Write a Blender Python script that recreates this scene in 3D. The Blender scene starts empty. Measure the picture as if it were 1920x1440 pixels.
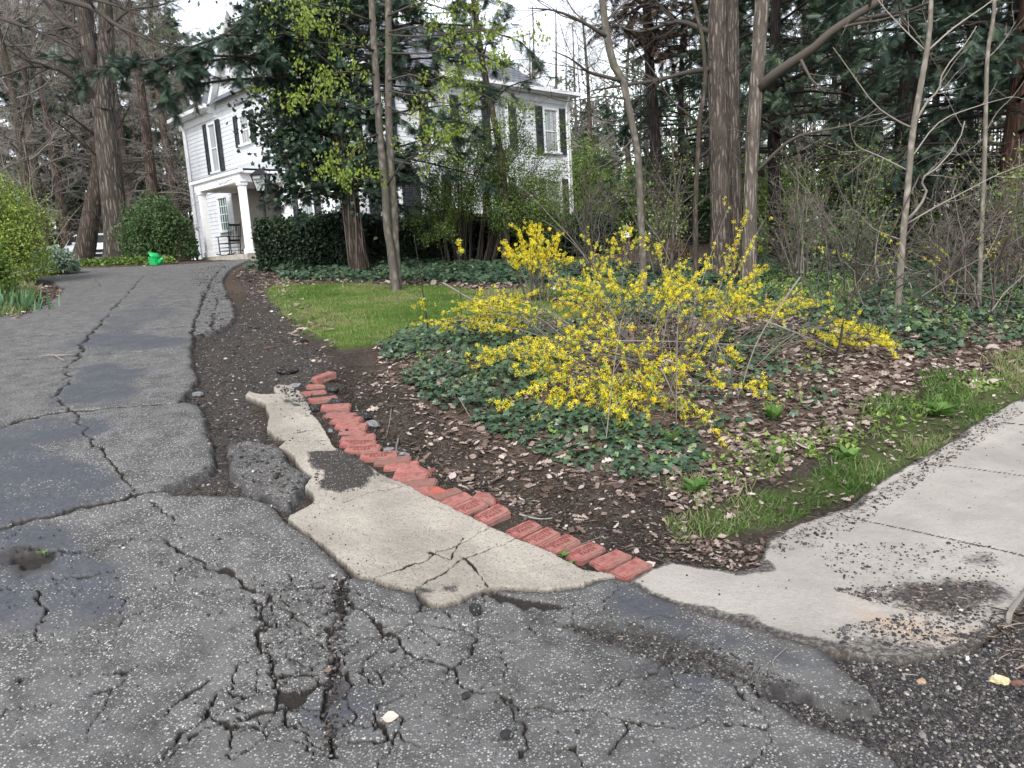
import bpy, math, random
import numpy as np
from mathutils import Matrix, Vector
random.seed(7)
RNG = np.random.default_rng(11)
SC = bpy.context.scene
COL = SC.collection

# ------------------------------------------------------------ camera, sky, sun, exposure
CAM_H, FPX = 1.5, 1400.0
PITCH, ROLL = math.radians(10.0), math.radians(3.5)
FW = np.array([0, math.cos(PITCH), -math.sin(PITCH)])
_rt = np.array([1.0, 0, 0]); _up = np.cross(_rt, FW)
CR = _rt * math.cos(ROLL) - _up * math.sin(ROLL)
CU = _rt * math.sin(ROLL) + _up * math.cos(ROLL)
cam = bpy.data.cameras.new('camera'); camo = bpy.data.objects.new('camera', cam); COL.objects.link(camo)
camo.matrix_world = Matrix(((CR[0], CU[0], -FW[0], 0), (CR[1], CU[1], -FW[1], 0), (CR[2], CU[2], -FW[2], CAM_H), (0, 0, 0, 1)))
cam.sensor_width = 36; cam.lens = FPX / 1920 * 36; cam.clip_end = 500; cam.clip_start = .05
SC.camera = camo

SUN_EL, SUN_AZ = math.radians(42), math.radians(190)      # azimuth clockwise from +Y
w = bpy.data.worlds.new('World'); SC.world = w; w.use_nodes = True
nt = w.node_tree; nt.nodes.clear()
wo = nt.nodes.new('ShaderNodeOutputWorld'); bg = nt.nodes.new('ShaderNodeBackground')
sky = nt.nodes.new('ShaderNodeTexSky'); sky.sky_type = 'NISHITA'; sky.sun_disc = False
sky.sun_elevation = SUN_EL; sky.sun_rotation = SUN_AZ
sky.air_density = 1.0; sky.dust_density = 1.0; sky.ozone_density = 1.0
hs = nt.nodes.new('ShaderNodeHueSaturation'); hs.inputs['Saturation'].default_value = .30
nt.links.new(sky.outputs[0], hs.inputs['Color']); nt.links.new(hs.outputs[0], bg.inputs['Color'])
bg.inputs['Strength'].default_value = .15
nt.links.new(bg.outputs[0], wo.inputs['Surface'])
sl = bpy.data.lights.new('sun', 'SUN'); sl.energy = 1.5; sl.angle = math.radians(14); sl.color = (1, .97, .93)
so = bpy.data.objects.new('sun', sl); COL.objects.link(so)
sd = Vector((math.sin(SUN_AZ) * math.cos(SUN_EL), math.cos(SUN_AZ) * math.cos(SUN_EL), math.sin(SUN_EL)))
so.rotation_euler = (-sd).to_track_quat('-Z', 'Y').to_euler()
SC.view_settings.view_transform = 'Standard'; SC.view_settings.look = 'None'
SC.view_settings.gamma = 1; SC.view_settings.exposure = 1.25
SC.cycles.use_denoising = True
SC.cycles.max_bounces = 6; SC.cycles.diffuse_bounces = 3; SC.cycles.glossy_bounces = 2
SC.cycles.transmission_bounces = 3; SC.cycles.transparent_max_bounces = 4
SC.cycles.use_adaptive_sampling = True; SC.cycles.adaptive_threshold = .02

# ------------------------------------------------------------ terrain profile, photo rays
VN = np.array([-.54, .84])
def Zv(v):
    return np.interp(v, [-40, 0, .3, 2.2, 2.8, 25, 32, 250], [-.4, .06, .1, .46, .53, 1.85, 1.95, 3.5])
def Zb(x, y):
    return Zv(VN[0] * (x - .6) + VN[1] * (y - 3.1))
def rays(P):
    P = np.atleast_2d(np.asarray(P, float))
    return FW + ((P[:, 0] - 960) / FPX)[:, None] * CR - ((P[:, 1] - 720) / FPX)[:, None] * CU
def G(P, far=60):                      # where the photo ray meets the ground
    r = rays(P); t = np.full(len(r), np.nan); tt = np.exp(np.linspace(math.log(.8), math.log(far), 2500))
    for q in range(len(r)):
        p = np.array([0, 0, CAM_H]) + r[q] * tt[:, None]
        k = np.argmax(p[:, 2] < Zb(p[:, 0], p[:, 1]))
        t[q] = tt[k] if k else far
    o = np.array([0, 0, CAM_H]) + r * t[:, None]
    o[:, 2] = Zb(o[:, 0], o[:, 1])
    return o
def g1(px, py): return G([(px, py)])[0]
def W(P, d):                           # a point on the photo ray at world depth y = d
    r = rays(P); d = np.broadcast_to(np.asarray(d, float), (len(r),))
    return np.array([0, 0, CAM_H]) + r * (d / r[:, 1])[:, None]
def w1(px, py, d): return W([(px, py)], d)[0]

# ------------------------------------------------------------ noise
def _h(i, j, s):
    n = (i * 374761393 + j * 668265263 + s * 2147483647) & 0xffffffff
    n = ((n ^ (n >> 13)) * 1274126177) & 0xffffffff
    return ((n ^ (n >> 16)) & 0xffff) / 65535.0
def vnoise(x, y, s=0):
    x = np.asarray(x, float); y = np.asarray(y, float)
    i = np.floor(x).astype(np.int64); j = np.floor(y).astype(np.int64)
    fx = x - i; fy = y - j; fx = fx * fx * (3 - 2 * fx); fy = fy * fy * (3 - 2 * fy)
    a = _h(i, j, s); b = _h(i + 1, j, s); c = _h(i, j + 1, s); d = _h(i + 1, j + 1, s)
    return (a * (1 - fx) + b * fx) * (1 - fy) + (c * (1 - fx) + d * fx) * fy
def fbm(x, y, f=1.0, o=4, s=0):
    r = 0; a = .5
    for k in range(o):
        r = r + a * (vnoise(x * f, y * f, s + k * 7) - .5); f *= 2.03; a *= .5
    return r * 2
def sstep(a, b, x):
    t = np.clip((x - a) / (b - a), 0, 1); return t * t * (3 - 2 * t)

# ------------------------------------------------------------ polygons and polylines in plan
def segdist(A, B, X, Y):
    dx, dy = B[0] - A[0], B[1] - A[1]; L = dx * dx + dy * dy + 1e-12
    t = np.clip(((X - A[0]) * dx + (Y - A[1]) * dy) / L, 0, 1)
    return np.hypot(X - A[0] - t * dx, Y - A[1] - t * dy)
def sdf(poly, X, Y):                   # positive inside
    poly = np.asarray(poly)[:, :2]; n = len(poly)
    d = np.full(X.shape, 1e9); ins = np.zeros(X.shape, bool)
    for a in range(n):
        A, B = poly[a], poly[(a + 1) % n]
        d = np.minimum(d, segdist(A, B, X, Y))
        c = (A[1] > Y) != (B[1] > Y)
        with np.errstate(all='ignore'):
            ins ^= c & (X < (B[0] - A[0]) * (Y - A[1]) / (B[1] - A[1] + 1e-15) + A[0])
    return np.where(ins, d, -d)
def linedist(lines, X, Y, reach=.12):  # lines: list of (pts, width); returns min of distance/width
    out = np.full(X.shape, 9.0)
    for pts, wd in lines:
        for a in range(len(pts) - 1):
            A, B = pts[a], pts[a + 1]
            m = (X > min(A[0], B[0]) - reach) & (X < max(A[0], B[0]) + reach) & (Y > min(A[1], B[1]) - reach) & (Y < max(A[1], B[1]) + reach)
            if m.any():
                out[m] = np.minimum(out[m], segdist(A, B, X[m], Y[m]) / wd)
    return out

# ------------------------------------------------------------ mesh building
WL = {}
class MB:
    def __init__(s): s.v = []; s.f = []; s.m = []; s.t = []; s.n = 0
    def add(s, v, f, tint=0.0, mat=0):
        v = np.asarray(v, float).reshape(-1, 3)
        s.v.append(v)
        for ff in (f if isinstance(f, list) and len(f) and hasattr(f[0], 'ndim') else [np.asarray(f)]):
            if len(ff) == 0: continue
            s.f.append(np.asarray(ff, np.int64) + s.n); s.m.append(np.full(len(ff), mat, np.int32))
        s.t.append(np.broadcast_to(np.asarray(tint, float), (len(v),)))
        s.n += len(v); return s
    def build(s, name, mats, parent=None, smooth=False, attrs=None):
        return mesh_obj(name, np.concatenate(s.v), s.f, mats, parent, smooth, dict(tint=np.concatenate(s.t), **(attrs or {})), np.concatenate(s.m))
def mesh_obj(name, V, F, mats, parent=None, smooth=False, attrs=None, midx=None):
    V = np.asarray(V, np.float32)
    if parent is not None: V = V - np.asarray(WL[parent.name], np.float32)
    me = bpy.data.meshes.new(name)
    F = F if isinstance(F, list) else [F]
    loops = np.concatenate([f.ravel() for f in F]); sizes = np.concatenate([np.full(len(f), f.shape[1]) for f in F])
    starts = np.concatenate([[0], np.cumsum(sizes)[:-1]])
    me.vertices.add(len(V)); me.vertices.foreach_set('co', V.ravel())
    me.loops.add(len(loops)); me.loops.foreach_set('vertex_index', loops.astype(np.int32))
    me.polygons.add(len(sizes)); me.polygons.foreach_set('loop_start', starts.astype(np.int32))
    me.polygons.foreach_set('loop_total', sizes.astype(np.int32))
    mats = mats if isinstance(mats, (list, tuple)) else [mats]
    for q in mats: me.materials.append(q)
    if midx is not None and len(mats) > 1: me.polygons.foreach_set('material_index', midx)
    me.polygons.foreach_set('use_smooth', np.full(len(sizes), bool(smooth)))
    for k, a in (attrs or {}).items():
        at = me.attributes.new(k, 'FLOAT', 'POINT'); at.data.foreach_set('value', np.asarray(a, np.float32))
    me.update(calc_edges=True)
    o = bpy.data.objects.new(name, me); COL.objects.link(o)
    if parent is not None: o.parent = parent; WL[o.name] = WL[parent.name]
    else: WL[o.name] = (0, 0, 0)
    return o
def tag(o, label=None, cat=None, group=None, kind=None):
    if label: o['label'] = label
    if cat: o['category'] = cat
    if group: o['group'] = group
    if kind: o['kind'] = kind
    return o
def thing(name, label, cat, loc, group=None):
    o = bpy.data.objects.new(name, None); COL.objects.link(o); o.location = loc; o.empty_display_size = .2
    WL[o.name] = tuple(loc)
    return tag(o, label, cat, group)
def dup(rt, loc, rz=0, sc=1, label=None):          # copy a thing with its parts
    r = rt.copy(); COL.objects.link(r); r.location = loc; r.rotation_euler = (0, 0, rz); r.scale = (sc, sc, sc)
    if label: r['label'] = label
    for ch in list(rt.children):
        c = ch.copy(); COL.objects.link(c); c.parent = r
        for g in ch.children:
            d = g.copy(); COL.objects.link(d); d.parent = c
    return r

BOXF = np.array([(0, 3, 2, 1), (4, 5, 6, 7), (0, 1, 5, 4), (1, 2, 6, 5), (2, 3, 7, 6), (3, 0, 4, 7)])
def box(mb, c, s, ax=None, tint=0, mat=0, taper=1.0):
    """box centre c, full size s, axes ax (3x3 rows = local axes)"""
    ax = np.eye(3) if ax is None else np.asarray(ax, float)
    q = np.array([(-1, -1, -1), (1, -1, -1), (1, 1, -1), (-1, 1, -1), (-1, -1, 1), (1, -1, 1), (1, 1, 1), (-1, 1, 1)], float) * .5
    q[4:, :2] *= taper
    mb.add(np.asarray(c, float) + (q * np.asarray(s, float)) @ ax, BOXF, tint, mat)
def tubes(mb, P, R, sides=5, tint=0.0, mat=0, cap=True):
    """P (N,K,3), R (N,K): N tubes at once"""
    P = np.asarray(P, float); R = np.asarray(R, float)
    if P.ndim == 2: P = P[None]; R = R[None]
    N, K, _ = P.shape
    if N == 0: return
    T = np.gradient(P, axis=1); T /= np.linalg.norm(T, axis=2, keepdims=True) + 1e-9
    mT = np.abs(T.mean(1)); ref = np.eye(3)[np.argmin(mT, axis=1)][:, None, :]
    A = np.cross(T, np.broadcast_to(ref, T.shape)); A /= np.linalg.norm(A, axis=2, keepdims=True) + 1e-9
    B = np.cross(T, A)
    an = np.arange(sides) * 2 * math.pi / sides
    V = P[:, :, None, :] + R[:, :, None, None] * (np.cos(an)[None, None, :, None] * A[:, :, None, :] + np.sin(an)[None, None, :, None] * B[:, :, None, :])
    base = (np.arange(N) * K * sides)[:, None, None]
    k = np.arange(K - 1)[None, :, None]; q = np.arange(sides)[None, None, :]; q2 = (q + 1) % sides
    F = np.stack([base + k * sides + q, base + k * sides + q2, base + (k + 1) * sides + q2, base + (k + 1) * sides + q], -1).reshape(-1, 4)
    tv = np.broadcast_to(np.asarray(tint, float), (N,)); tv = np.repeat(tv, K * sides)
    fl = [F]
    if cap and sides > 4:
        fl.append((base[:, 0] + (K - 1) * sides + np.arange(sides)[None, :]))
        fl.append((base[:, 0] + np.arange(sides)[None, ::-1]))
    mb.add(V.reshape(-1, 3), fl, tv, mat)
def tube(mb, pts, r, sides=8, tint=0, mat=0):
    pts = np.asarray(pts, float); r = np.broadcast_to(np.asarray(r, float), (len(pts),))
    tubes(mb, pts, r, sides, tint, mat)
def smooth_path(pts, K):
    """Catmull-Rom through points, K samples"""
    pts = np.asarray(pts, float); n = len(pts)
    if n == 2: return pts[0] + (pts[1] - pts[0]) * np.linspace(0, 1, K)[:, None]
    e = np.vstack([2 * pts[0] - pts[1], pts, 2 * pts[-1] - pts[-2]])
    t = np.linspace(0, n - 1 - 1e-6, K); i = t.astype(int); f = (t - i)[:, None]
    p0, p1, p2, p3 = e[i], e[i + 1], e[i + 2], e[i + 3]
    return .5 * (2 * p1 + (p2 - p0) * f + (2 * p0 - 5 * p1 + 4 * p2 - p3) * f ** 2 + (3 * p1 - p0 - 3 * p2 + p3) * f ** 3)
def unit(v): return v / (np.linalg.norm(v, axis=-1, keepdims=True) + 1e-9)
def inst(mb, TV, TF, pos, fwd, nrm, size, tint=0.0, mat=0, rng=RNG):
    """copies of a small template: x axis -> fwd, z axis -> nrm"""
    N = len(pos)
    if N == 0: return
    X = unit(fwd); Y = unit(np.cross(nrm, X)); Z = np.cross(X, Y)
    S = np.broadcast_to(np.asarray(size, float), (N,))[:, None, None]
    TV = np.asarray(TV, float); k = len(TV)
    V = pos[:, None, :] + S * (TV[None, :, 0:1] * X[:, None, :] + TV[None, :, 1:2] * Y[:, None, :] + TV[None, :, 2:3] * Z[:, None, :])
    off = (np.arange(N) * k)[:, None, None]
    fl = [(np.asarray(f)[None] + off).reshape(-1, np.asarray(f).shape[1]) for f in (TF if isinstance(TF, list) else [TF])]
    mb.add(V.reshape(-1, 3), fl, np.repeat(np.broadcast_to(np.asarray(tint, float), (N,)), k), mat)
def rdir(n, up=0.0, rng=RNG):
    v = rng.normal(size=(n, 3)); v[:, 2] += up; return unit(v)

# leaf templates (x along the leaf)
LEAF = (np.array([(0, 0, 0), (.45, .28, .06), (1, 0, 0), (.45, -.28, .06)]), np.array([(0, 1, 2), (0, 2, 3)])[:, ::-1])
def _fan(o): return np.vstack([[(.35, 0, .03)], o]), np.array([(0, a + 1, (a + 1) % len(o) + 1) for a in range(len(o))])
IVY = _fan(np.array([(0, 0, 0), (.0, .38, -.04), (.32, .34, 0), (.55, .5, -.05), (.6, .2, 0), (1, 0, -.08), (.6, -.2, 0), (.55, -.5, -.05), (.32, -.34, 0), (.0, -.38, -.04)]))
_dl = [(0, .03, 0), (.18, .2, .05), (.32, .1, .06), (.5, .33, .12), (.66, .14, .08), (.82, .24, .12), (1.0, .02, .03)]
DEAD = (np.array([(a, b, c) for a, b, c in _dl] + [(a, -b, c * .6) for a, b, c in _dl] + [(a, 0, -.02) for a, b, c in _dl]),
        np.array([(14 + k, 15 + k, 1 + k, k) for k in range(6)] + [(7 + k, 8 + k, 15 + k, 14 + k) for k in range(6)]))
PETAL4 = []
for k in range(4):
    a = k * math.pi / 2; c, s = math.cos(a), math.sin(a)
    PETAL4.append([(0, 0, 0), (.25 * 1, .5 * c - .16 * s, .5 * s + .16 * c), (-.1, c, s), (.25, .5 * c + .16 * s, .5 * s - .16 * c)])
FLOWER = (np.array(PETAL4).reshape(-1, 3), np.array([(4 * k, 4 * k + 1, 4 * k + 2, 4 * k + 3) for k in range(4)]))
_sp = []; _sf = []
for k, (x, ln) in enumerate([(.02, .26), (.12, .34), (.22, .38), (.32, .38), (.43, .35), (.54, .31), (.65, .26), (.76, .2), (.87, .13)]):
    for sg in (1, -1):
        b = len(_sp); _sp += [(x - .015, 0, 0), (x + ln * .62, sg * ln, -.07 - .03 * (k % 2)), (x + .075, .012 * sg, 0)]
        _sf.append((b, b + 1, b + 2) if sg < 0 else (b + 2, b + 1, b))
b = len(_sp); _sp += [(0, -.02, 0), (1.05, 0, -.08), (0, .02, 0)]; _sf.append((b, b + 1, b + 2))
SPRAY = (np.array(_sp), np.array(_sf))
BLADE = (np.array([(0, -.04, 0), (0, .04, 0), (.5, .035, .03), (.5, -.035, .03), (1, 0, .16)]), [np.array([(0, 1, 2, 3)]), np.array([(3, 2, 4)])])
def _ico():
    p = (1 + 5 ** .5) / 2
    v = np.array([(-1, p, 0), (1, p, 0), (-1, -p, 0), (1, -p, 0), (0, -1, p), (0, 1, p), (0, -1, -p), (0, 1, -p), (p, 0, -1), (p, 0, 1), (-p, 0, -1), (-p, 0, 1)])
    f = np.array([(0, 11, 5), (0, 5, 1), (0, 1, 7), (0, 7, 10), (0, 10, 11), (1, 5, 9), (5, 11, 4), (11, 10, 2), (10, 7, 6), (7, 1, 8), (3, 9, 4), (3, 4, 2), (3, 2, 6), (3, 6, 8), (3, 8, 9), (4, 9, 5), (2, 4, 11), (6, 2, 10), (8, 6, 7), (9, 8, 1)])
    return unit(v), f
ICO = _ico()
def ico2(n=1):
    v, f = ICO; v = list(map(tuple, v)); 
    for _ in range(n):
        nf = []; cache = {}
        def mid(a, b):
            k = (min(a, b), max(a, b))
            if k not in cache:
                m = np.array(v[a]) + np.array(v[b]); v.append(tuple(m / np.linalg.norm(m))); cache[k] = len(v) - 1
            return cache[k]
        for a, b, c in f:
            x, y, z = mid(a, b), mid(b, c), mid(c, a); nf += [(a, x, z), (b, y, x), (c, z, y), (x, y, z)]
        f = nf
    return np.array(v), np.array(f)
ICO2 = ico2(2)
def rock(mb, c, s, rz=0, seed=0, tint=0, rough=.25, sub=2):
    v, f = ICO2 if sub == 2 else ico2(sub)
    v = v.copy(); r = np.random.default_rng(seed)
    for k in range(9):                       # chip flat faces off
        n = unit(r.normal(size=3)); d = r.uniform(.62, .9); e = v @ n - d; v -= np.maximum(e, 0)[:, None] * n
    v += rough * .25 * np.stack([fbm(v[:, 0] + 3.1 * q + seed, v[:, 1] + v[:, 2] * 1.7, 2.2, 3, q) for q in range(3)], 1)
    v *= np.asarray(s); cz, sz = math.cos(rz), math.sin(rz)
    v = v @ np.array([(cz, sz, 0), (-sz, cz, 0), (0, 0, 1)])
    mb.add(v + np.asarray(c), f, tint)

# ------------------------------------------------------------ materials
class NT:
    def __init__(s, name):
        s.m = bpy.data.materials.new(name); s.m.use_nodes = True; s.t = s.m.node_tree; s.b = s.t.nodes['Principled BSDF']
        s.out = s.t.nodes['Material Output']; s.co = s.t.nodes.new('ShaderNodeTexCoord').outputs['Object']
    def set(s, sock, v):
        if hasattr(v, 'is_output') or isinstance(v, bpy.types.NodeSocket): s.t.links.new(v, sock)
        elif isinstance(v, (tuple, list)) and sock.type == 'RGBA' and len(v) == 3: sock.default_value = (*v, 1)
        else: sock.default_value = v
    def n(s, ty, ins=None, **kw):
        q = s.t.nodes.new('ShaderNode' + ty)
        for k, v in kw.items(): setattr(q, k, v)
        for k, v in (ins or {}).items(): s.set(q.inputs[k], v)
        return q
    def math(s, op, a, b=0.0, c=None, clamp=False):
        q = s.n('Math', operation=op, use_clamp=clamp); s.set(q.inputs[0], a); s.set(q.inputs[1], b)
        if c is not None: s.set(q.inputs[2], c)
        return q.outputs[0]
    def mix(s, f, a, b, bt='MIX'):
        q = s.n('Mix', data_type='RGBA', blend_type=bt, clamp_factor=True)
        s.set(q.inputs[0], f); s.set(q.inputs[6], a); s.set(q.inputs[7], b); return q.outputs[2]
    def ramp(s, f, stops, interp='LINEAR'):
        q = s.n('ValToRGB', {0: f}); q.color_ramp.interpolation = interp; e = q.color_ramp.elements
        while len(e) < len(stops): e.new(.5)
        for k, (p, c) in enumerate(stops):
            e[k].position = p; e[k].color = (*c, 1) if isinstance(c, (tuple, list)) else (c, c, c, 1)
        return q.outputs[0]
    def sm(s, x, a, b):
        q = s.n('MapRange', {0: x, 1: a, 2: b, 3: 0.0, 4: 1.0}, interpolation_type='SMOOTHSTEP'); return q.outputs[0]
    def noise(s, sc, det=4, ro=.55, co=None, dist=0):
        return s.n('TexNoise', {'Vector': co or s.co, 'Scale': sc, 'Detail': det, 'Roughness': ro, 'Distortion': dist}).outputs['Fac']
    def vor(s, sc, co=None, feat='F1', rnd=1.0):
        return s.n('TexVoronoi', {'Vector': co or s.co, 'Scale': sc, 'Randomness': rnd}, feature=feat)
    def attr(s, nm): return s.n('Attribute', attribute_name=nm).outputs['Fac']
    def scaled(s, x, y, z): return s.n('Mapping', {'Vector': s.co, 'Scale': (x, y, z)}).outputs[0]
    def done(s, col, rough=.8, bump=None, bstr=.5, bdist=.01, spec=.3, trans=None):
        s.set(s.b.inputs['Base Color'], col); s.set(s.b.inputs['Roughness'], rough); s.b.inputs['Specular IOR Level'].default_value = spec
        if bump is not None:
            q = s.n('Bump', {'Height': bump, 'Strength': bstr, 'Distance': bdist}); s.t.links.new(q.outputs[0], s.b.inputs['Normal'])
        if trans:
            tr = s.n('BsdfTranslucent', {'Color': col}); mx = s.n('MixShader', {0: trans})
            s.t.links.new(s.b.outputs[0], mx.inputs[1]); s.t.links.new(tr.outputs[0], mx.inputs[2]); s.t.links.new(mx.outputs[0], s.out.inputs['Surface'])
        return s.m
def leaf_mat(name, stops, rough=.55, spec=.35, trans=.25):
    t = NT(name); return t.done(t.ramp(t.attr('tint'), stops), rough, spec=spec, trans=trans)
def plain(name, c, rough=.6, spec=.3, var=.15, sc=6):
    t = NT(name); f = t.noise(sc, 5)
    return t.done(t.mix(t.sm(f, .3, .7), tuple(q * (1 - var) for q in c), tuple(min(1, q * (1 + var)) for q in c)), rough, f, .15, .005, spec)
def bark_mat(name, dark, light, fs=14, zs=.12, bs=.9, moss=0):
    t = NT(name); co = t.scaled(1, 1, zs * 1.15); wv = t.n('TexNoise', {'Vector': t.co, 'Scale': 3.5, 'Detail': 3.0}).outputs['Color']; co = t.n('VectorMath', {0: co, 1: t.n('VectorMath', {0: wv, 1: (.085, .085, .07)}, operation='MULTIPLY').outputs[0]}, operation='ADD').outputs[0]
    v = t.vor(fs, co, 'DISTANCE_TO_EDGE'); n = t.noise(fs * 1.3, 5, .65, co, .4); n2 = t.noise(1.3, 4)
    h = t.math('ADD', t.math('MULTIPLY', t.sm(v.outputs['Distance'], 0, .45), .55), t.math('MULTIPLY', n, .65))
    c = t.mix(t.sm(h, .25, 1.0), dark, light)
    c = t.mix(t.math('MULTIPLY', t.sm(n2, .45, .7), .35), c, tuple(q * .6 for q in light))
    if moss: c = t.mix(t.math('MULTIPLY', t.sm(t.noise(2.2, 3), .5, .65), moss), c, (.07, .085, .04))
    return t.done(c, .9, h, bs, .03, .15)
# ============================================================ THE GROUND
import bmesh
DRIVE_PX = [(476, 486), (440, 503), (428, 513), (418, 530), (424, 548), (438, 575), (441, 600), (428, 618), (402, 628), (384, 632), (366, 637), (359, 662), (361, 690), (371, 722), (362, 738), (345, 752), (348, 765), (376, 772), (384, 790), (392, 830), (402, 872), (396, 897), (345, 920), (318, 930), (330, 942), (400, 944), (470, 948), (512, 962), (535, 988), (560, 1007), (600, 1039), (650, 1085), (664, 1100), (700, 1106), (738, 1120), (776, 1132), (802, 1150), (831, 1157), (863, 1148), (904, 1128), (933, 1123), (977, 1124), (1035, 1126), (1088, 1120), (1114, 1109), (1150, 1104), (1176, 1109), (1230, 1133), (1300, 1161), (1380, 1183), (1450, 1206), (1540, 1237), (1600, 1290), (1642, 1335), (1625, 1350), (1570, 1345), (1500, 1318), (1440, 1310), (1445, 1335), (1510, 1375), (1570, 1400), (1680, 1450), (1750, 1620), (-900, 1620), (-900, 900), (-500, 700), (-60, 612), (0, 598), (60, 588), (108, 562), (120, 548), (100, 532), (60, 526), (36, 518), (-200, 526), (-220, 518), (30, 510), (150, 506), (270, 502), (360, 497), (420, 492)]
PATCH_PX = [(428, 845), (470, 838), (520, 850), (545, 880), (578, 905), (574, 930), (540, 962), (500, 952), (470, 925), (440, 900)]
STRIP_PX = [(514, 735), (524, 730), (550, 732), (562, 743), (579, 764), (587, 787), (606, 810), (617, 833), (628, 850), (650, 862), (672, 874), (689, 886), (731, 909), (768, 924), (800, 942), (846, 963), (885, 984), (921, 1004), (968, 1024), (1035, 1051), (1094, 1083), (1130, 1088), (1157, 1094), (1150, 1100), (1114, 1102), (1088, 1114), (1035, 1120), (977, 1118), (933, 1117), (904, 1122), (863, 1142), (831, 1151), (802, 1144), (776, 1125), (738, 1114), (700, 1101), (668, 1096), (655, 1080), (604, 1034), (562, 1002), (540, 988), (548, 978), (580, 962), (593, 948), (573, 926), (587, 905), (563, 888), (552, 866), (535, 855), (522, 850), (538, 838), (517, 828), (502, 814), (506, 793), (498, 766), (472, 755), (461, 750), (468, 743), (492, 749), (520, 748)]
WALK_PX = [(1175, 1104), (1255, 1063), (1300, 1073), (1380, 1084), (1425, 1076), (1437, 1022), (1500, 992), (1590, 962), (1640, 920), (1700, 882), (1760, 851), (1830, 802), (1890, 766), (1960, 735), (2100, 690), (2600, 585), (3100, 720), (2500, 880), (2100, 1030), (1920, 1133), (1893, 1174), (1830, 1228), (1680, 1262), (1560, 1234), (1450, 1202), (1400, 1178), (1280, 1150)]
BED_PX = [(700, 655), (715, 700), (770, 745), (830, 800), (890, 845), (960, 872), (1050, 890), (1140, 915), (1250, 905), (1350, 880), (1450, 850), (1560, 800), (1700, 730), (1920, 655), (1900, 600), (1700, 560), (1450, 540), (1200, 560), (1080, 610), (960, 600), (850, 620), (760, 632)]
LAWN_PX = [(497, 547), (530, 540), (640, 538), (760, 541), (880, 546), (990, 560), (1090, 590), (1060, 618), (900, 640), (760, 632), (690, 655), (640, 660), (600, 634), (540, 600), (512, 572)]
VERGE_PX = [(1240, 975), (1330, 940), (1450, 915), (1560, 870), (1680, 790), (1800, 740), (1960, 690), (1960, 735), (1890, 766), (1830, 800), (1760, 848), (1700, 880), (1640, 918), (1560, 950), (1460, 985), (1350, 1010), (1270, 1020)]
GRAVEL_PX = [(1440, 1310), (1500, 1318), (1570, 1345), (1642, 1338), (1600, 1290), (1560, 1240), (1680, 1262), (1830, 1228), (1870, 1180), (1960, 1180), (2300, 1200), (2400, 1620), (1760, 1620), (1680, 1450), (1570, 1400), (1500, 1360)]
ERODE_PX = [(441, 600), (470, 560), (440, 520), (480, 500), (510, 560), (560, 620), (640, 690), (600, 725), (500, 730), (460, 752), (500, 800), (520, 850), (560, 890), (575, 935), (540, 985), (470, 948), (330, 942), (400, 880), (380, 780), (345, 755), (371, 722), (359, 662), (366, 637)]
DRIVE, PATCH, STRIP, WALK, BED, LAWN, VERGE, GRAVEL, ERODE = [G(p)[:, :2] for p in (DRIVE_PX, PATCH_PX, STRIP_PX, WALK_PX, BED_PX, LAWN_PX, VERGE_PX, GRAVEL_PX, ERODE_PX)]
TRENCH = G([(650, 700), (700, 770), (770, 830), (850, 870), (930, 905), (1040, 935), (1150, 970)])[:, :2]

BRLINE = G([(586, 741), (605, 755), (630, 769), (648, 790), (666, 812), (672, 838), (710, 862), (755, 885), (795, 912), (850, 945), (905, 972), (965, 992), (1015, 1014), (1060, 1032), (1110, 1052), (1160, 1072), (1200, 1078)])[:, :2]
def ground_relief(X, Y):
    """height above the base profile for bare ground"""
    r = .05 * fbm(X, Y, .35, 3, 5) * sstep(4, 9, Y) + .022 * fbm(X, Y, 4.5, 4, 9)
    near = (Y < 16) & (Y > 0) & (np.abs(X) < 14)
    xs, ys = X[near], Y[near]
    bed = sdf(BED, xs, ys); q = .10 * sstep(-.12, .7, bed) * (1 - .6 * sstep(8, 12, ys))
    dl = np.full(xs.shape, 9.0)
    for a in range(len(TRENCH) - 1): dl = np.minimum(dl, segdist(TRENCH[a], TRENCH[a + 1], xs, ys))
    q -= .06 * (1 - sstep(0, .22, dl))
    bl = np.full(xs.shape, 9.0)
    for a in range(len(BRLINE) - 1): bl = np.minimum(bl, segdist(BRLINE[a], BRLINE[a + 1], xs, ys))
    q += .016 * (1 - sstep(.09, .24, bl)) - .010 * (1 - sstep(.05, .12, bl))
    er = sdf(ERODE, xs, ys)
    q += sstep(-.1, .15, er) * (.035 * fbm(xs, ys, 2.4, 5, 21) - .012 + .03 * np.maximum(0, fbm(xs, ys, 14, 3, 33)))
    q += .05 * sstep(-.15, .2, sdf(LAWN, xs, ys))
    gv = sdf(GRAVEL, xs, ys); q += sstep(-.09, .06, gv) * (.042 + .02 * fbm(xs, ys, 6, 4, 3))
    r[near] += q
    for poly, mg in ((DRIVE, .16), (PATCH, .16), (STRIP, .16), (WALK, .05)):
        m = (X > poly[:, 0].min() - .2) & (X < poly[:, 0].max() + .2) & (Y > poly[:, 1].min() - .2) & (Y < poly[:, 1].max() + .2)
        s = sstep(-mg, .02, sdf(poly, X[m], Y[m])); r[m] = r[m] * (1 - s) - .03 * sstep(-.02, .06, sdf(poly, X[m], Y[m]))
    return r
def ZG(x, y):
    x = np.atleast_1d(np.asarray(x, float)); y = np.atleast_1d(np.asarray(y, float))
    return Zb(x, y) + ground_relief(x, y)
def on_ground(p, dz=0): return np.array([p[0], p[1], ZG(p[0], p[1])[0] + dz])

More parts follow.
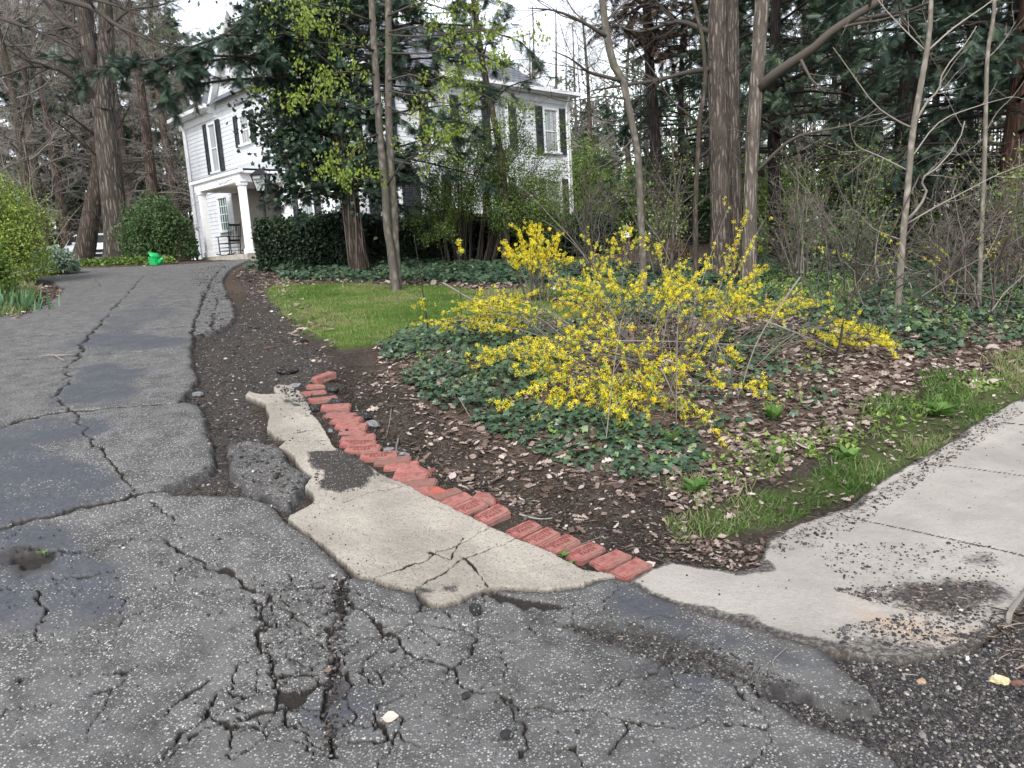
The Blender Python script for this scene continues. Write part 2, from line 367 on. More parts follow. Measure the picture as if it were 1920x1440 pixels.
def grid_faces(nx, ny, keep=None):
    i = np.arange(nx - 1)[None, :] + np.arange(ny - 1)[:, None] * nx
    F = np.stack([i, i + 1, i + 1 + nx, i + nx], -1)
    return (F[keep] if keep is not None else F.reshape(-1, 4))
def compact(V, F, at):
    u, inv = np.unique(F, return_inverse=True)
    return V[u], inv.reshape(F.shape), {k: a[u] for k, a in at.items()}

# --- bare ground: one sheet to the horizon
tx = np.linspace(-math.asinh(160), math.asinh(160), 760); gx = np.sinh(tx)
ty = np.linspace(-math.asinh(25 / 1.3), math.asinh(200 / 1.3), 760); gy = 3.3 + 1.3 * np.sinh(ty)
X, Y = np.meshgrid(gx, gy); xr, yr = X.ravel(), Y.ravel()
zz = ZG(xr, yr)
a_green = sstep(-.1, .12, sdf(LAWN, xr, yr) + .12 * fbm(xr, yr, 2.5, 3)) * (yr > 0) + .5 * sstep(-.05, .1, sdf(VERGE, xr, yr))
a_grav = np.maximum(sstep(-.08, .05, sdf(GRAVEL, xr, yr)), .55 * sstep(-.1, .15, sdf(ERODE, xr, yr)))
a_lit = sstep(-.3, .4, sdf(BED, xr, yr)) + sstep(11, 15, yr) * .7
t = NT('soil')
n1 = t.noise(3.0, 6, .65); n2 = t.noise(38, 5, .7); n3 = t.noise(.8, 3)
col = t.mix(t.sm(n2, .35, .68), (.016, .0125, .010), (.058, .046, .037))
col = t.mix(t.math('MULTIPLY', t.sm(n1, .42, .66), .6), col, (.068, .055, .044))
vv = t.vor(75); spk = t.math('MULTIPLY', t.math('GREATER_THAN', t.n('SeparateColor', {0: vv.outputs['Color']}).outputs[0], .74), t.math('LESS_THAN', vv.outputs['Distance'], .38))
vg = t.vor(130); sp2 = t.math('MULTIPLY', t.math('GREATER_THAN', t.n('SeparateColor', {0: vg.outputs['Color']}).outputs[0], .55), t.math('LESS_THAN', vg.outputs['Distance'], .42))
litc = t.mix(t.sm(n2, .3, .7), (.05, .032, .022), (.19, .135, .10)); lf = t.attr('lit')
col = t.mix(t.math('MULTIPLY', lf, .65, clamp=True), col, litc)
gcol = t.mix(t.sm(n2, .3, .65), (.018, .018, .020), (.07, .066, .062)); gcol = t.mix(t.math('MULTIPLY', sp2, .8), gcol, t.mix(t.noise(160, 1), (.10, .09, .08), (.34, .32, .28)))
col = t.mix(t.attr('grav'), col, gcol)
col = t.mix(t.math('MULTIPLY', spk, .55), col, (.20, .16, .13))
col = t.mix(t.math('MULTIPLY', t.attr('green'), t.sm(n1, .2, .55), clamp=True), col, t.mix(t.sm(n3, .35, .65), (.05, .10, .012), (.075, .125, .02)))
hh = t.math('ADD', n2, t.math('MULTIPLY', spk, .5)); hh = t.math('ADD', hh, t.math('MULTIPLY', t.math('MULTIPLY', sp2, t.attr('grav')), .6))
SOIL = t.done(col, .95, hh, .8, .02, .15)
o = mesh_obj('ground', np.stack([xr, yr, zz], 1), grid_faces(760, 760), SOIL, None, True, dict(green=np.clip(a_green, 0, 1), grav=a_grav, lit=np.clip(a_lit, 0, 1)))
tag(o, 'dark soil and leaf strewn ground sloping up from the pavement to the house', None, None, 'structure')

# --- paved sheets on fan shaped grids (finer close to the camera)
def fan(y0, y1, ny, u0, u1, nu):
    yy = y0 * np.exp(np.linspace(0, math.log(y1 / y0), ny)); uu = np.linspace(u0, u1, nu)
    U, Yf = np.meshgrid(uu, yy); return (U * Yf).ravel(), Yf.ravel(), nu, ny
CRACKS = [  # photo outlines of the cracks: (points, half width in m)
    ([(-60, 690), (0, 685), (150, 675), (250, 668), (362, 660)], .024), ([(-60, 830), (0, 815), (100, 787), (220, 775), (330, 768), (350, 758)], .026),
    ([(-80, 1025), (0, 1003), (130, 975), (250, 945), (320, 932)], .022), ([(0, 642), (78, 636), (200, 628), (366, 616)], .030), ([(208, 581), (300, 577), (376, 576)], .032),
    ([(286, 530), (340, 528), (398, 528)], .045), ([(100, 520), (180, 527), (190, 540), (165, 547)], .02), ([(270, 520), (250, 545), (210, 590), (156, 651), (151, 677), (130, 696), (128, 730), (104, 752), (128, 772)], .02),
    ([(420, 500), (398, 528), (380, 570), (366, 613), (362, 645)], .03), ([(410, 560), (402, 590), (398, 625)], .02), ([(130, 772), (180, 850), (240, 910), (256, 946)], .007),
    ([(317, 1029), (365, 1055), (419, 1087), (456, 1113), (510, 1131), (489, 1160), (510, 1190), (492, 1215), (500, 1248), (463, 1270), (430, 1321), (383, 1375), (328, 1419), (285, 1450)], .011),
    ([(500, 1250), (540, 1284), (598, 1288)], .009), ([(540, 1284), (532, 1310), (543, 1350), (540, 1376)], .008), ([(330, 1440), (386, 1399), (474, 1368), (540, 1354), (605, 1350)], .010),
    ([(660, 1098), (645, 1146), (638, 1182), (627, 1219), (620, 1270), (605, 1321), (616, 1361), (623, 1401), (627, 1450)], .013), ([(514, 1193), (590, 1200), (634, 1197)], .008), ([(510, 1124), (560, 1119), (632, 1121)], .006),
    ([(532, 1157), (569, 1175), (580, 1193)], .007), ([(456, 1113), (430, 1122), (400, 1140)], .006), ([(36, 1047), (100, 1050), (171, 1051), (226, 1029)], .006), ([(109, 1095), (175, 1095), (210, 1088)], .006),
    ([(640, 1135), (700, 1180), (757, 1233), (775, 1248), (819, 1259), (855, 1270), (870, 1299), (912, 1317), (943, 1332), (968, 1342), (986, 1352), (1074, 1350), (1140, 1368), (1180, 1379)], .009),
    ([(855, 1270), (862, 1250), (877, 1240), (885, 1215), (877, 1200), (855, 1193), (782, 1189)], .006), ([(833, 1164), (877, 1193)], .006), ([(1180, 1379), (1169, 1440)], .008), ([(1180, 1379), (1220, 1375), (1274, 1383), (1330, 1376)], .007),
    ([(757, 1233), (673, 1262), (640, 1290), (618, 1299)], .007), ([(757, 1250), (720, 1275), (709, 1284), (715, 1300)], .006), ([(760, 1313), (717, 1342), (691, 1372), (695, 1390)], .006), ([(627, 1182), (660, 1160), (700, 1150)], .005),
    ([(540, 1376), (580, 1400), (600, 1440)], .009), ([(1150, 1105), (1140, 1150), (1100, 1190)], .006), ([(1300, 1240), (1240, 1270), (1180, 1300), (1090, 1310)], .007), ([(940, 1332), (990, 1380), (980, 1440)], .007),
    ([(255, 946), (300, 965), (340, 1000)], .005), ([(1320, 1250), (1400, 1300), (1440, 1330)], .012), ([(60, 1120), (75, 1170), (95, 1220)], .005)]
CRW = [(G(p)[:, :2], wd) for p, wd in CRACKS]
SEALPX = [([(155, 690), (275, 690), (225, 740), (195, 772), (140, 768)], .95), ([(-200, 850), (130, 790), (170, 850), (250, 930), (0, 1000), (-200, 1030)], .85), ([(-200, 1035), (220, 1000), (270, 1070), (250, 1170), (60, 1200), (-200, 1140)], .8),
          ([(190, 1255), (300, 1260), (310, 1310), (200, 1350)], .7), ([(1130, 1100), (1176, 1108), (1280, 1155), (1450, 1212), (1560, 1262), (1642, 1338), (1590, 1348), (1440, 1275), (1300, 1225), (1200, 1190), (1140, 1150)], .95),
          ([(140, 630), (350, 640), (340, 660), (170, 672)], .7), ([(200, 585), (300, 560), (350, 600), (170, 640)], .5), ([(560, 1360), (610, 1360), (615, 1440), (560, 1440)], .9), ([(625, 1380), (680, 1390), (660, 1450), (628, 1450)], .9), ([(1250, 1290), (1330, 1270), (1400, 1330), (1290, 1340)], .55)]
SEAL = [(G(p)[:, :2], a) for p, a in SEALPX]
DIRTPX = [([(40, 1055), (80, 1045), (108, 1062), (100, 1085), (60, 1085)], 1.0), ([(1030, 1190), (1200, 1180), (1330, 1230), (1500, 1300), (1440, 1330), (1280, 1270), (1120, 1240)], .7), ([(428, 845), (520, 848), (580, 905), (540, 962), (470, 930), (440, 900)], .55), ([(940, 1300), (1010, 1310), (1000, 1440), (930, 1440)], .5),
          ([(1190, 1260), (1260, 1280), (1240, 1340), (1180, 1330)], .6), ([(365, 1340), (430, 1330), (420, 1400), (370, 1400)], .8), ([(600, 1290), (650, 1280), (660, 1320), (630, 1340)], .6), ([(395, 900), (330, 915), (330, 945), (470, 950), (440, 920)], .8)]
DIRT = [(G(p)[:, :2], a) for p, a in DIRTPX]
def warp(x, y, a=.02):
    return x + a * fbm(x, y, 9, 3, 41) + .3 * a * fbm(x, y, 45, 2, 43), y + a * fbm(x, y, 9, 3, 57) + .3 * a * fbm(x, y, 45, 2, 59)
def paint(polys, x, y, soft=.1, wob=.12):
    r = np.zeros(len(x)); wn = wob * fbm(x, y, 2.2, 4, 77) + .04 * fbm(x, y, 14, 3, 79)
    for p, a in polys:
        m = (x > p[:, 0].min() - .4) & (x < p[:, 0].max() + .4) & (y > p[:, 1].min() - .4) & (y < p[:, 1].max() + .4)
        if m.any(): r[m] = np.maximum(r[m], a * sstep(-soft, soft, sdf(p, x[m], y[m]) + wn[m]))
    return r

fx, fy, nu, ny = fan(1.35, 31, 900, -1.05, .80, 900)
sd = np.maximum(sdf(DRIVE, fx, fy), sdf(PATCH, fx, fy))
sd = sd + (.024 * fbm(fx, fy, 9, 4, 3) + .010 * fbm(fx, fy, 40, 3, 4))
qx, qy = warp(fx, fy, .055)
cd = linedist(CRW, qx, qy) / np.clip(.72 + .8 * fbm(fx, fy, 7, 3, 91) + .4 * fbm(fx, fy, 30, 2, 92), .3, 1.5)
seal = paint(SEAL, fx, fy, .22, .42); dirt = paint(DIRT, fx, fy, .08, .15)
def alligator(reg, sp, gate, wd, seed):
    q = G(reg)[:, :2]; r = np.random.default_rng(seed); lo, hi = q.min(0), q.max(0); S = lo + r.random((int((hi - lo).prod() / sp ** 2), 2)) * (hi - lo)
    m = np.where((fx > lo[0]) & (fx < hi[0]) & (fy > lo[1]) & (fy < hi[1]))[0]; m = m[sdf(q, fx[m], fy[m]) + .1 * fbm(fx[m], fy[m], 3, 3, seed) > 0]; out = np.full(len(fx), 9.0)
    for a in range(0, len(m), 40000):
        i = m[a:a + 40000]; dd = np.hypot(qx[i][:, None] - S[None, :, 0], qy[i][:, None] - S[None, :, 1]); d2 = np.partition(dd, 1, axis=1); out[i] = (d2[:, 1] - d2[:, 0]) * .5 / wd
    return out / np.where(fbm(fx, fy, 4.5, 3, seed + 2) > gate, np.clip(.85 + .6 * fbm(fx, fy, 16, 2, seed + 5), .5, 1.4), .05)
cd = np.minimum(cd, alligator([(430, 1100), (660, 1090), (650, 1450), (300, 1450), (420, 1330), (490, 1220)], .115, -.35, .0027, 3)); cd = np.minimum(cd, alligator([(650, 1105), (900, 1130), (1250, 1170), (1480, 1330), (1460, 1500), (630, 1500)], .19, -.12, .0026, 4)); cd = np.minimum(cd, alligator([(-100, 1015), (250, 990), (420, 1090), (330, 1260), (-100, 1300)], .26, .10, .0023, 6)); cd = np.minimum(cd, alligator([(0, 1250), (420, 1300), (320, 1500), (-300, 1500)], .24, .12, .0023, 8)); cd = np.minimum(cd, alligator([(380, 520), (440, 560), (440, 610), (370, 640)], .22, -.4, .010, 9))
crk = 1 - sstep(.55, 1.25, cd); dust = 1 - sstep(1, 3.5, cd)
hole = paint([(G([(52, 1058), (80, 1053), (103, 1062), (98, 1072), (84, 1070), (70, 1078), (58, 1072)])[:, :2], 1.0)], fx, fy, .02, .07)
zz = Zb(fx, fy) + .045 * sstep(-.02, .012, sd) + .016 * fbm(fx, fy, .9, 3, 12) * sstep(0, .3, sd) - .024 * crk - .03 * hole + .0035 * fbm(fx, fy, 30, 3, 15) - .045 * sstep(.0, .05, -sd)
keep = (sd > -.035).reshape(ny, nu); keep = keep[:-1, :-1] | keep[1:, 1:] | keep[1:, :-1] | keep[:-1, 1:]
V, F, at = compact(np.stack([fx, fy, zz], 1), grid_faces(nu, ny, keep), dict(crack=np.maximum(crk, hole), seal=seal, dirt=np.maximum(dirt, .45 * dust), edge=1 - sstep(0, .06, sd)))
t = NT('asphalt')
v1 = t.vor(116); c1 = t.n('SeparateColor', {0: v1.outputs['Color']}); v2 = t.vor(250); c2 = t.n('SeparateColor', {0: v2.outputs['Color']})
big = t.noise(1.5, 5, .6); med = t.noise(7, 5, .65); fine = t.noise(60, 4, .7)
sl_ = t.math('ADD', t.attr('seal'), t.math('MULTIPLY', t.math('SUBTRACT', big, .5), 1.1)); sl_ = t.math('ADD', sl_, t.math('MULTIPLY', t.math('SUBTRACT', med, .5), .8)); slc = t.sm(sl_, .18, .72)
thr = t.math('ADD', t.math('ADD', .18, t.math('MULTIPLY', t.sm(t.noise(4.5, 4, .6), .35, .65), .40)), t.math('MULTIPLY', slc, .52))
m1 = t.math('MULTIPLY', t.sm(t.math('SUBTRACT', c1.outputs[0], thr), 0, .05), t.sm(v1.outputs['Distance'], .50, .36))
m2 = t.math('MULTIPLY', t.sm(t.math('SUBTRACT', c2.outputs[0], t.math('ADD', thr, -.04)), 0, .05), t.sm(v2.outputs['Distance'], .46, .36))
binder = t.mix(slc, t.mix(t.sm(med, .35, .65), (.056, .055, .053), (.112, .110, .106)), t.mix(t.sm(fine, .3, .7), (.050, .053, .062), (.078, .082, .092)))
stone = t.ramp(c1.outputs[1], [(0, (.08, .08, .08)), (.45, (.19, .19, .19)), (.8, (.33, .33, .325)), (1, (.52, .52, .50))]); stone = t.mix(t.math('MULTIPLY', c1.outputs[2], .35), stone, (.36, .31, .26))
col = t.mix(t.math('MULTIPLY', m2, .55), binder, (.20, .20, .205)); col = t.mix(t.math('MULTIPLY', m1, .92), col, stone)
dk = t.sm(t.math('ADD', t.attr('dirt'), t.math('MULTIPLY', t.math('SUBTRACT', fine, .5), .9)), .35, .85)
col = t.mix(t.math('MULTIPLY', dk, .82), col, t.mix(fine, (.012, .011, .011), (.06, .052, .045)))
col = t.mix(t.math('MULTIPLY', t.sm(big, .55, .75), .35), col, (.19, .18, .165))
col = t.mix(t.math('MULTIPLY', t.attr('edge'), t.sm(med, .35, .65)), col, (.03, .028, .028))
ck = t.attr('crack'); col = t.mix(t.sm(ck, .15, .6), col, t.mix(t.noise(120, 2), (.006, .005, .005), (.04, .034, .028)))
h = t.math('ADD', t.math('MULTIPLY', m1, .7), t.math('ADD', t.math('MULTIPLY', fine, .5), t.math('MULTIPLY', m2, .3)))
ASPH = t.done(col, t.mix(slc, (.9,) * 3, (.62,) * 3), h, .55, .006, .3)
o = mesh_obj('driveway', V, F, ASPH, None, True, at); tag(o, 'cracked grey asphalt driveway climbing from the foreground to the white house', None, None, 'structure')

# --- concrete gutter strip beside the bricks
fx, fy, nu, ny = fan(2.2, 7, 520, -.42, .25, 560)
sd = sdf(STRIP, fx, fy) + .012 * fbm(fx, fy, 14, 4, 8) + .006 * fbm(fx, fy, 60, 2, 4)
SCR = [([(700, 1101), (760, 1080), (820, 1050), (870, 1030), (921, 1003)], .006), ([(776, 1124), (840, 1080), (870, 1065), (930, 1040), (968, 1024)], .007), ([(870, 1062), (900, 1095), (922, 1117)], .008), ([(866, 1022), (845, 1065)], .006),
       ([(517, 829), (560, 824), (606, 812)], .010), ([(640, 958), (700, 935), (770, 924)], .005), ([(803, 1049), (830, 1058), (842, 1065)], .007), ([(498, 766), (540, 760)], .005), ([(560, 840), (610, 836)], .004)]
SCW = [(G(p)[:, :2], wd) for p, wd in SCR]
qx, qy = warp(fx, fy, .03); cd = linedist(SCW, qx, qy) / np.clip(.8 + .9 * fbm(fx, fy, 12, 3, 71), .2, 1.5); crk = 1 - sstep(.5, 1.2, cd)
TAR = [(G(p)[:, :2], a) for p, a in [([(580, 862), (640, 855), (690, 872), (712, 905), (690, 930), (640, 940), (598, 935), (600, 905), (578, 885)], 1.0), ([(525, 758), (552, 762), (578, 775), (566, 780), (540, 774)], .9), ([(515, 742), (530, 741), (531, 749), (517, 748)], .8), ([(548, 783), (585, 788), (595, 797), (565, 798)], .9), ([(785, 1125), (860, 1118), (850, 1132), (800, 1133)], .75), ([(1015, 1086), (1030, 1084), (1028, 1094)], .6), ([(700, 905), (770, 925), (745, 930), (690, 920)], .55)]]
tar = paint(TAR, fx, fy, .055, .06)
zz = Zb(fx, fy) + .04 * sstep(-.006, .003, sd) + .0035 * fbm(fx, fy, 16, 4, 22) + .010 * fbm(fx, fy, 1.5, 3, 2) * sstep(0, .2, sd) - .015 * crk + .002 * fbm(fx, fy, 50, 2, 1) + .022 * tar * (.5 + .5 * fbm(fx, fy, 25, 3, 6)) - .06 * sstep(0, .03, -sd)
keep = (sd > -.03).reshape(ny, nu); keep = keep[:-1, :-1] | keep[1:, 1:]
V, F, at = compact(np.stack([fx, fy, zz], 1), grid_faces(nu, ny, keep), dict(crack=crk, tar=tar, edge=1 - sstep(-.004, .006, sd)))
def concrete(name, base, lo, stone, sc, amount, tanc=None):
    t = NT(name)
    v1 = t.vor(sc); c1 = t.n('SeparateColor', {0: v1.outputs['Color']}); big = t.noise(2.2, 5, .6); fine = t.noise(55, 5, .7); med = t.noise(9, 5)
    col = t.mix(t.sm(big, .35, .7), base, lo); col = t.mix(t.math('MULTIPLY', t.sm(fine, .4, .75), .35), col, tuple(q * .6 for q in base))
    m = t.math('MULTIPLY', t.sm(v1.outputs['Distance'], .42, .32), amount)
    col = t.mix(t.math('MULTIPLY', m, t.sm(c1.outputs[0], .45, .5)), col, t.mix(c1.outputs[1], stone[0], stone[1]))
    tar = t.sm(t.math('ADD', t.attr('tar'), t.math('MULTIPLY', t.math('SUBTRACT', fine, .5), .7)), .35, .7)
    if tanc: col = t.mix(t.math('MULTIPLY', t.attr('tan'), t.sm(t.noise(14, 4, .6, t.scaled(.25, 1.2, 1)), .25, .6)), col, tanc)
    col = t.mix(tar, col, t.mix(t.math('MULTIPLY', t.sm(c1.outputs[2], .7, .75), m), t.mix(fine, (.016, .014, .013), (.075, .065, .058)), (.25, .24, .23)))
    col = t.mix(t.sm(t.attr('crack'), .2, .7), col, (.025, .02, .016)); col = t.mix(t.attr('edge'), col, (.05, .042, .035))
    return t.done(col, .88, t.math('ADD', t.math('MULTIPLY', m, .5), fine), .8, .006, .25)
STRIPM = concrete('exposed_concrete', (.37, .335, .285), (.25, .225, .19), ((.10, .085, .07), (.40, .375, .335)), 105, .9)
o = mesh_obj('concrete_gutter', V, F, STRIPM, None, True, at)
tag(o, 'broken pale concrete gutter strip between the asphalt and the row of red bricks', 'gutter')
o['kind'] = 'structure'

# --- the pavement slabs
fx, fy, nu, ny = fan(2.0, 16, 520, .1, 1.9, 700)
sd = sdf(WALK, fx, fy) + .010 * fbm(fx, fy, 9, 4, 8) + .004 * fbm(fx, fy, 60, 2, 4)
JW = [(G(p)[:, :2], wd) for p, wd in [([(1588, 980), (1700, 1004), (1833, 1035), (1960, 1064)], .007), ([(1730, 873), (1920, 902), (2100, 930)], .007), ([(1865, 798), (1920, 805), (2200, 836)], .008), ([(1990, 722), (2300, 742)], .008), ([(1893, 1174), (1960, 1110), (2100, 1030)], .003)]]
crk = 1 - sstep(.5, 1.1, linedist(JW, fx, fy))
WD = [(G(p)[:, :2], a) for p, a in [([(1560, 1125), (1640, 1105), (1700, 1100), (1840, 1110), (1860, 1140), (1810, 1165), (1830, 1200), (1880, 1220), (1840, 1240), (1810, 1200), (1700, 1165), (1620, 1148)], .66), ([(1530, 1185), (1600, 1195), (1680, 1215), (1820, 1228), (1830, 1245), (1690, 1275), (1540, 1240)], .62), ([(1785, 1055), (1850, 1050), (1880, 1075), (1810, 1085)], .55), ([(1700, 1070), (1760, 1050), (1780, 1090), (1690, 1095)], .45), ([(1600, 1090), (1650, 1075), (1670, 1100), (1600, 1110)], .4)]]
wdirt = paint(WD, fx, fy, .10, .16)
edgeD = (1 - sstep(.0, .05, sd + .05 * fbm(fx, fy, 5, 4, 5) - .012)) * .62
wtan = paint([(G([(1600, 1160), (1680, 1178), (1760, 1185), (1830, 1205), (1830, 1225), (1740, 1218), (1660, 1200)])[:, :2], 1.0)], fx, fy, .10, .08)
zz = Zb(fx, fy) + .032 * sstep(-.006, .003, sd) + .002 * fbm(fx, fy, 16, 4, 22) - .008 * crk + .0015 * fbm(fx, fy, 40, 3, 1) + .012 * wdirt * (.6 + .6 * fbm(fx, fy, 22, 3, 6)) - .05 * sstep(0, .03, -sd)
keep = (sd > -.03).reshape(ny, nu); keep = keep[:-1, :-1] | keep[1:, 1:]
V, F, at = compact(np.stack([fx, fy, zz], 1), grid_faces(nu, ny, keep), dict(crack=crk, tar=np.maximum(wdirt, edgeD), tan=wtan, edge=1 - sstep(-.004, .004, sd)))
WALKM = concrete('pavement_concrete', (.385, .355, .32), (.29, .27, .24), ((.18, .16, .14), (.48, .46, .43)), 150, .4, (.40, .295, .215))
o = mesh_obj('pavement', V, F, WALKM, None, True, at); tag(o, 'pale concrete pavement slabs running off to the right', None, None, 'structure')

# --- brick edging: photo end points of every brick (left end, right end)
BR = [((560, 743), (612, 738), 0), ((577, 756), (633, 750), 0), ((602, 770), (658, 768), 0), ((610, 783), (668, 786), 0), ((622, 793), (679, 795), 0), ((629, 803), (689, 805), 0), ((635, 813), (697, 815), 0), ((638, 827), (705, 828), 0), ((638, 837), (706, 839), 1), ((646, 848), (714, 850), 1),
      ((675, 862), (745, 861), 1), ((702, 871), (772, 871), 0), ((720, 881), (787, 881), 0), ((741, 890), (814, 893), 0), ((735, 899), (803, 905), 0), ((742, 909), (826, 917), 0), ((768, 921), (818, 930), 0), ((792, 930), (846, 925), 0), ((814, 940), (860, 929), 0),
      ((832, 953), (880, 938), 0), ((857, 966), (904, 951), 1), ((900, 985), (946, 966), 1), ((931, 998), (974, 980), 0), ((959, 1010), (1005, 991), 1), ((992, 1024), (1039, 1005), 1), ((1024, 1038), (1077, 1018), 1), ((1072, 1054), (1123, 1031), 2), ((1119, 1069), (1171, 1046), 0), ((1155, 1086), (1210, 1063), 0)]
t = NT('red_brick'); n = t.noise(30, 5, .65); n2 = t.noise(8, 4); tint = t.attr('tint')
col = t.mix(t.sm(n, .3, .7), (.21, .074, .064), (.35, .150, .132)); col = t.mix(t.math('MULTIPLY', t.sm(n2, .42, .68), .7), col, (.22, .145, .115))
col = t.mix(t.math('MULTIPLY', t.sm(tint, .6, 1), .7), col, (.17, .10, .08)); col = t.mix(t.sm(t.noise(70, 3), .66, .72), col, (.05, .035, .03))
col = t.mix(t.math('MULTIPLY', t.sm(tint, .3, 0), .55), col, (.40, .085, .05))
BRICK = t.done(col, .85, n, .5, .006, .2)
STAMP = plain('stamped_clay', (.15, .055, .046), .95, .1, .2, 40)
ORD = ['first', 'second', 'third', 'fourth', 'fifth', 'sixth', 'seventh', 'eighth', 'ninth', 'tenth', 'eleventh', 'twelfth', 'thirteenth', 'fourteenth', 'fifteenth', 'sixteenth', 'seventeenth', 'eighteenth', 'nineteenth', 'twentieth', 'twenty-first', 'twenty-second', 'twenty-third', 'twenty-fourth', 'twenty-fifth', 'twenty-sixth', 'twenty-seventh', 'twenty-eighth', 'twenty-ninth', 'thirtieth']
fc = bpy.data.curves.new('stamp', 'FONT'); fc.body = 'WOOSTER\nPAVER'; fc.size = .034; fc.align_x = 'CENTER'; fc.align_y = 'CENTER'; fc.space_line = .92; fc.space_character = 1.08; fc.extrude = .0004
fc.materials.append(STAMP)
_fo = bpy.data.objects.new('stamp', fc); COL.objects.link(_fo); bpy.context.view_layer.update()
LETTERS = bpy.data.meshes.new_from_object(_fo.evaluated_get(bpy.context.evaluated_depsgraph_get())); bpy.data.objects.remove(_fo)
if not LETTERS.materials: LETTERS.materials.append(STAMP)
def brick_mesh(L, Wd, H, seed, chip=0):
    bm = bmesh.new(); bmesh.ops.create_cube(bm, size=1)
    for v in bm.verts: v.co = Vector((v.co.x * L, v.co.y * Wd, v.co.z * H))
    bmesh.ops.bevel(bm, geom=bm.edges[:], offset=.007, segments=2, affect='EDGES')
    bmesh.ops.subdivide_edges(bm, edges=[e for e in bm.edges if e.calc_length() > .04], cuts=7, use_grid_fill=True)
    for v in bm.verts:
        p = v.co; q = float(fbm(np.array([p.x + seed]), np.array([p.y + p.z * 2 + seed]), 22, 3, seed)[0])
        v.co += Vector((p.x, p.y, 0)).normalized() * q * .006
        if p.z > 0: v.co.z += q * .0016
        if chip and p.z > 0:                           # a broken end slopes away
            e = p.x * chip + p.y * .7 - L * .22
            if e > 0: v.co.z -= e * .55 + .004 * q; v.co.x -= chip * e * .2
    me = bpy.data.meshes.new('paving_brick'); bm.to_mesh(me); bm.free()
    for pl in me.polygons: pl.use_smooth = False
    return me
LOOK = {0: 'flat clean red paving brick touching the pavement', 1: 'red paving brick with a split face and crumbs on it', 2: 'smooth brick stamped WOOSTER PAVER with its far corner under soil'}
ctr = np.array([(G([a])[0] + G([b])[0]) / 2 for a, b, s in BR]); nb = len(BR)
for k, (a, b, s) in enumerate(BR):
    A, B = G([a])[0], G([b])[0]; d = (B - A)[:2]; L = np.hypot(*d); ang = math.atan2(d[1], d[0])
    r = np.random.default_rng(100 + k); dark = k in (11, 15, 18)
    prev = ctr[max(0, k - 1)]; nxt = ctr[min(nb - 1, k + 1)]
    pitch = np.linalg.norm((nxt - prev)[:2]) / (min(nb - 1, k + 1) - max(0, k - 1))
    me = brick_mesh(min(max(L, .17), .215), min(.104, max(.088, pitch * .985)), .06, k, {13: 1, 16: 1, 17: 1, 6: 1, 22: -1}.get(k, 0))
    at = me.attributes.new('tint', 'FLOAT', 'POINT'); tv = .95 if dark else (.0 if k in (15, 17, 22) else r.uniform(.35, .6)); at.data.foreach_set('value', np.full(len(me.vertices), tv, np.float32))
    me.materials.append(BRICK)
    o = bpy.data.objects.new('paving_brick', me); COL.objects.link(o)
    c = ctr[k]; sink = {22: -.03, 0: -.006, 5: -.006, 6: -.008}.get(k, 0) + (.012 if k in (13, 21) else 0)
    tilt = r.normal(0, .035, 2) + ((.10, -.05) if k in (13, 21) else 0)
    slope = (Zb(c[0], c[1] + .1) - Zb(c[0], c[1] - .1)) / .2
    o.matrix_world = Matrix.Translation((c[0], c[1], Zb(c[0], c[1]) - .002 + sink)) @ Matrix.Rotation(math.atan(slope), 4, 'X') @ Matrix.Rotation(ang + r.normal(0, .03), 4, 'Z') @ Matrix.Rotation(tilt[0], 4, 'X') @ Matrix.Rotation(tilt[1], 4, 'Y')
    m = nb - 1 - k
    look = 'red brick stamped WOOSTER PAVER' if s else ('darkened old red brick' if dark else ('broken bright red brick' if k in (13, 16, 17, 22, 6) else 'plain worn red brick'))
    tag(o, 'smooth unmarked red brick at the pavement end of the row' if k == nb - 1 else '%s, %s from the pavement end of the row' % (look, ORD[m]), 'brick', 'red bricks in the edging row')
    if s:
        l = bpy.data.objects.new('lettering', LETTERS); COL.objects.link(l); l.parent = o; l.location = (0, 0, .0312)
# two loose bricks at the top of the row, one half brick in the soil
def loose_brick(px, L, ang, tilt, label, dz=.0, chip=0, seed=0):
    me = brick_mesh(L, .095, .058, 60 + seed, chip); at = me.attributes.new('tint', 'FLOAT', 'POINT'); at.data.foreach_set('value', np.full(len(me.vertices), .5, np.float32)); me.materials.append(BRICK)
    o = bpy.data.objects.new('loose_brick', me); COL.objects.link(o); p = g1(*px)
    o.matrix_world = Matrix.Translation((p[0], p[1], ZG(p[0], p[1])[0] + dz)) @ Matrix.Rotation(ang, 4, 'Z') @ Matrix.Rotation(tilt, 4, 'Y'); tag(o, label, 'brick', 'loose bricks beside the edging row')
loose_brick((608, 714), .19, .95, -.12, 'tilted loose red brick lying beyond the top of the row', .022, seed=1)
loose_brick((594, 727), .15, .1, .0, 'half buried pink brick just above the top of the row', .003, 1, seed=2)
loose_brick((912, 945), .13, -.3, .06, 'broken orange red half brick in the soil behind the row', .01, 1, seed=3)
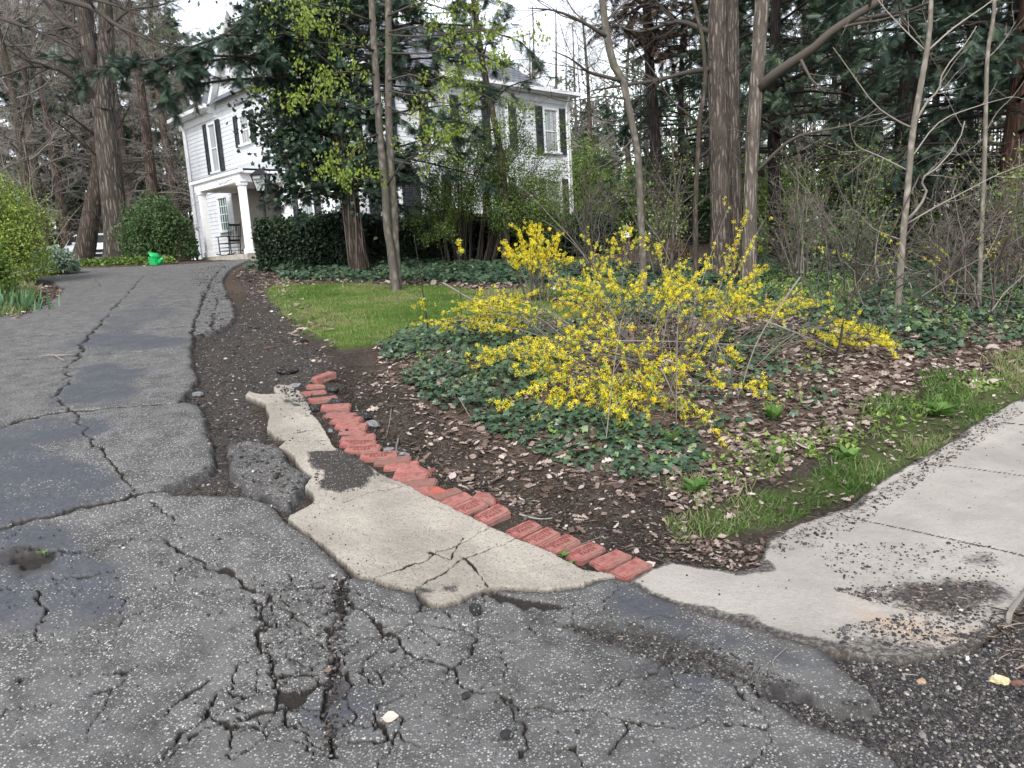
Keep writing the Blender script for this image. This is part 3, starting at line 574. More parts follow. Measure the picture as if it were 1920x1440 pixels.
# ============================================================ THE HOUSE
HC = np.array([-5.15, 23.75]); HA = np.array([-.68602, .72758]); HB = np.array([.72758, .68602])
ZF, ZE = 1.75, 7.4                                   # foot of the walls, eaves
A3, B3, Z3 = np.array([*HA, 0]), np.array([*HB, 0]), np.array([0, 0, 1.0])
def hp(u, p, z, fac='A'):
    """u along the facade from the near corner, p metres out of it"""
    if fac == 'A': q = HC + HA * u - HB * p
    else: q = HC + HB * u - HA * p
    return np.array([q[0], q[1], z])
def hax(fac): return np.array([A3, -B3, Z3]) if fac == 'A' else np.array([B3, -A3, Z3])
t = NT('white_clapboard'); n = t.noise(3, 5, .6); n2 = t.noise(40, 3)
c = t.mix(t.sm(n, .35, .75), (.70, .72, .74), (.60, .63, .66)); c = t.mix(t.math('MULTIPLY', t.sm(n2, .55, .8), .25), c, (.45, .47, .47))
CLAP = t.done(c, .6, n2, .1, .004, .3)
TRIM = plain('white_trim', (.76, .77, .78), .55, .3, .05); SHUT = plain('dark_shutter', (.028, .034, .042), .5, .4, .2)
t = NT('slate_roof'); br = t.n('TexBrick', {'Vector': t.n('Mapping', {'Vector': t.n('UVMap').outputs[0]}).outputs[0], 'Color1': (.115, .125, .15, 1), 'Color2': (.19, .20, .225, 1), 'Mortar': (.03, .03, .035, 1), 'Scale': 1.0, 'Mortar Size': .018, 'Brick Width': .32, 'Row Height': .2})
ROOF = t.done(t.mix(t.sm(t.noise(2, 4), .3, .7), br.outputs['Color'], (.15, .16, .18), 'MULTIPLY') if False else br.outputs['Color'], .7, br.outputs['Fac'], -.5, .02, .35)
t = NT('window_glass'); GLASS = t.done(t.mix(t.sm(t.noise(2.5, 3), .4, .6), (.015, .02, .022), (.07, .085, .09)), .08, spec=.6)
t = NT('curtained_glass'); wv = t.noise(9, 2, .4, t.scaled(3, 3, .02)); CURT = t.done(t.mix(t.sm(wv, .35, .65), (.22, .24, .25), (.52, .54, .55)), .15, spec=.6)
t = NT('green_curtain_glass'); wv = t.noise(9, 2, .4, t.scaled(3, 3, .02)); GCURT = t.done(t.mix(t.sm(wv, .35, .65), (.012, .05, .04), (.05, .15, .12)), .15, spec=.6)
GREYW = plain('shaded_grey_paint', (.34, .34, .34), .7, .2, .08)
BLACK = plain('black_metal', (.012, .012, .013), .45, .4, .2)

def clapwall(mb, fac, p, z0, z1, lo, hi, bd=.15, ax=None, org=None):
    """overlapping boards between lo(z) and hi(z)"""
    n = int(round((z1 - z0) / bd)); zs = np.linspace(z0, z1, n + 1)
    for k in range(n):
        za, zb = zs[k], zs[k + 1]; la, lb, ha, hb = lo(za), lo(zb), hi(za), hi(zb)
        if ha - la < .02: continue
        P = (lambda u, q, z: hp(u, p + q, z, fac)) if ax is None else (lambda u, q, z: org + ax[0] * u + ax[1] * q + Z3 * z)
        v = [P(la, .017, za), P(ha, .017, za), P(hb, .003, zb), P(lb, .003, zb), P(la, -.02, za), P(ha, -.02, za)]
        mb.add(v, np.array([(0, 1, 2, 3), (4, 5, 1, 0)]), 0)
HOUSE = thing('house', 'white clapboard house with dark shutters and slate roof at the top of the drive', 'house', (*HC, ZF))
mb = MB(); cst = lambda c: (lambda z: c)
clapwall(mb, 'A', 0, 4.45, ZE, cst(0), cst(11.0))
clapwall(mb, 'A', 0, ZF, 4.45, cst(7.2), cst(11.0)); clapwall(mb, 'A', 0, ZF, 4.45, cst(0), cst(3.4))
clapwall(mb, 'A', .02, ZE, 10.1, lambda z: 5.27 - 2.36 * (10.2 - z) / 2.8, lambda z: 5.27 + 2.36 * (10.2 - z) / 2.8)
clapwall(mb, 'B', 0, ZF, ZE, cst(0), cst(11.1))
# far sides so the block is closed
clapwall(mb, 'B', 0, ZF, ZE, cst(0), cst(11.1), ax=np.array([B3, A3, Z3]), org=np.array([*(HC + HA * 11.0), 0]))
clapwall(mb, 'A', 0, ZF, ZE, cst(0), cst(11.0), ax=np.array([A3, B3, Z3]), org=np.array([*(HC + HB * 11.1), 0]))
mb.build('wall', CLAP, HOUSE)
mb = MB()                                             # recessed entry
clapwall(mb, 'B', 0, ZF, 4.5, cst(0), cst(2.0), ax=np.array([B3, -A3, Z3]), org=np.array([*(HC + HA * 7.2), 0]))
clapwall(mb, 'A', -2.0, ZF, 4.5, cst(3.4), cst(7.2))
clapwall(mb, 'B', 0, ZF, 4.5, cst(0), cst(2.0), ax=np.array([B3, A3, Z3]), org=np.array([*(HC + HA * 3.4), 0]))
mb.build('entry_recess', plain('recess_shade_grey', (.46, .45, .43), .7, .2, .06), HOUSE)  # white siding coloured grey here, the porch shade is put into the colour
mb = MB(); box(mb, hp(4.6, -1.93, 3.0), (.95, .08, 2.1), hax('A')); do = mb.build('door', plain('door_paint', (.10, .03, .025), .5, .4, .1), HOUSE)
mb = MB()                                             # trim: corner boards, frieze, cornice, rakes
for f, u in (('A', .06), ('A', 10.94), ('B', .06), ('B', 11.04)): box(mb, hp(u, .018, (ZF + ZE) / 2, f), (.14, .055, ZE - ZF), hax(f))
for f, u0, u1 in (('A', 7.7, 11.3), ('A', -.1, 2.85), ('B', -.2, 11.35)):
    box(mb, hp((u0 + u1) / 2, .012, ZE - .14, f), (u1 - u0, .06, .26), hax(f)); box(mb, hp((u0 + u1) / 2, .17, ZE + .045, f), (u1 - u0, .40, .09), hax(f)); box(mb, hp((u0 + u1) / 2, .40, ZE + .10, f), (u1 - u0 + .1, .12, .13), hax(f))
for s in (-1, 1):
    a, b = np.array([5.27 + s * 2.55, ZE]), np.array([5.27, 10.35]); L = np.hypot(*(b - a)); dv = (b - a) / L
    ax = np.array([A3 * dv[0] + Z3 * dv[1], -B3, -A3 * dv[1] + Z3 * dv[0]]); m = (a + b) / 2
    box(mb, hp(m[0], .12, m[1]), (L + .2, .26, .17), ax)
mb.build('trim', TRIM, HOUSE)
for f, u in (('A', 10.66), ('B', 10.86)):
    mb = MB(); tube(mb, [hp(u, .30, ZE + .02, f), hp(u, .12, ZE - .35, f), hp(u, .09, ZE - .6, f), hp(u, .09, ZF + .25, f), hp(u, .22, ZF + .12, f)], .045, 8); mb.build('downspout', TRIM, HOUSE)
# roof: steep truncated hip and the cross gable
def roof_mesh(name, quads, mat, parent):
    V = np.concatenate(quads); n = [len(q) for q in quads]; F = []; off = 0; uv = []
    for q in quads:
        q = np.asarray(q); F.append(np.arange(off, off + len(q))); off += len(q)
        ex = unit(q[1] - q[0]); nn = unit(np.cross(q[1] - q[0], q[-1] - q[0])); ey = np.cross(nn, ex); uv += [((p - q[0]) @ ex, (p - q[0]) @ ey) for p in q]
    by = {}
    for f in F: by.setdefault(len(f), []).append(f)
    order = [f for k in by for f in by[k]]
    o = mesh_obj(name, V, [np.array(by[k]) for k in by], mat, parent)
    ul = o.data.uv_layers.new(name='UVMap'); flat = np.array([uv[i] for f in order for i in f]).ravel(); ul.data.foreach_set('uv', flat); return o
def rp(a, b, z): q = HC + HA * a + HB * b; return np.array([q[0], q[1], z])
e = .35; k = 2.3; zt = 9.85; a1, b1 = 11.0 + e, 9.75
qs = [np.array([rp(-e, -e, ZE + .1), rp(a1, -e, ZE + .1), rp(a1 - k - e, k, zt), rp(k, k, zt)])[::-1], np.array([rp(-e, -e, ZE + .1), rp(-e, b1, ZE + .1), rp(k, b1 - k + .3, zt), rp(k, k, zt)]),
      np.array([rp(a1, -e, ZE + .1), rp(a1, b1, ZE + .1), rp(a1 - k - e, b1 - k + .3, zt), rp(a1 - k - e, k, zt)])[::-1], np.array([rp(-e, b1, ZE + .1), rp(a1, b1, ZE + .1), rp(a1 - k - e, b1 - k + .3, zt), rp(k, b1 - k + .3, zt)]),
      np.array([rp(k, k, zt), rp(a1 - k - e, k, zt), rp(a1 - k - e, b1 - k + .3, zt), rp(k, b1 - k + .3, zt)]), np.array([rp(-e, b1, ZE + .12), rp(a1, b1, ZE + .12), rp(a1, 11.4, ZE + .12), rp(-e, 11.4, ZE + .12)])]
for s in (-1, 1): qs.append(np.array([rp(5.27 + s * 2.6, -.2, ZE + .05), rp(5.27 + s * 2.6, 4.5, ZE + .05), rp(5.27, 4.5, 10.42), rp(5.27, -.2, 10.42)])[::s])
roof = roof_mesh('roof', qs, ROOF, HOUSE)
mb = MB(); box(mb, rp(6.5, 6.0, 10.7), (.9, 1.3, 2.0), np.array([A3, B3, Z3])); box(mb, rp(6.5, 6.0, 11.72), (1.02, 1.42, .12), np.array([A3, B3, Z3])); mb.build('chimney', plain('chimney_brick', (.30, .12, .09), .85, .2, .3, 9), roof)
def window(fac, uc, z0, z1, wd, sh=.36, glass=None, grid=(1, 2), sht=None, shz=None):
    ax = hax(fac); P = lambda u, p, z: hp(u, p, z, fac); zc = (z0 + z1) / 2; h = z1 - z0
    mb = MB(); c = .09
    for s in (-1, 1): box(mb, P(uc + s * (wd / 2 + c / 2), .04, zc), (c, .07, h + 2 * c), ax)
    box(mb, P(uc, .045, z1 + c / 2), (wd, .08, c), ax); box(mb, P(uc, .06, z0 - c / 2 + .01), (wd + .26, .14, .07), ax)
    f = mb.build('window', TRIM, HOUSE)
    mb = MB()
    for s in (-1, 1): box(mb, P(uc + s * (wd / 2 - .02), .034, zc), (.04, .03, h), ax)
    for q in range(grid[1] + 1): box(mb, P(uc, .036, z0 + h * q / grid[1]), (wd, .034, .045 if grid[0] == 1 else .028), ax)
    for q in range(1, grid[0]): box(mb, P(uc - wd / 2 + wd * q / grid[0], .033, zc), (.02, .028, h), ax)
    mb.build('sash', TRIM, f)
    mb = MB(); box(mb, P(uc, .022, zc), (wd, .012, h), ax); mb.build('pane', glass or CURT, f)
    if sh:
        for s in (-1, 1):
            mb = MB(); u = uc + s * (wd / 2 + c + .02 + sh / 2); s0, s1 = (z0 - .06, z1 + .10)
            for q in (-1, 1): box(mb, P(u + q * (sh / 2 - .03), .065, (s0 + s1) / 2), (.06, .04, s1 - s0), ax)
            for z in (s0 + .05, (s0 + s1) / 2, s1 - .05): box(mb, P(u, .064, z), (sh - .12, .038, .10), ax)
            nl = int((s1 - s0) / .06)
            for q in range(nl):
                z = s0 + (q + .5) * (s1 - s0) / nl; tz = np.array([A3 if fac == 'A' else B3, (ax[1] * .7 - Z3 * .7), (ax[1] * .7 + Z3 * .7)]); box(mb, P(u, .056, z), (sh - .11, .045, .008), tz)
            mb.build('shutter', SHUT, HOUSE)
window('A', 8.15, 5.22, 6.92, .60, .34); window('A', 5.38, 5.86, 6.78, .70, .34); window('A', 2.2, 5.22, 6.92, .7, .34); window('A', 7.98, 2.98, 4.2, .82, 0, GCURT, (4, 4)); window('A', 1.6, 2.8, 4.2, .8, .36)
for u in (9.98, 7.2, 4.4, 1.7): window('B', u, 5.28, 6.86, .74, .38)
for u in (9.98, 7.0, 3.80, 2.1): window('B', u, 2.72, 4.16, .74, .38)
# porch
mb = MB(); pz = 1.98; box(mb, hp(4.95, .55, pz - .16), (3.7, 2.0, .32), hax('A')); box(mb, hp(4.95, -1.0, pz - .01), (3.7, 1.95, .06), hax('A')); mb.build('porch_floor', plain('porch_stone', (.36, .33, .29), .85, .2, .2), HOUSE)
for u in (6.5, 3.22):
    mb = MB(); box(mb, hp(u, 1.4, (pz + 4.3) / 2), (.2, .2, 4.3 - pz), hax('A')); box(mb, hp(u, 1.4, pz + .08), (.27, .27, .16), hax('A')); box(mb, hp(u, 1.4, 4.22), (.27, .27, .10), hax('A')); mb.build('porch_column', TRIM, HOUSE)
mb = MB(); box(mb, hp(4.92, 1.4, 4.40), (3.75, .24, .26), hax('A'))
for u in (6.68, 3.17): box(mb, hp(u, .64, 4.40), (.24, 1.28, .26), hax('A'))
box(mb, hp(4.92, .70, 4.56), (4.15, 1.75, .07), hax('A')); box(mb, hp(4.92, 1.55, 4.60), (4.25, .10, .11), hax('A'))
box(mb, hp(4.92, -.33, 4.45), (3.5, 3.2, .04), hax('A'))
mb.build('porch_beam', TRIM, HOUSE)
mb = MB(); v = [hp(7.0, 1.62, 4.66), hp(2.85, 1.62, 4.66), hp(3.6, .04, 5.15), hp(6.2, .04, 5.15), hp(7.0, .04, 4.66), hp(2.85, .04, 4.66)]; mb.add(v, [np.array([(0, 3, 2, 1)]), np.array([(0, 4, 3), (1, 2, 5)])]); mb.build('porch_roof', plain('porch_roof_metal', (.40, .43, .46), .6, .3, .1), HOUSE)
t = NT('lit_bulb'); t.b.inputs['Emission Color'].default_value = (1, .62, .18, 1); t.b.inputs['Emission Strength'].default_value = 2.2; LIT = t.done((.9, .7, .4), .4)
mb = MB(); v, f = ICO2; mb.add(hp(3.9, 1.1, 4.14) + v * (.13, .13, .11), f); pl = mb.build('porch_lamp', LIT, HOUSE, True)
mb = MB(); tube(mb, [hp(3.9, 1.1, 4.24), hp(3.9, 1.1, 4.44)], .07, 10); mb.build('lamp_cap', BLACK, pl)
mb = MB()
for du in (-.12, .12): tube(mb, [hp(3.6 + du, 1.60, 4.40), hp(3.62 + du * 1.4, 1.78, 4.34), hp(3.63 + du * 1.6, 1.9, 4.28)], [.035, .05, .085], 10)
mb.build('flood_lamp', TRIM, HOUSE)

# rocking chair on the porch, facing along the facade
cpos = hp(5.95, .85, pz + .01); CHR = thing('rocking_chair', 'black slatted wooden rocking chair on the white porch', 'rocking chair', cpos)
f3, s3 = unit(A3 * .9 - B3 * .35), None; s3 = np.cross(Z3, f3); cax = np.array([f3, s3, Z3]); cp = lambda a, b, z: cpos + f3 * a + s3 * b + Z3 * z
mb = MB(); box(mb, cp(.02, 0, .43), (.48, .52, .035), cax); mb.build('seat', BLACK, CHR)
mb = MB()
for b in np.linspace(-.19, .19, 6): tube(mb, [cp(-.23, b, .46), cp(-.33, b, 1.08)], .013, 6)
for z, d in ((.52, -.24), (1.06, -.325)): box(mb, cp(d, 0, z), (.03, .5, .07), cax)
mb.build('backrest', BLACK, CHR)
for b in (-.27, .27):
    mb = MB(); a = np.linspace(-.5, .42, 9); tube(mb, np.array([cp(x, b, .02 + .28 * (x + .02) ** 2) for x in a]), .02, 6); mb.build('rocker', BLACK, CHR)
    mb = MB(); tube(mb, [cp(.24, b, .04), cp(.25, b, .66)], .02, 6); mb.build('leg', BLACK, CHR)
    mb = MB(); tube(mb, [cp(-.21, b, .04), cp(-.24, b, .5), cp(-.35, b, 1.14)], .022, 6); mb.build('leg', BLACK, CHR)
    mb = MB(); box(mb, cp(.02, b, .67), (.62, .08, .025), cax); mb.build('armrest', BLACK, CHR)
mb = MB()
for z in (.17, .28):
    for b in (-.27, .27): tube(mb, [cp(-.22, b, z), cp(.24, b, z)], .012, 5)
    tube(mb, [cp(.24, -.27, z), cp(.24, .27, z)], .012, 5)
mb.build('stretcher', BLACK, CHR)
bp = hp(4.35, .9, pz + .01); mb = MB(); rock(mb, bp + Z3 * .10, (.26, .17, .11), .4, 5, rough=.15); tag(mb.build('shoe_bag', BLACK, None, True), 'small black bag lying on the porch floor beside the rocking chair', 'bag')

def lamp_post(px, py, d, h, label, sc=1.0):
    b = w1(px, py, d); b[2] = ZG(b[0], b[1])[0]; L = thing('lamp_post', label, 'lamp post', b)
    mb = MB(); P = lambda z: b + Z3 * z
    tube(mb, [P(-.05), P(.3), P(.32), P(h - .05)], [.07, .07, .042, .038], 10); tube(mb, [P(h - .06), P(h)], [.05, .12], 10); mb.build('post', BLACK, L)
    mb = MB(); w0, w2 = .11 * sc, .19 * sc; hh = .40 * sc
    for sx in (-1, 1):
        for sy in (-1, 1): tube(mb, [P(h) + (sx * w0, sy * w0, 0), P(h + hh) + (sx * w2, sy * w2, 0)], .014, 4)
    for z, ww in ((0, w0), (hh, w2 + .01)):
        c = [P(h + z) + q for q in ((-ww, -ww, 0), (ww, -ww, 0), (ww, ww, 0), (-ww, ww, 0), (-ww, -ww, 0))]; tube(mb, c, .016, 4)
    for q in range(4):
        a = [(-1, -1), (1, -1), (1, 1), (-1, 1), (-1, -1)]; (x0, y0), (x1, y1) = a[q], a[q + 1]
        tube(mb, [P(h + .02) + (x0 * w0, y0 * w0, 0), P(h + hh) + (x1 * w2, y1 * w2, 0)], .004, 3); tube(mb, [P(h + .02) + (x1 * w0, y1 * w0, 0), P(h + hh) + (x0 * w2, y0 * w2, 0)], .004, 3)
    v = [P(h + hh) + (x * (w2 + .03), y * (w2 + .03), 0) for x, y in ((-1, -1), (1, -1), (1, 1), (-1, 1))] + [P(h + hh + .15 * sc) + (x * .05, y * .05, 0) for x, y in ((-1, -1), (1, -1), (1, 1), (-1, 1))]
    mb.add(v, BOXF); tube(mb, [P(h + hh + .14 * sc), P(h + hh + .2 * sc), P(h + hh + .24 * sc), P(h + hh + .3 * sc)], [.045, .02, .035, .006], 8)
    mb.build('lantern', BLACK, L)
    mb = MB(); v = [P(h + .01) + (x * w0 * .93, y * w0 * .93, 0) for x, y in ((-1, -1), (1, -1), (1, 1), (-1, 1))] + [P(h + hh - .01) + (x * w2 * .93, y * w2 * .93, 0) for x, y in ((-1, -1), (1, -1), (1, 1), (-1, 1))]; mb.add(v, BOXF)
    mb.build('pane', plain('frosted_glass', (.42, .44, .45), .3, .4, .1), L)
lamp_post(500, 432, 20, 2.0, 'tall black lamp post with a lantern beside the porch column')
lamp_post(1005, 412, 26, 1.45, 'short black garden lamp in front of the right end of the house', .62)

# ------------------------------------------------------------ white car behind the two big trunks
cb = w1(182, 488, 34.5); cb[2] = ZG(cb[0], cb[1])[0] - .0; CAR = thing('parked_car', 'white car parked behind the two big tree trunks on the left', 'car', cb)
ya = math.radians(-48); cx3, cy3 = np.array([math.cos(ya), math.sin(ya), 0]), np.array([-math.sin(ya), math.cos(ya), 0]); kx = lambda x, y, z: cb + cx3 * x + cy3 * y + Z3 * z
CARW = plain('white_car_paint', (.78, .79, .80), .25, .5, .02); RUB = plain('tyre_rubber', (.02, .02, .02), .9, .2, .1); CGL = plain('car_glass', (.015, .018, .02), .08, .6, .1); CHROME = plain('grey_alloy', (.4, .4, .42), .3, .5, .1); GRILLE = plain('black_grille', (.015, .015, .017), .4, .4, .1)
def loft(mb, secs, tint=0):
    """secs: list of closed loops (same count)"""
    n = len(secs[0]); V = np.concatenate(secs); F = []
    for a in range(len(secs) - 1):
        for q in range(n): F.append((a * n + q, a * n + (q + 1) % n, (a + 1) * n + (q + 1) % n, (a + 1) * n + q))
    mb.add(V, [np.array(F), np.arange(n)[None, ::-1], np.arange(n)[None] + (len(secs) - 1) * n], tint)
def carsec(x, zb, zt, wb, wt): return np.array([kx(x, y, z) for y, z in ((-wb * .92, zb), (-wb, zb + .12), (-wb, zt - .22), (-wt, zt - .04), (-wt * .8, zt), (wt * .8, zt), (wt, zt - .04), (wb, zt - .22), (wb, zb + .12), (wb * .92, zb))])
mb = MB(); loft(mb, [carsec(-2.25, .42, .95, .74, .62), carsec(-2.15, .30, 1.0, .86, .76), carsec(-1.2, .24, 1.02, .91, .82), carsec(.6, .24, 1.0, .92, .82), carsec(1.3, .24, .97, .90, .80), carsec(2.0, .28, .84, .86, .74), carsec(2.22, .36, .70, .76, .62)]); mb.build('body', CARW, CAR, False)
def cabsec(x, zt, w): return np.array([kx(x, y, z) for y, z in ((-.80, .98), (-w, zt - .06), (-w * .85, zt), (w * .85, zt), (w, zt - .06), (.80, .98))])
mb = MB(); loft(mb, [cabsec(-2.05, 1.04, .74), cabsec(-1.55, 1.42, .62), cabsec(-.9, 1.50, .62), cabsec(.1, 1.50, .62), cabsec(.55, 1.38, .64), cabsec(1.25, 1.0, .76)]); mb.build('cabin', CARW, CAR)
def carpane(name, pts): mb = MB(); mb.add([kx(*p) for p in pts], np.arange(len(pts))[None]); mb.build(name, CGL, CAR)
for s in (-1, 1):
    carpane('side_window', [(-1.6, s * .80, 1.06), (-.35, s * .812, 1.06), (-.35, s * .68, 1.42), (-1.1, s * .675, 1.40)][::s]); carpane('side_window', [(-.28, s * .812, 1.06), (.85, s * .812, 1.06), (.35, s * .69, 1.38), (-.28, s * .68, 1.42)][::s])
carpane('windscreen', [(1.2, -.72, 1.05), (1.2, .72, 1.05), (.6, .58, 1.39), (.6, -.58, 1.39)]); carpane('rear_window', [(-1.98, -.66, 1.14), (-1.6, -.56, 1.42), (-1.6, .56, 1.42), (-1.98, .66, 1.14)])
for x in (-1.4, 1.4):
    for s in (-1, 1):
        mb = MB(); tubes(mb, np.array([[kx(x, s * (.72 + q), .33) for q in (0, .02, .19, .21)]]), np.array([[.29, .33, .33, .29]]), 20); wh = mb.build('wheel', RUB, CAR)
        mb = MB(); tubes(mb, np.array([[kx(x, s * .9, .33), kx(x, s * .945, .33)]]), np.array([[.22, .2]]), 14); mb.build('rim', CHROME, wh)
mb = MB(); cax = np.array([cx3, cy3, Z3]); box(mb, kx(2.2, 0, .66), (.08, 1.1, .12), cax); box(mb, kx(2.21, 0, .47), (.1, 1.25, .13), cax); mb.build('grille', GRILLE, CAR)
for s in (-1, 1):
    mb = MB(); rock(mb, kx(2.12, s * .62, .70), (.12, .16, .07), ya, 3, rough=.02); mb.build('headlight', CHROME, CAR)
    mb = MB(); rock(mb, kx(.75, s * .98, 1.05), (.09, .11, .07), ya, 4, rough=.05); mb.build('wing_mirror', CARW, CAR)

# bright green plastic tub by the round bush
gb = w1(291, 496, 23.6); gb[2] = ZG(gb[0], gb[1])[0]; GT = thing('plastic_tub', 'bright green plastic tub with a tilted lid beside the round bush', 'tub', gb)
GRN = plain('green_plastic', (.01, .36, .10), .4, .4, .15)
mb = MB(); tubes(mb, np.array([[gb + Z3 * z for z in (0, .03, .14, .25, .27)]]), np.array([[.12, .15, .165, .18, .19]]), 14); tubes(mb, np.array([[gb + (.14, -.02, .10), gb + (.24, -.03, .19), gb + (.29, -.03, .20)]]), np.array([[.07, .055, .04]]), 8); mb.build('tub', GRN, GT, False)
mb = MB(); tubes(mb, np.array([[gb + (-.02, 0, .30), gb + (.02, 0, .33), gb + (.035, 0, .39)]]), np.array([[.2, .19, .1]]), 14); mb.build('lid', GRN, GT)
# ============================================================ TREES AND SHRUBS
BK_OAK = bark_mat('furrowed_grey_bark', (.034, .029, .025), (.165, .142, .12), 13, .10)
BK_TWIN = bark_mat('brown_grey_bark', (.042, .035, .030), (.215, .182, .155), 21, .08)
BK_DARK = bark_mat('dark_wet_bark', (.012, .010, .010), (.060, .048, .042), 14, .15)
BK_SMOOTH = bark_mat('smooth_grey_bark', (.085, .075, .064), (.185, .165, .14), 9, .5, .25, .35)
BK_PALE = bark_mat('pale_grey_bark', (.13, .115, .095), (.27, .245, .21), 10, .5, .2)
BK_MID = bark_mat('mid_brown_bark', (.040, .032, .026), (.125, .10, .082), 14, .2, .6, .3)
t = NT('twig_bark'); TWIG = t.done(t.ramp(t.attr('tint'), [(0, (.022, .018, .016)), (.5, (.088, .075, .064)), (1, (.27, .245, .215))]), .9, spec=.15)
EVER = leaf_mat('evergreen_needles', [(0, (.020, .036, .028)), (.6, (.056, .092, .064)), (1, (.14, .19, .12))], .5, .3, .12)
EVER2 = leaf_mat('hemlock_needles', [(0, (.030, .054, .036)), (.6, (.075, .12, .072)), (1, (.16, .215, .125))], .5, .3, .2)
BROWN = leaf_mat('browned_needles', [(0, (.025, .016, .012)), (.55, (.075, .045, .030)), (.85, (.12, .075, .05)), (1, (.06, .08, .04))], .7, .2, .15)
IVYM = leaf_mat('ivy_leaf', [(0, (.014, .032, .018)), (.5, (.040, .078, .040)), (.85, (.085, .135, .072)), (1, (.17, .23, .10))], .38, .5, .08)
BUD = leaf_mat('yellow_green_spring_leaf', [(0, (.115, .17, .02)), (1, (.27, .345, .06))], .5, .3, .35)
FRESH = leaf_mat('fresh_green_leaf', [(0, (.07, .13, .025)), (.6, (.16, .25, .05)), (1, (.29, .38, .10))], .5, .3, .3)
MIDG = leaf_mat('mid_green_leaf', [(0, (.030, .06, .022)), (.6, (.075, .13, .045)), (1, (.15, .22, .08))], .5, .35, .2)
YEW = leaf_mat('yew_hedge_leaf', [(0, (.010, .018, .010)), (.65, (.026, .052, .024)), (1, (.075, .125, .045))], .45, .35, .08)
PALEL = leaf_mat('pale_grey_green_leaf', [(0, (.10, .16, .10)), (1, (.34, .42, .32))], .5, .3, .25)
YELL = leaf_mat('yellow_petal', [(0, (.68, .52, .010)), (.5, (.84, .68, .02)), (1, (.90, .79, .12))], .5, .2, .3)

def kids(P, R, n, t0, t1, ang, ln, K=4, zt=0.0, wig=.12, flat=1.0, rs=.55, rng=RNG, rmin=.002, taper=.25, tpow=1.0):
    """n children on each parent polyline: returns (P, R)"""
    N, KK, _ = P.shape
    ii = np.repeat(np.arange(N), n); M = len(ii)
    if M == 0: return np.zeros((0, K, 3)), np.zeros((0, K))
    u = t0 + (t1 - t0) * rng.random(M) ** tpow; s = u * (KK - 1); k = np.minimum(s.astype(int), KK - 2); f = (s - k)[:, None]
    p = P[ii, k] * (1 - f) + P[ii, k + 1] * f; tan = unit(P[ii, k + 1] - P[ii, k]); r = R[ii, k] * (1 - f[:, 0]) + R[ii, k + 1] * f[:, 0]
    q = rng.normal(size=(M, 3)); q[:, 2] *= flat; q -= (q * tan).sum(1, keepdims=True) * tan; q = unit(q)
    a = rng.normal(ang[0], ang[1], M)[:, None]
    d = unit(np.cos(a) * tan + np.sin(a) * q)
    if np.isscalar(ln): L = ln * rng.uniform(.55, 1.15, M) * (1.05 - .55 * u)
    else: L = rng.uniform(ln[0], ln[1], M) * (1.1 - .5 * u)
    out = np.empty((M, K, 3)); out[:, 0] = p; st = (L / (K - 1))[:, None]
    for j in range(1, K):
        out[:, j] = out[:, j - 1] + d * st; d = d + rng.normal(0, wig, (M, 3)); d[:, 2] += zt; d = unit(d)
    r0 = np.maximum(r * rs, rmin); RR = r0[:, None] * np.linspace(1, taper, K)[None]
    return out, np.maximum(RR, rmin * .6)
def samp(P, n, t0=.2, t1=1.0, rng=RNG):
    """n random points on each polyline: positions, tangents"""
    N, K, _ = P.shape; ii = np.repeat(np.arange(N), n); s = rng.uniform(t0, t1, len(ii)) * (K - 1); k = np.minimum(s.astype(int), K - 2); f = (s - k)[:, None]
    return P[ii, k] * (1 - f) + P[ii, k + 1] * f, unit(P[ii, k + 1] - P[ii, k])
def trunk_tube(mb, path, rad, sides=16, rough=.05, flare=1.5, fh=.5, lobes=5, tint=.5):
    path = np.asarray(path, float); rad = np.asarray(rad, float); K = len(path)
    T = unit(np.gradient(path, axis=0)); A = unit(np.cross(T, np.array([0, 1., 0]))); B = np.cross(T, A); an = np.arange(sides) * 2 * math.pi / sides
    hgt = path[:, 2] - path[0, 2]; fl = 1 + (flare - 1) * np.exp(-hgt / fh)
    s0 = float(path[0, 0] * 3.3)
    R = rad[:, None] * (1 + rough * (fbm(np.cos(an)[None] * 1.6 + s0 + 0 * hgt[:, None], np.sin(an)[None] * 1.6 + hgt[:, None] * .7, 1.5, 3, 2)) * 1.5) * (1 + (fl[:, None] - 1) * (.75 + .45 * np.cos(lobes * an + s0)[None]))
    V = path[:, None] + R[..., None] * (np.cos(an)[None, :, None] * A[:, None] + np.sin(an)[None, :, None] * B[:, None])
    q = np.arange(sides); F = np.concatenate([np.stack([k * sides + q, k * sides + (q + 1) % sides, (k + 1) * sides + (q + 1) % sides, (k + 1) * sides + q], 1) for k in range(K - 1)])
    mb.add(V.reshape(-1, 3), F, tint)
def pxp(pts, d, K=14, foot=True):
    P = W(pts, d); P = smooth_path(P, K)
    if foot: P[0, 2] = ZG(P[0, 0], P[0, 1])[0] - .12
    return P
def px_r(wpx, d): return np.asarray(wpx, float) * .5 * d / FPX
def lim(P, r0, r1): return P[None], np.linspace(r0, r1, len(P))[None]
def cat(*prs): return np.concatenate([p for p, r in prs]), np.concatenate([r for p, r in prs])
def extend_up(P, top, n=4, lean=.0):          # carry a trunk on above the picture
    d = unit(P[-1] - P[-3]); d[2] += .5; d = unit(d); L = max(.5, (top - P[-1, 2])); return np.vstack([P, P[-1] + d * np.linspace(L / n, L, n)[:, None]])
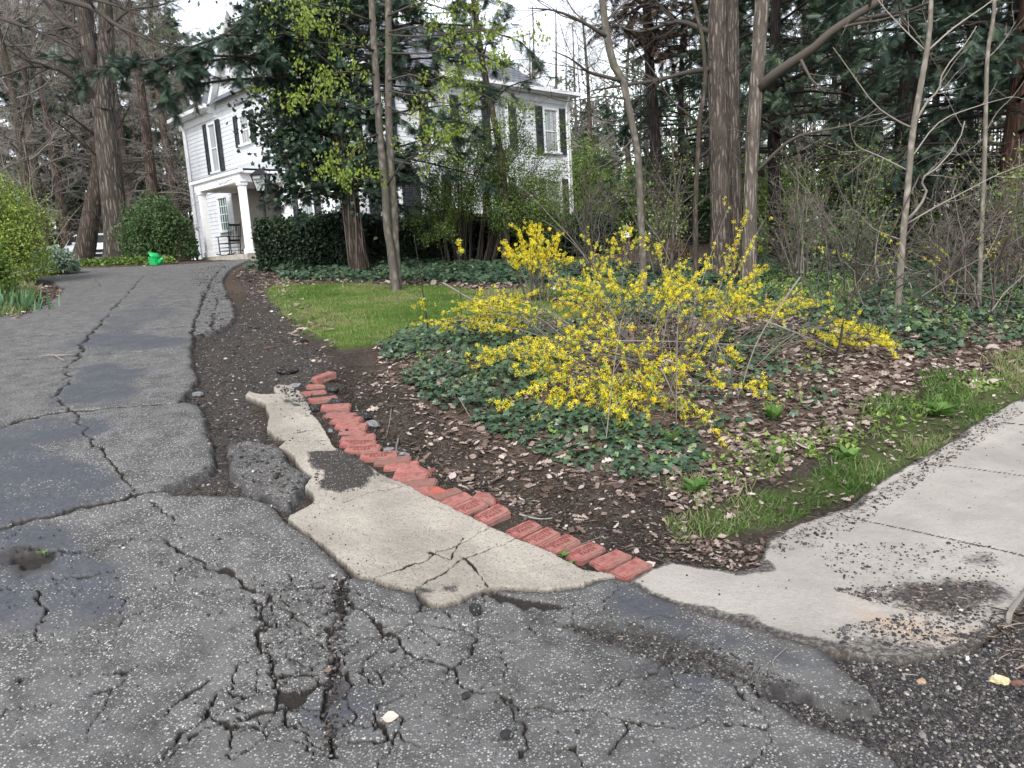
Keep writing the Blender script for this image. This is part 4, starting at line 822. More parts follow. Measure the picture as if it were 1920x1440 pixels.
def sprays(mb, P, n, size, tw=.5, droop=-.25, rng=RNG, tint=None, T=SPRAY, t0=.15, mat=0):
    p, tn = samp(P, n, t0, 1.0, rng); M = len(p)
    if M == 0: return
    d = rng.normal(size=(M, 3)); d[:, 2] *= .35; d = unit(tn * .8 + unit(d) * tw * 1.4); d[:, 2] += droop; d = unit(d)
    nr = rng.normal(0, .35, (M, 3)); nr[:, 2] += 1
    inst(mb, T[0], T[1], p, d, nr, rng.uniform(*size, M), rng.random(M) ** 1.4 if tint is None else tint(M), mat)
def leaves(mb, p, size, up=.4, tint=None, T=LEAF, rng=RNG, mat=0, out=None):
    M = len(p); d = rdir(M, -.1, rng); nr = rdir(M, up, rng)
    inst(mb, T[0], T[1], p, d, nr, rng.uniform(*size, M), rng.random(M) if tint is None else tint, mat)

def finish(T, tr, lb, fol=None, bark=None, fmat=None, twig=None, fname='foliage'):
    tr.build('trunk', bark, T, True)
    if lb is not None and lb.n: lb.build('branches', twig or TWIG, T, True)
    if fol is not None and fol.n: fol.build(fname, fmat, T)

# ---- the big forked tree on the left and the leaning trunk behind it
rg = np.random.default_rng(1); d = 27.0
P = pxp([(220, 489), (219, 440), (214, 389), (204, 292), (196, 215), (193, 190)], d, 12); T1 = thing('oak_tree', 'big forked tree with furrowed bark at the top of the drive', 'tree', (*P[0, :2], P[0, 2]))
tr, lb = MB(), MB(); trunk_tube(tr, P, px_r(np.linspace(42, 37, 12), d), 20, .06, 1.35, .5)
f1 = extend_up(pxp([(190, 205), (182, 160), (172, 120), (160, 40), (152, 0)], d + .1, 9, False), 16); f2 = extend_up(pxp([(196, 205), (198, 155), (200, 78), (197, 0)], d - .1, 9, False), 16)
trunk_tube(tr, f1, np.linspace(.30, .15, len(f1)), 14, .06, 1, 1); trunk_tube(tr, f2, np.linspace(.32, .17, len(f2)), 14, .06, 1, 1)
big = [lim(pxp([(182, 192), (171, 175), (136, 144), (97, 126), (51, 125), (0, 144), (-60, 150)], [d, d - .2, d - .6, d - 1, d - 1.4, d - 2, d - 2.5], 10, False), .12, .02), lim(pxp([(178, 120), (167, 74), (140, 52), (117, 39), (82, 0), (60, -30)], [d, d, d + .3, d + .6, d + 1, d + 1.2], 8, False), .14, .05),
       lim(pxp([(202, 110), (175, 60), (150, 30), (130, 10)], d + .3, 10, False), .05, .02), lim(pxp([(105, -5), (175, 16), (218, 47), (268, 70), (330, 90)], [d - 2, d - 2.3, d - 2.6, d - 3, d - 3.4], 10, False), .10, .02), lim(pxp([(160, -5), (230, 15), (290, 45), (345, 90)], d - 1.5, 10, False), .05, .015),
       lim(pxp([(200, 60), (240, 20), (300, 10), (350, -10)], d - 1, 10, False), .06, .015), lim(pxp([(0, 34), (60, 55), (105, 75), (150, 95)], d - 1, 10, False), .07, .03)]
for p, r in big: tubes(lb, p, r, 7, .3)
A = [kids(p, r, 9, .15, 1, (.9, .3), (.8, 2.4), 5, .05, .2, .8, .5, rg) for p, r in big]; A = cat(*A); tubes(lb, *A, 4, .35)
Bq = kids(*A, 6, .2, 1, (.8, .3), (.4, 1.2), 4, .03, .2, 1, .5, rg, .006); tubes(lb, *Bq, 3, .4); Cq = kids(*Bq, 4, .2, 1, (.8, .3), (.2, .6), 3, .02, .2, 1, .5, rg, .005); tubes(lb, *Cq, 3, .45)
finish(T1, tr, lb, None, BK_OAK)
P = pxp([(152, 489), (160, 470), (167, 420), (178, 370), (186, 330), (190, 280), (186, 200), (170, 100), (160, 0)], 29, 14); P = extend_up(P, 17); T2 = thing('leaning_tree', 'leaning brown trunk just left of the big forked tree', 'tree', tuple(P[0])); tr, lb = MB(), MB()
trunk_tube(tr, P, np.linspace(.36, .16, len(P)), 16, .07, 1.3, .6); A = kids(P[None], np.linspace(.36, .16, len(P))[None], 16, .3, 1, (1.0, .3), (1.5, 3.5), 6, .05, .2, .8, .25, rg); tubes(lb, *A, 5, .3); Bq = kids(*A, 7, .2, 1, (.8, .3), (.5, 1.4), 4, 0, .2, 1, .5, rg, .006); tubes(lb, *Bq, 3, .4); Cq = kids(*Bq, 4, .2, 1, (.8, .3), (.2, .6), 3, 0, .2, 1, .5, rg, .005); tubes(lb, *Cq, 3, .5)
finish(T2, tr, lb, None, bark_mat('ruddy_bark', (.034, .028, .023), (.135, .108, .088), 13, .12))

# ---- dark ivy clad evergreen in front of the house corner
rg = np.random.default_rng(2); d = 17.0
P = pxp([(672, 478), (664, 440), (658, 391), (650, 333), (635, 263), (621, 187), (615, 129), (608, 60), (600, 0)], d, 16); P = extend_up(P, 11); T3 = thing('evergreen_tree', 'dark ivy clad evergreen hiding the near corner of the house', 'tree', tuple(P[0])); tr, lb, fo, iv = MB(), MB(), MB(), MB()
R3 = np.interp(P[:, 2], [1.3, 3, 8, 11], [.205, .17, .11, .05]); trunk_tube(tr, P, R3, 16, .12, 1.35, .4)
big = [lim(pxp([(655, 368), (625, 366), (592, 354), (557, 322), (522, 287), (498, 246), (470, 225)], [d, d - .3, d - .7, d - 1, d - 1.2, d - 1.3, d - 1.4], 12, False), .075, .012), lim(pxp([(620, 180), (575, 140), (520, 120), (470, 115), (440, 100)], [d, d - .5, d - .9, d - 1.3, d - 1.5], 10, False), .06, .012),
       lim(pxp([(630, 240), (680, 180), (640, 140), (590, 95)], [d - .3, d - .8, d - 1.2, d - 1.4], 10, False), .05, .015)]
for p, r in big: tubes(lb, p, r, 7, .12)
limb = []
for q in range(74):                                    # spreading limbs
    k = rg.integers(5, 18); p0 = P[min(k, len(P) - 1)] if k < len(P) else P[-1]; az = rg.uniform(0, 2 * math.pi); L = rg.uniform(1.4, 3.1) * (1 if p0[2] < 8 else .8) * (.58 if math.cos(az) < .1 and p0[2] < 5.4 else 1.12)
    dv = np.array([math.cos(az), math.sin(az) * .8, rg.uniform(-.15, .35)]); limb.append(p0 + dv * np.linspace(0, L, 6)[:, None] + np.array([0, 0, -.09])[None] * (np.linspace(0, L, 6) ** 2)[:, None] * .5)
limb.append(smooth_path(W([(615, 150), (520, 120), (420, 100), (340, 120), (300, 140)], [17, 15.6, 14.6, 14, 13.8]), 6)); limb.append(smooth_path(W([(610, 120), (480, 60), (380, 80), (250, 130), (160, 130)], [17, 15.2, 14, 13.4, 13.2]), 6)); limb.append(smooth_path(W([(615, 100), (700, 60), (830, 40), (960, 70), (1010, 110)], [17, 16.6, 16.5, 16.4, 16.5]), 6)); limb.append(smooth_path(W([(620, 150), (720, 130), (850, 150), (960, 190)], [17, 16.8, 16.6, 16.5]), 6)); limb.append(smooth_path(W([(610, 150), (500, 150), (400, 150), (330, 175), (300, 195)], [17, 15.8, 14.9, 14.4, 14.2]), 6)); limb.append(smooth_path(W([(610, 90), (500, 40), (420, 60), (380, 110), (350, 150)], [17, 15.8, 14.8, 14.4, 14.2]), 6)); limb.append(smooth_path(W([(612, 140), (500, 95), (400, 120), (300, 110), (210, 125)], [17, 15.6, 14.5, 13.8, 13.4]), 6)); limb.append(smooth_path(W([(618, 170), (720, 170), (820, 215), (900, 240)], [17, 16.8, 16.6, 16.5]), 6)); limb.append(smooth_path(W([(610, 40), (540, 0), (470, 20), (430, 70)], [17, 16, 15.4, 15.2]), 6))
limb.append(smooth_path(W([(610, 60), (700, 10), (850, -20), (960, 10)], [17, 16.8, 16.6, 16.5]), 6))
limb = np.array(limb); lr = np.repeat(np.linspace(.04, .008, 6)[None], len(limb), 0); tubes(lb, limb, lr, 5, .1)
A = kids(limb, lr, 7, .15, 1, (.8, .3), (.5, 1.3), 5, -.10, .15, .5, .5, rg, .004); tubes(lb, *A, 3, .1)
left = (A[0][:, 0, 0] < P[8, 0] + .9) & (np.arange(len(A[0])) < 518)
sprays(fo, A[0][~left], 34, (.13, .26), .7, -.3, rg, lambda n: np.clip(.35 + .3 * rg.random(n) ** 1.2 + .25 * (rg.random(n) > .8), 0, 1)); sprays(fo, A[0][left], 22, (.13, .26), .7, -.35, rg, lambda n: .75 * rg.random(n) ** 1.4)
sprays(fo, limb[74:], 70, (.16, .30), .7, -.4, rg, lambda n: .1 + .7 * rg.random(n) ** 1.3)
p, tn = samp(A[0][left], 22, .0, 1, rg); p = p + rg.normal(0, .16, p.shape); leaves(iv, p, (.07, .13), .5, .75 * rg.random(len(p)) ** 1.3, IVY, rg)
p, tn = samp(np.stack([P[4:16]]), 2200, 0, 1, rg); p = p + rg.normal(0, .24, p.shape); leaves(iv, p, (.07, .12), .4, .7 * rg.random(len(p)) ** 1.4, IVY, rg)
p, tn = samp(big[0][0], 700, .15, 1, rg); p = p + rg.normal(0, .22, p.shape) + np.array([0, 0, .12]); leaves(iv, p, (.07, .12), .5, .7 * rg.random(len(p)) ** 1.3, IVY, rg)
vines = np.array([smooth_path(np.array([P[0] + (math.cos(a) * .24, math.sin(a) * .24, .1), P[3] + (math.cos(a + .8) * .2, math.sin(a + .8) * .2, 0), P[6] + (math.cos(a + 1.2) * .18, math.sin(a + 1.2) * .18, 0), P[9] + (math.cos(a + 2) * .14, math.sin(a + 2) * .14, 0)]), 10) for a in np.linspace(0, 6, 9)]); tubes(lb, vines, np.full((9, 10), .014), 5, .55)
finish(T3, tr, lb, fo, bark_mat('ivy_trunk_bark', (.022, .017, .014), (.11, .085, .068), 14, .12), EVER, None, 'needles'); iv.build('ivy', IVYM, T3)

# ---- twin slim trunks with yellow green tufts
rg = np.random.default_rng(3); d = 12.5
pa = extend_up(pxp([(738, 488), (726, 430), (722, 350), (712, 250), (706, 150), (700, 60), (697, 0)], d, 14), 8); pb = extend_up(pxp([(741, 488), (739, 400), (732, 300), (729, 200), (729, 100), (728, 0)], d + .15, 14), 8)
T4 = thing('maple_tree', 'slim twin trunked maple with yellow green tufts of young leaves', 'tree', tuple(pa[0])); tr, lb, fo = MB(), MB(), MB()
trunk_tube(tr, pa, np.linspace(.066, .045, len(pa)), 12, .05, 1.25, .3); trunk_tube(tr, pb, np.linspace(.07, .05, len(pb)), 12, .05, 1.25, .3)
bl = [([(706, 95), (660, 85), (600, 80), (550, 62), (510, 66)], -.8), ([(712, 192), (680, 205), (640, 196), (590, 180), (540, 186), (505, 170)], -1.0), ([(730, 60), (780, 50), (830, 62), (880, 55), (930, 58)], -.4), ([(728, 152), (770, 140), (810, 150), (850, 132), (880, 125)], -.5), ([(729, 66), (800, 68), (900, 58), (960, 70), (1005, 60)], -.7), ([(712, 250), (680, 265), (650, 300), (610, 305)], -.6), ([(729, 200), (770, 215), (800, 190), (850, 195), (890, 180)], -.6), ([(700, 40), (640, 20), (590, 10), (545, -10)], -.9), ([(728, 30), (790, 5), (850, 20), (905, -5)], -.5), ([(735, 300), (780, 305), (830, 260), (860, 215)], -.4), ([(724, 350), (760, 300), (800, 285), (835, 235)], -.5), ([(705, 140), (640, 135), (600, 150), (570, 190)], -1.3), ([(730, 100), (800, 100), (860, 90), (915, 105), (950, 95)], -.8), ([(720, 330), (690, 335), (660, 320), (640, 330)], -.7), ([(730, 170), (790, 180), (860, 160), (930, 190), (945, 200)], -.3), ([(702, 100), (650, 50), (620, 45), (575, 30)], -1.1)]
br = np.array([smooth_path(W(p, np.linspace(d, d + o * 2, len(p))), 9) for p, o in bl]); brr = np.repeat(np.linspace(.017, .004, 9)[None], len(br), 0); tubes(lb, br, brr, 5, .35)
A = kids(br, brr, 12, .15, 1, (.7, .3), (.2, .75), 4, .04, .2, .6, .5, rg, .0025); tubes(lb, *A, 3, .35)
tips = np.concatenate([A[0][:, -1], A[0][:, 2], br[:, -1], br[:, -2], br[:, -4]]); tips = tips[rg.random(len(tips)) < .85]
for p in tips:                                          # each tuft: hanging young leaves
    n = rg.integers(8, 17); q = p + rg.normal(0, .05, (n, 3)); dv = rg.normal(0, .6, (n, 3)); dv[:, 2] -= .9; inst(fo, LEAF[0], LEAF[1], q, dv, rdir(n, .2, rg), rg.uniform(.035, .075, n), np.clip(rg.random() * .6 + .4 * rg.random(n), 0, 1))
finish(T4, tr, lb, fo, BK_SMOOTH, BUD)

# ---- slim dark trunk in front of the facade, and the many stemmed shrub
rg = np.random.default_rng(4); d = 18.5
P = extend_up(pxp([(946, 492), (950, 415), (943, 325), (932, 253), (917, 180), (903, 108), (896, 54), (888, 0)], d, 16), 11); T5 = thing('slim_tree', 'slim dark trunk rising in front of the right half of the house', 'tree', tuple(P[0])); tr, lb, fo = MB(), MB(), MB()
r5 = np.linspace(.09, .05, len(P)); trunk_tube(tr, P, r5, 10, .08, 1.25, .3); A = kids(P[None], r5[None], 20, .3, 1, (1.1, .25), (.7, 1.8), 6, -.03, .16, .6, .35, rg); tubes(lb, *A, 4, .2); Bq = kids(*A, 6, .2, 1, (.7, .3), (.3, .8), 4, -.06, .15, .6, .5, rg, .004); tubes(lb, *Bq, 3, .2)
k = Bq[0][:, 0, 2] > 3.6; sprays(fo, Bq[0][k], 14, (.13, .26), .7, -.3, rg); finish(T5, tr, lb, fo, BK_MID, EVER2, None, 'needles')
base = g1(870, 494); base = W([(870, 492)], 19.0)[0]; base[2] = ZG(base[0], base[1])[0]
T6 = thing('lilac_shrub', 'tall many stemmed shrub with fine new leaves before the facade', 'shrub', tuple(base)); lb, fo = MB(), MB()
st = []
for q in range(46):
    tx_ = rg.uniform(770, 1060); ty_ = 190 + 210 * rg.random() ** .9 + abs(tx_ - 900) * .35; bx = 842 + (tx_ - 770) * .28 + rg.normal(0, 12); dd = 19 + rg.uniform(-1.2, 1.2)
    b = W([(bx, 490)], 19 + rg.uniform(-.4, .4))[0]; b[2] = ZG(b[0], b[1])[0] - .05; e_ = W([(tx_, ty_)], dd)[0]; m_ = (b * .5 + e_ * .5) + np.array([(b[0] - e_[0]) * .16, 0, .25]); st.append(smooth_path([b, m_, e_], 9))
st = np.array(st); sr = np.repeat(np.linspace(.022, .006, 9)[None], len(st), 0) * rg.uniform(.6, 1.5, (len(st), 1)); tubes(lb, st, sr, 5, .22)
A = kids(st, sr, 9, .35, 1, (.6, .25), (.4, 1.1), 4, .05, .15, 1, .5, rg, .003); tubes(lb, *A, 3, .25); Bq = kids(*A, 4, .2, 1, (.7, .3), (.15, .4), 3, .03, .15, 1, .5, rg, .003); tubes(lb, *Bq, 3, .3)
p, tn = samp(Bq[0], 30, .2, 1, rg); p = p + rg.normal(0, .09, p.shape); leaves(fo, p, (.03, .065), .5, None, LEAF, rg); lb.build('stems', TWIG, T6, True); fo.build('leaves', leaf_mat('lilac_leaf', [(0, (.06, .10, .025)), (.6, (.13, .20, .045)), (1, (.23, .32, .08))], .5, .3, .3), T6)

# ---- grey sapling, thin trunk, the twin trunk and its neighbour
def simple_tree(name, label, px, d, wpx, bark, limbs, nk=(8, 6), seed=5, top=9, flare=1.3, tw=.45, sides=14, twl=((.6, 1.6), (.25, .7)), gtw=None, rough=.05):
    rg = np.random.default_rng(seed); P = extend_up(pxp(px, d, 18), top); T = thing(name, label, 'tree', tuple(P[0])); tr, lb = MB(), MB()
    r = np.interp(np.arange(len(P)), np.linspace(0, len(P) - 1, len(wpx)), px_r(wpx, d)); trunk_tube(tr, P, r, sides, rough, flare, .3)
    L = [lim(smooth_path(W(p, np.linspace(d, d + o, len(p))), 10), w0, w1_) for p, o, w0, w1_ in limbs]
    for p, rr in L: tubes(lb, p, rr, 6, tw)
    if L:
        A = cat(*L); A = kids(*A, nk[0], .2, 1, (.7, .25), twl[0], 5, .03, .16, .9, .45, rg, .003); tubes(lb, *A, 4, tw); Bq = kids(*A, nk[1], .2, 1, (.7, .3), twl[1], 4, .02, .18, 1, .5, rg, .002); tubes(lb, *Bq, 3, tw)
    return T, tr, lb, P, r
d = 11.5
T, tr, lb, P, r = simple_tree('grey_sapling', 'curving smooth grey trunk between the house and the big twin trunk', [(1206, 515), (1204, 440), (1201, 409), (1198, 311), (1188, 245), (1176, 187), (1168, 152), (1149, 117), (1137, 58), (1129, 0)], d, [13, 13, 12, 14, 12, 11], BK_SMOOTH, [([(1168, 152), (1120, 140), (1100, 133), (1070, 110), (1035, 95)], -1, .03, .006), ([(1140, 70), (1090, 40), (1040, 20), (990, 15)], -1, .03, .006), ([(1176, 187), (1130, 180), (1060, 190), (1010, 175)], -.7, .015, .004), ([(1190, 255), (1150, 300), (1110, 320), (1075, 345)], -.6, .012, .004), ([(1135, 40), (1180, 0), (1230, -30)], .5, .02, .006)], (6, 4), 6, 8); finish(T, tr, lb, None, BK_SMOOTH)
T, tr, lb, P, r = simple_tree('thin_tree', 'thin brown trunk just left of the big twin trunk', [(1304, 535), (1304, 460), (1304, 389), (1308, 292), (1312, 222), (1322, 160), (1318, 80), (1300, 0)], 12.5, [11, 9, 8, 8, 7, 6], BK_MID, [([(1308, 230), (1285, 210), (1258, 187), (1227, 136), (1190, 90), (1157, 43)], -1, .022, .005), ([(1310, 250), (1340, 200), (1345, 150), (1380, 100)], -.5, .012, .004), ([(1305, 360), (1270, 380), (1230, 330), (1205, 325)], -.8, .012, .004), ([(1304, 360), (1250, 362), (1170, 355), (1100, 362)], -1.2, .012, .003), ([(1308, 300), (1350, 265), (1390, 255)], -.6, .010, .003)], (6, 4), 7, 8); finish(T, tr, lb, None, BK_MID)
d = 13.2; T, tr, lb, P, r = simple_tree('twin_trunk_tree', 'big furrowed twin trunk standing behind the yellow forsythia', [(1350, 520), (1351, 460), (1350, 389), (1347, 240), (1344, 120), (1345, 0)], d, [44, 37, 34, 32, 31, 30], BK_TWIN, [([(1335, 130), (1290, 135), (1235, 150), (1170, 160), (1110, 170)], -.8, .05, .012), ([(1330, 60), (1270, 40), (1200, 60), (1140, 40)], 1.0, .05, .012)], (8, 5), 8, 12, 1.25, .3, 22, rough=.07)
pb = extend_up(pxp([(1377, 518), (1376, 460), (1375, 389), (1372, 240), (1371, 120), (1370, 0)], d + .25, 18), 12); trunk_tube(tr, pb, np.linspace(.165, .115, len(pb)), 20, .07, 1.2, .3); finish(T, tr, lb, None, BK_TWIN)
d = 11.8; T, tr, lb, P, r = simple_tree('grey_barked_tree', 'grey ridged trunk with a long limb reaching up to the right', [(1403, 528), (1405, 460), (1406, 389), (1410, 280), (1417, 175), (1423, 90), (1429, 0)], d, [31, 26, 24, 25, 24, 25, 23], BK_TWIN, [([(1424, 169), (1440, 150), (1467, 129), (1500, 108), (1533, 84), (1578, 44), (1649, 4), (1700, -30)], -1.6, .085, .04), ([(1590, 42), (1650, 30), (1700, 22), (1740, 5)], -2.4, .04, .015), ([(1412, 330), (1450, 290), (1490, 258), (1540, 245), (1600, 232), (1650, 200)], -1.2, .03, .008), ([(1416, 250), (1380, 245), (1330, 240)], -.5, .012, .003)], (6, 5), 9, 12, 1.25, .5, 20, rough=.06); finish(T, tr, lb, None, bark_mat('ridged_grey_bark', (.068, .058, .049), (.255, .222, .19), 22, .08))

# ---- pale saplings at the right
d = 8.3; T, tr, lb, P, r = simple_tree('pale_sapling', 'pale thin sapling with a snapped curving branch at the right', [(1678, 600), (1684, 560), (1693, 444), (1704, 333), (1711, 249), (1729, 147), (1742, 67), (1746, 0)], d, [13, 12, 11, 11, 9, 7, 6], BK_PALE, [([(1711, 240), (1684, 227), (1640, 196), (1591, 129), (1562, 89)], -.6, .011, .004), ([(1716, 231), (1738, 191), (1760, 169), (1769, 133), (1809, 84), (1831, 49)], -.3, .014, .004), ([(1742, 93), (1787, 53), (1844, 13), (1880, -15)], .3, .011, .004), ([(1733, 93), (1689, 49), (1653, 9), (1635, -20)], .2, .009, .003), ([(1702, 320), (1649, 293), (1604, 271), (1593, 231)], -.5, .010, .003), ([(1700, 413), (1724, 387), (1737, 358), (1727, 336), (1756, 316), (1796, 267), (1809, 227)], -.4, .016, .005), ([(1700, 420), (1756, 387), (1800, 364), (1867, 329), (1930, 305)], -.5, .010, .003), ([(1690, 450), (1640, 430), (1604, 395)], -.5, .007, .003), ([(1706, 300), (1760, 230), (1830, 200), (1900, 180)], .4, .008, .003)], (3, 2), 12, 6.5, 1.2, .95, 10, ((.25, .7), (.1, .3)), rough=.03); finish(T, tr, lb, None, BK_PALE)
d = 8.8; T, tr, lb, P, r = simple_tree('slender_sapling', 'slender straight grey sapling nearest the right edge', [(1834, 585), (1838, 500), (1840, 444), (1847, 267), (1851, 111), (1862, 36), (1866, -20)], d, [9, 8, 7, 6, 5], BK_PALE, [([(1847, 250), (1870, 210), (1900, 180), (1935, 130)], -.3, .007, .002), ([(1842, 330), (1820, 300), (1800, 260)], -.3, .006, .002), ([(1851, 110), (1880, 80), (1905, 40)], .3, .006, .002), ([(1840, 440), (1880, 400), (1940, 350)], -.5, .007, .002), ([(1845, 260), (1800, 290), (1760, 280)], .5, .006, .002), ([(1838, 500), (1870, 440), (1890, 380)], .4, .008, .002)], (3, 2), 13, 6, 1.2, .8, 8, ((.2, .6), (.1, .3)), rough=.03); finish(T, tr, lb, None, BK_PALE)
for q, (px, d, lab, tw) in enumerate([([(1860, 592), (1866, 520), (1880, 470), (1892, 440)], 8.4, 'short brown stem leaning at the right edge', .3), ([(1770, 560), (1790, 500), (1830, 440), (1880, 395), (1930, 360)], 9.0, 'dark leaning stem crossing behind the slender sapling', .2), ([(1545, 750), (1560, 700), (1575, 640), (1590, 570), (1640, 500)], 6.2, 'thin leaning stem in the leaf litter right of the forsythia', .3), ([(1258, 500), (1262, 440), (1268, 380), (1262, 300)], 12, 'thin straight stem left of the thin brown trunk', .6), ([(700, 500), (760, 470), (790, 500)], 12, 'bent twig in the ivy', .6)][:4]):
    T, tr, lb, P, r = simple_tree('dead_sapling', lab, px, d, [6, 5, 4, 3], BK_MID, [(px[1:], -.5, .006, .002), ([px[1], (px[1][0] + 50, px[1][1] - 60), (px[1][0] + 90, px[1][1] - 90)], -.4, .006, .002), ([px[2], (px[2][0] - 40, px[2][1] - 60), (px[2][0] - 60, px[2][1] - 110)], .3, .005, .002)], (4, 3), 30 + q, P[-1][2] if False else 2.0, 1.2, tw, 7, ((.2, .7), (.1, .3))); finish(T, tr, lb, None, BK_MID)

# ---- dark conifers at the right and the browned one in the middle
def conifer(name, label, x, y, h, rad, fm, seed, trunk_r=.22, nl=70, ns=10, size=(.25, .5), z0=1.5, droop=-.10, dens=1.0, tmpl=SPRAY, bark=BK_DARK, tint=None, barelow=0, nk=8, upl=.15, az0=0, azw=math.pi, dn=2.3, sz=.56):
    rg = np.random.default_rng(seed); z = ZG(x, y)[0]; zz = np.linspace(0, h, 12); P = np.stack([x + .15 * np.sin(zz * .4 + seed), y + 0 * zz, z - .1 + zz], 1)
    T = thing(name, label, 'tree', (x, y, z)); tr, lb, fo = MB(), MB(), MB(); r = np.linspace(trunk_r, .03, 12); trunk_tube(tr, P, r, 12, .08, 1.4, .4)
    hs_ = z0 + (h - z0 - .3) * (np.arange(nl) + rg.random(nl)) / nl; K = 7; L = rad * rg.uniform(.6, 1.1, nl) * (1.08 - .75 * (hs_ / h) ** 1.5); az = az0 + rg.uniform(-azw, azw, nl); s = np.linspace(0, 1, K)[None]
    dx, dy = np.cos(az)[:, None], np.sin(az)[:, None]; LL = L[:, None] * s
    limb = np.stack([x + dx * LL, y + dy * LL, z + hs_[:, None] + upl * LL + droop * LL ** 2 / rad * 2.0 + rg.normal(0, .05, (nl, K)) * s], 2); lr = np.linspace(.045, .008, K)[None] * (L / rad)[:, None]; tubes(lb, limb, lr, 5, .08)
    A = kids(limb, lr, nk, .2, 1, (.9, .25), rad * .36, 5, -.07, .14, .45, .5, rg, .004); tubes(lb, *A, 3, .1)
    low = A[0][:, 0, 2] > z + barelow; sprays(fo, A[0][low], int(ns * dn), (size[0] * sz, size[1] * sz), .7, -.25, rg, tint, tmpl)
    Bq = kids(A[0][~low], A[1][~low], 5, .2, 1, (.8, .3), rad * .15, 3, -.03, .2, .8, .5, rg, .003); tubes(lb, *Bq, 3, .25)
    finish(T, tr, lb, fo, bark, fm, None, 'needles'); return T
conifer('dark_conifer', 'dark leaning conifer trunk right of the grey ridged trunk', *w1(1462, 480, 17.5)[:2], 12, 3.2, EVER2, 41, .17, 60, 9, (.25, .45), 2.2, -.10, barelow=3.2)
conifer('dark_conifer', 'dense dark conifer rising behind the pale sapling', *w1(1700, 470, 15.5)[:2], 11, 3.6, EVER, 42, .22, 64, 7, (.26, .5), 1.0, -.10, barelow=2.6, tint=lambda n: .1 + .85 * np.random.default_rng(n).random(n) ** 1.2)
conifer('dark_conifer', 'dense dark conifer with a reddish trunk at the right edge', *w1(1890, 470, 13.5)[:2], 11, 3.4, EVER, 43, .2, 76, 8, (.24, .46), .8, -.11, barelow=1.5, bark=bark_mat('reddish_bark', (.04, .022, .018), (.15, .085, .065), 14, .12))
conifer('dark_conifer', 'grey green conifer filling the gap behind the grey ridged trunk', *w1(1575, 470, 22.0)[:2], 14, 4.6, EVER2, 44, .25, 64, 6, (.35, .65), 1.0, -.08, barelow=3.6)
conifer('dark_conifer', 'broad dark conifer beyond the right edge of the photo', *w1(2070, 480, 15)[:2], 12, 4.2, EVER, 45, .25, 80, 11, (.3, .55), .6, -.10, barelow=1.0)
conifer('browned_conifer', 'conifer with browned needles right of the house', *w1(1235, 470, 21)[:2], 13, 4.2, BROWN, 46, .2, 60, 8, (.25, .5), 5.0, -.05, barelow=5.2)
conifer('hemlock_tree', 'grey green hemlock behind the thin brown trunk', *w1(1290, 470, 27)[:2], 8.0, 3.6, EVER2, 47, .22, 60, 8, (.3, .55), 1.6, -.08, barelow=1.8)
# ---- background trees: a few prototypes, then copies
def bg_bare(name, label, x, y, h, seed, spread=3.5, r0=.22, col=.5, dense=1.0, up=.06):
    rg = np.random.default_rng(seed); z = ZG(x, y)[0]; zz = np.linspace(0, h, 10); P = np.stack([x + .25 * np.sin(zz * .35 + seed), y + .2 * np.cos(zz * .3 + seed), z - .1 + zz], 1)
    T = thing(name, label, 'tree', (x, y, z)); tr, lb = MB(), MB(); r = np.linspace(r0, .05, 10); trunk_tube(tr, P, r, 9, .06, 1.3, .4)
    A = kids(P[None], r[None], int(18 * dense), .15, 1, (1.0, .3), spread, 6, up, .16, .8, .35, rg, .012); tubes(lb, *A, 4, col * .7)
    Bq = kids(*A, 8, .15, 1, (.8, .3), spread * .42, 4, .02, .18, 1, .5, rg, .008); tubes(lb, *Bq, 3, col)
    Cq = kids(*Bq, 6, .15, 1, (.8, .3), spread * .2, 3, .0, .2, 1, .5, rg, .006); tubes(lb, *Cq, 3, col * 1.1)
    Dq = kids(*Cq, 3, .15, 1, (.8, .3), spread * .1, 2, .0, .2, 1, .6, rg, .005); tubes(lb, *Dq, 3, col * 1.2)
    finish(T, tr, lb, None, BK_MID); return T
def bg_dead(name, label, x, y, h, seed, spread=2.6, r0=.2, col=.62, nl=80, droop=-.16, bark=None):
    rg = np.random.default_rng(seed); z = ZG(x, y)[0]; zz = np.linspace(0, h, 10); P = np.stack([x + .1 * np.sin(zz * .35 + seed), y + 0 * zz, z - .1 + zz], 1)
    T = thing(name, label, 'tree', (x, y, z)); tr, lb, fo = MB(), MB(), MB(); r = np.linspace(r0, .05, 10); trunk_tube(tr, P, r, 9, .06, 1.3, .4)
    A = kids(P[None], r[None], nl, .12, 1, (1.5, .2), spread, 7, droop, .14, .6, .14, rg, .010); tubes(lb, *A, 4, col * .8)
    Bq = kids(*A, 9, .15, 1, (1.0, .3), spread * .34, 4, -.06, .22, .8, .4, rg, .007); tubes(lb, *Bq, 3, col)
    Cq = kids(*Bq, 5, .1, 1, (.9, .3), spread * .15, 3, -.04, .25, 1, .5, rg, .0055); tubes(lb, *Cq, 3, col * 1.1)
    finish(T, tr, lb, None, bark or BK_OAK); return T
RB = bark_mat('red_brown_bark', (.04, .030, .025), (.16, .12, .095), 13, .12)
def at_px(px, d): p = w1(px, 480, d); return p[0], p[1]
def place(proto, specs, labels=None):
    for q, (px, d, rz, sc, lab) in enumerate(specs):
        x, y = at_px(px, d); r = dup(proto, (x, y, ZG(x, y)[0]), rz, sc, lab)
D1 = bg_dead('dead_branched_spruce', 'tall ruddy trunk with drooping dead branches just left of the house', *at_px(305, 37), 15, 61, 2.8, .34, .85, bark=RB); D1['group'] = 'spruces with bare dead branches'
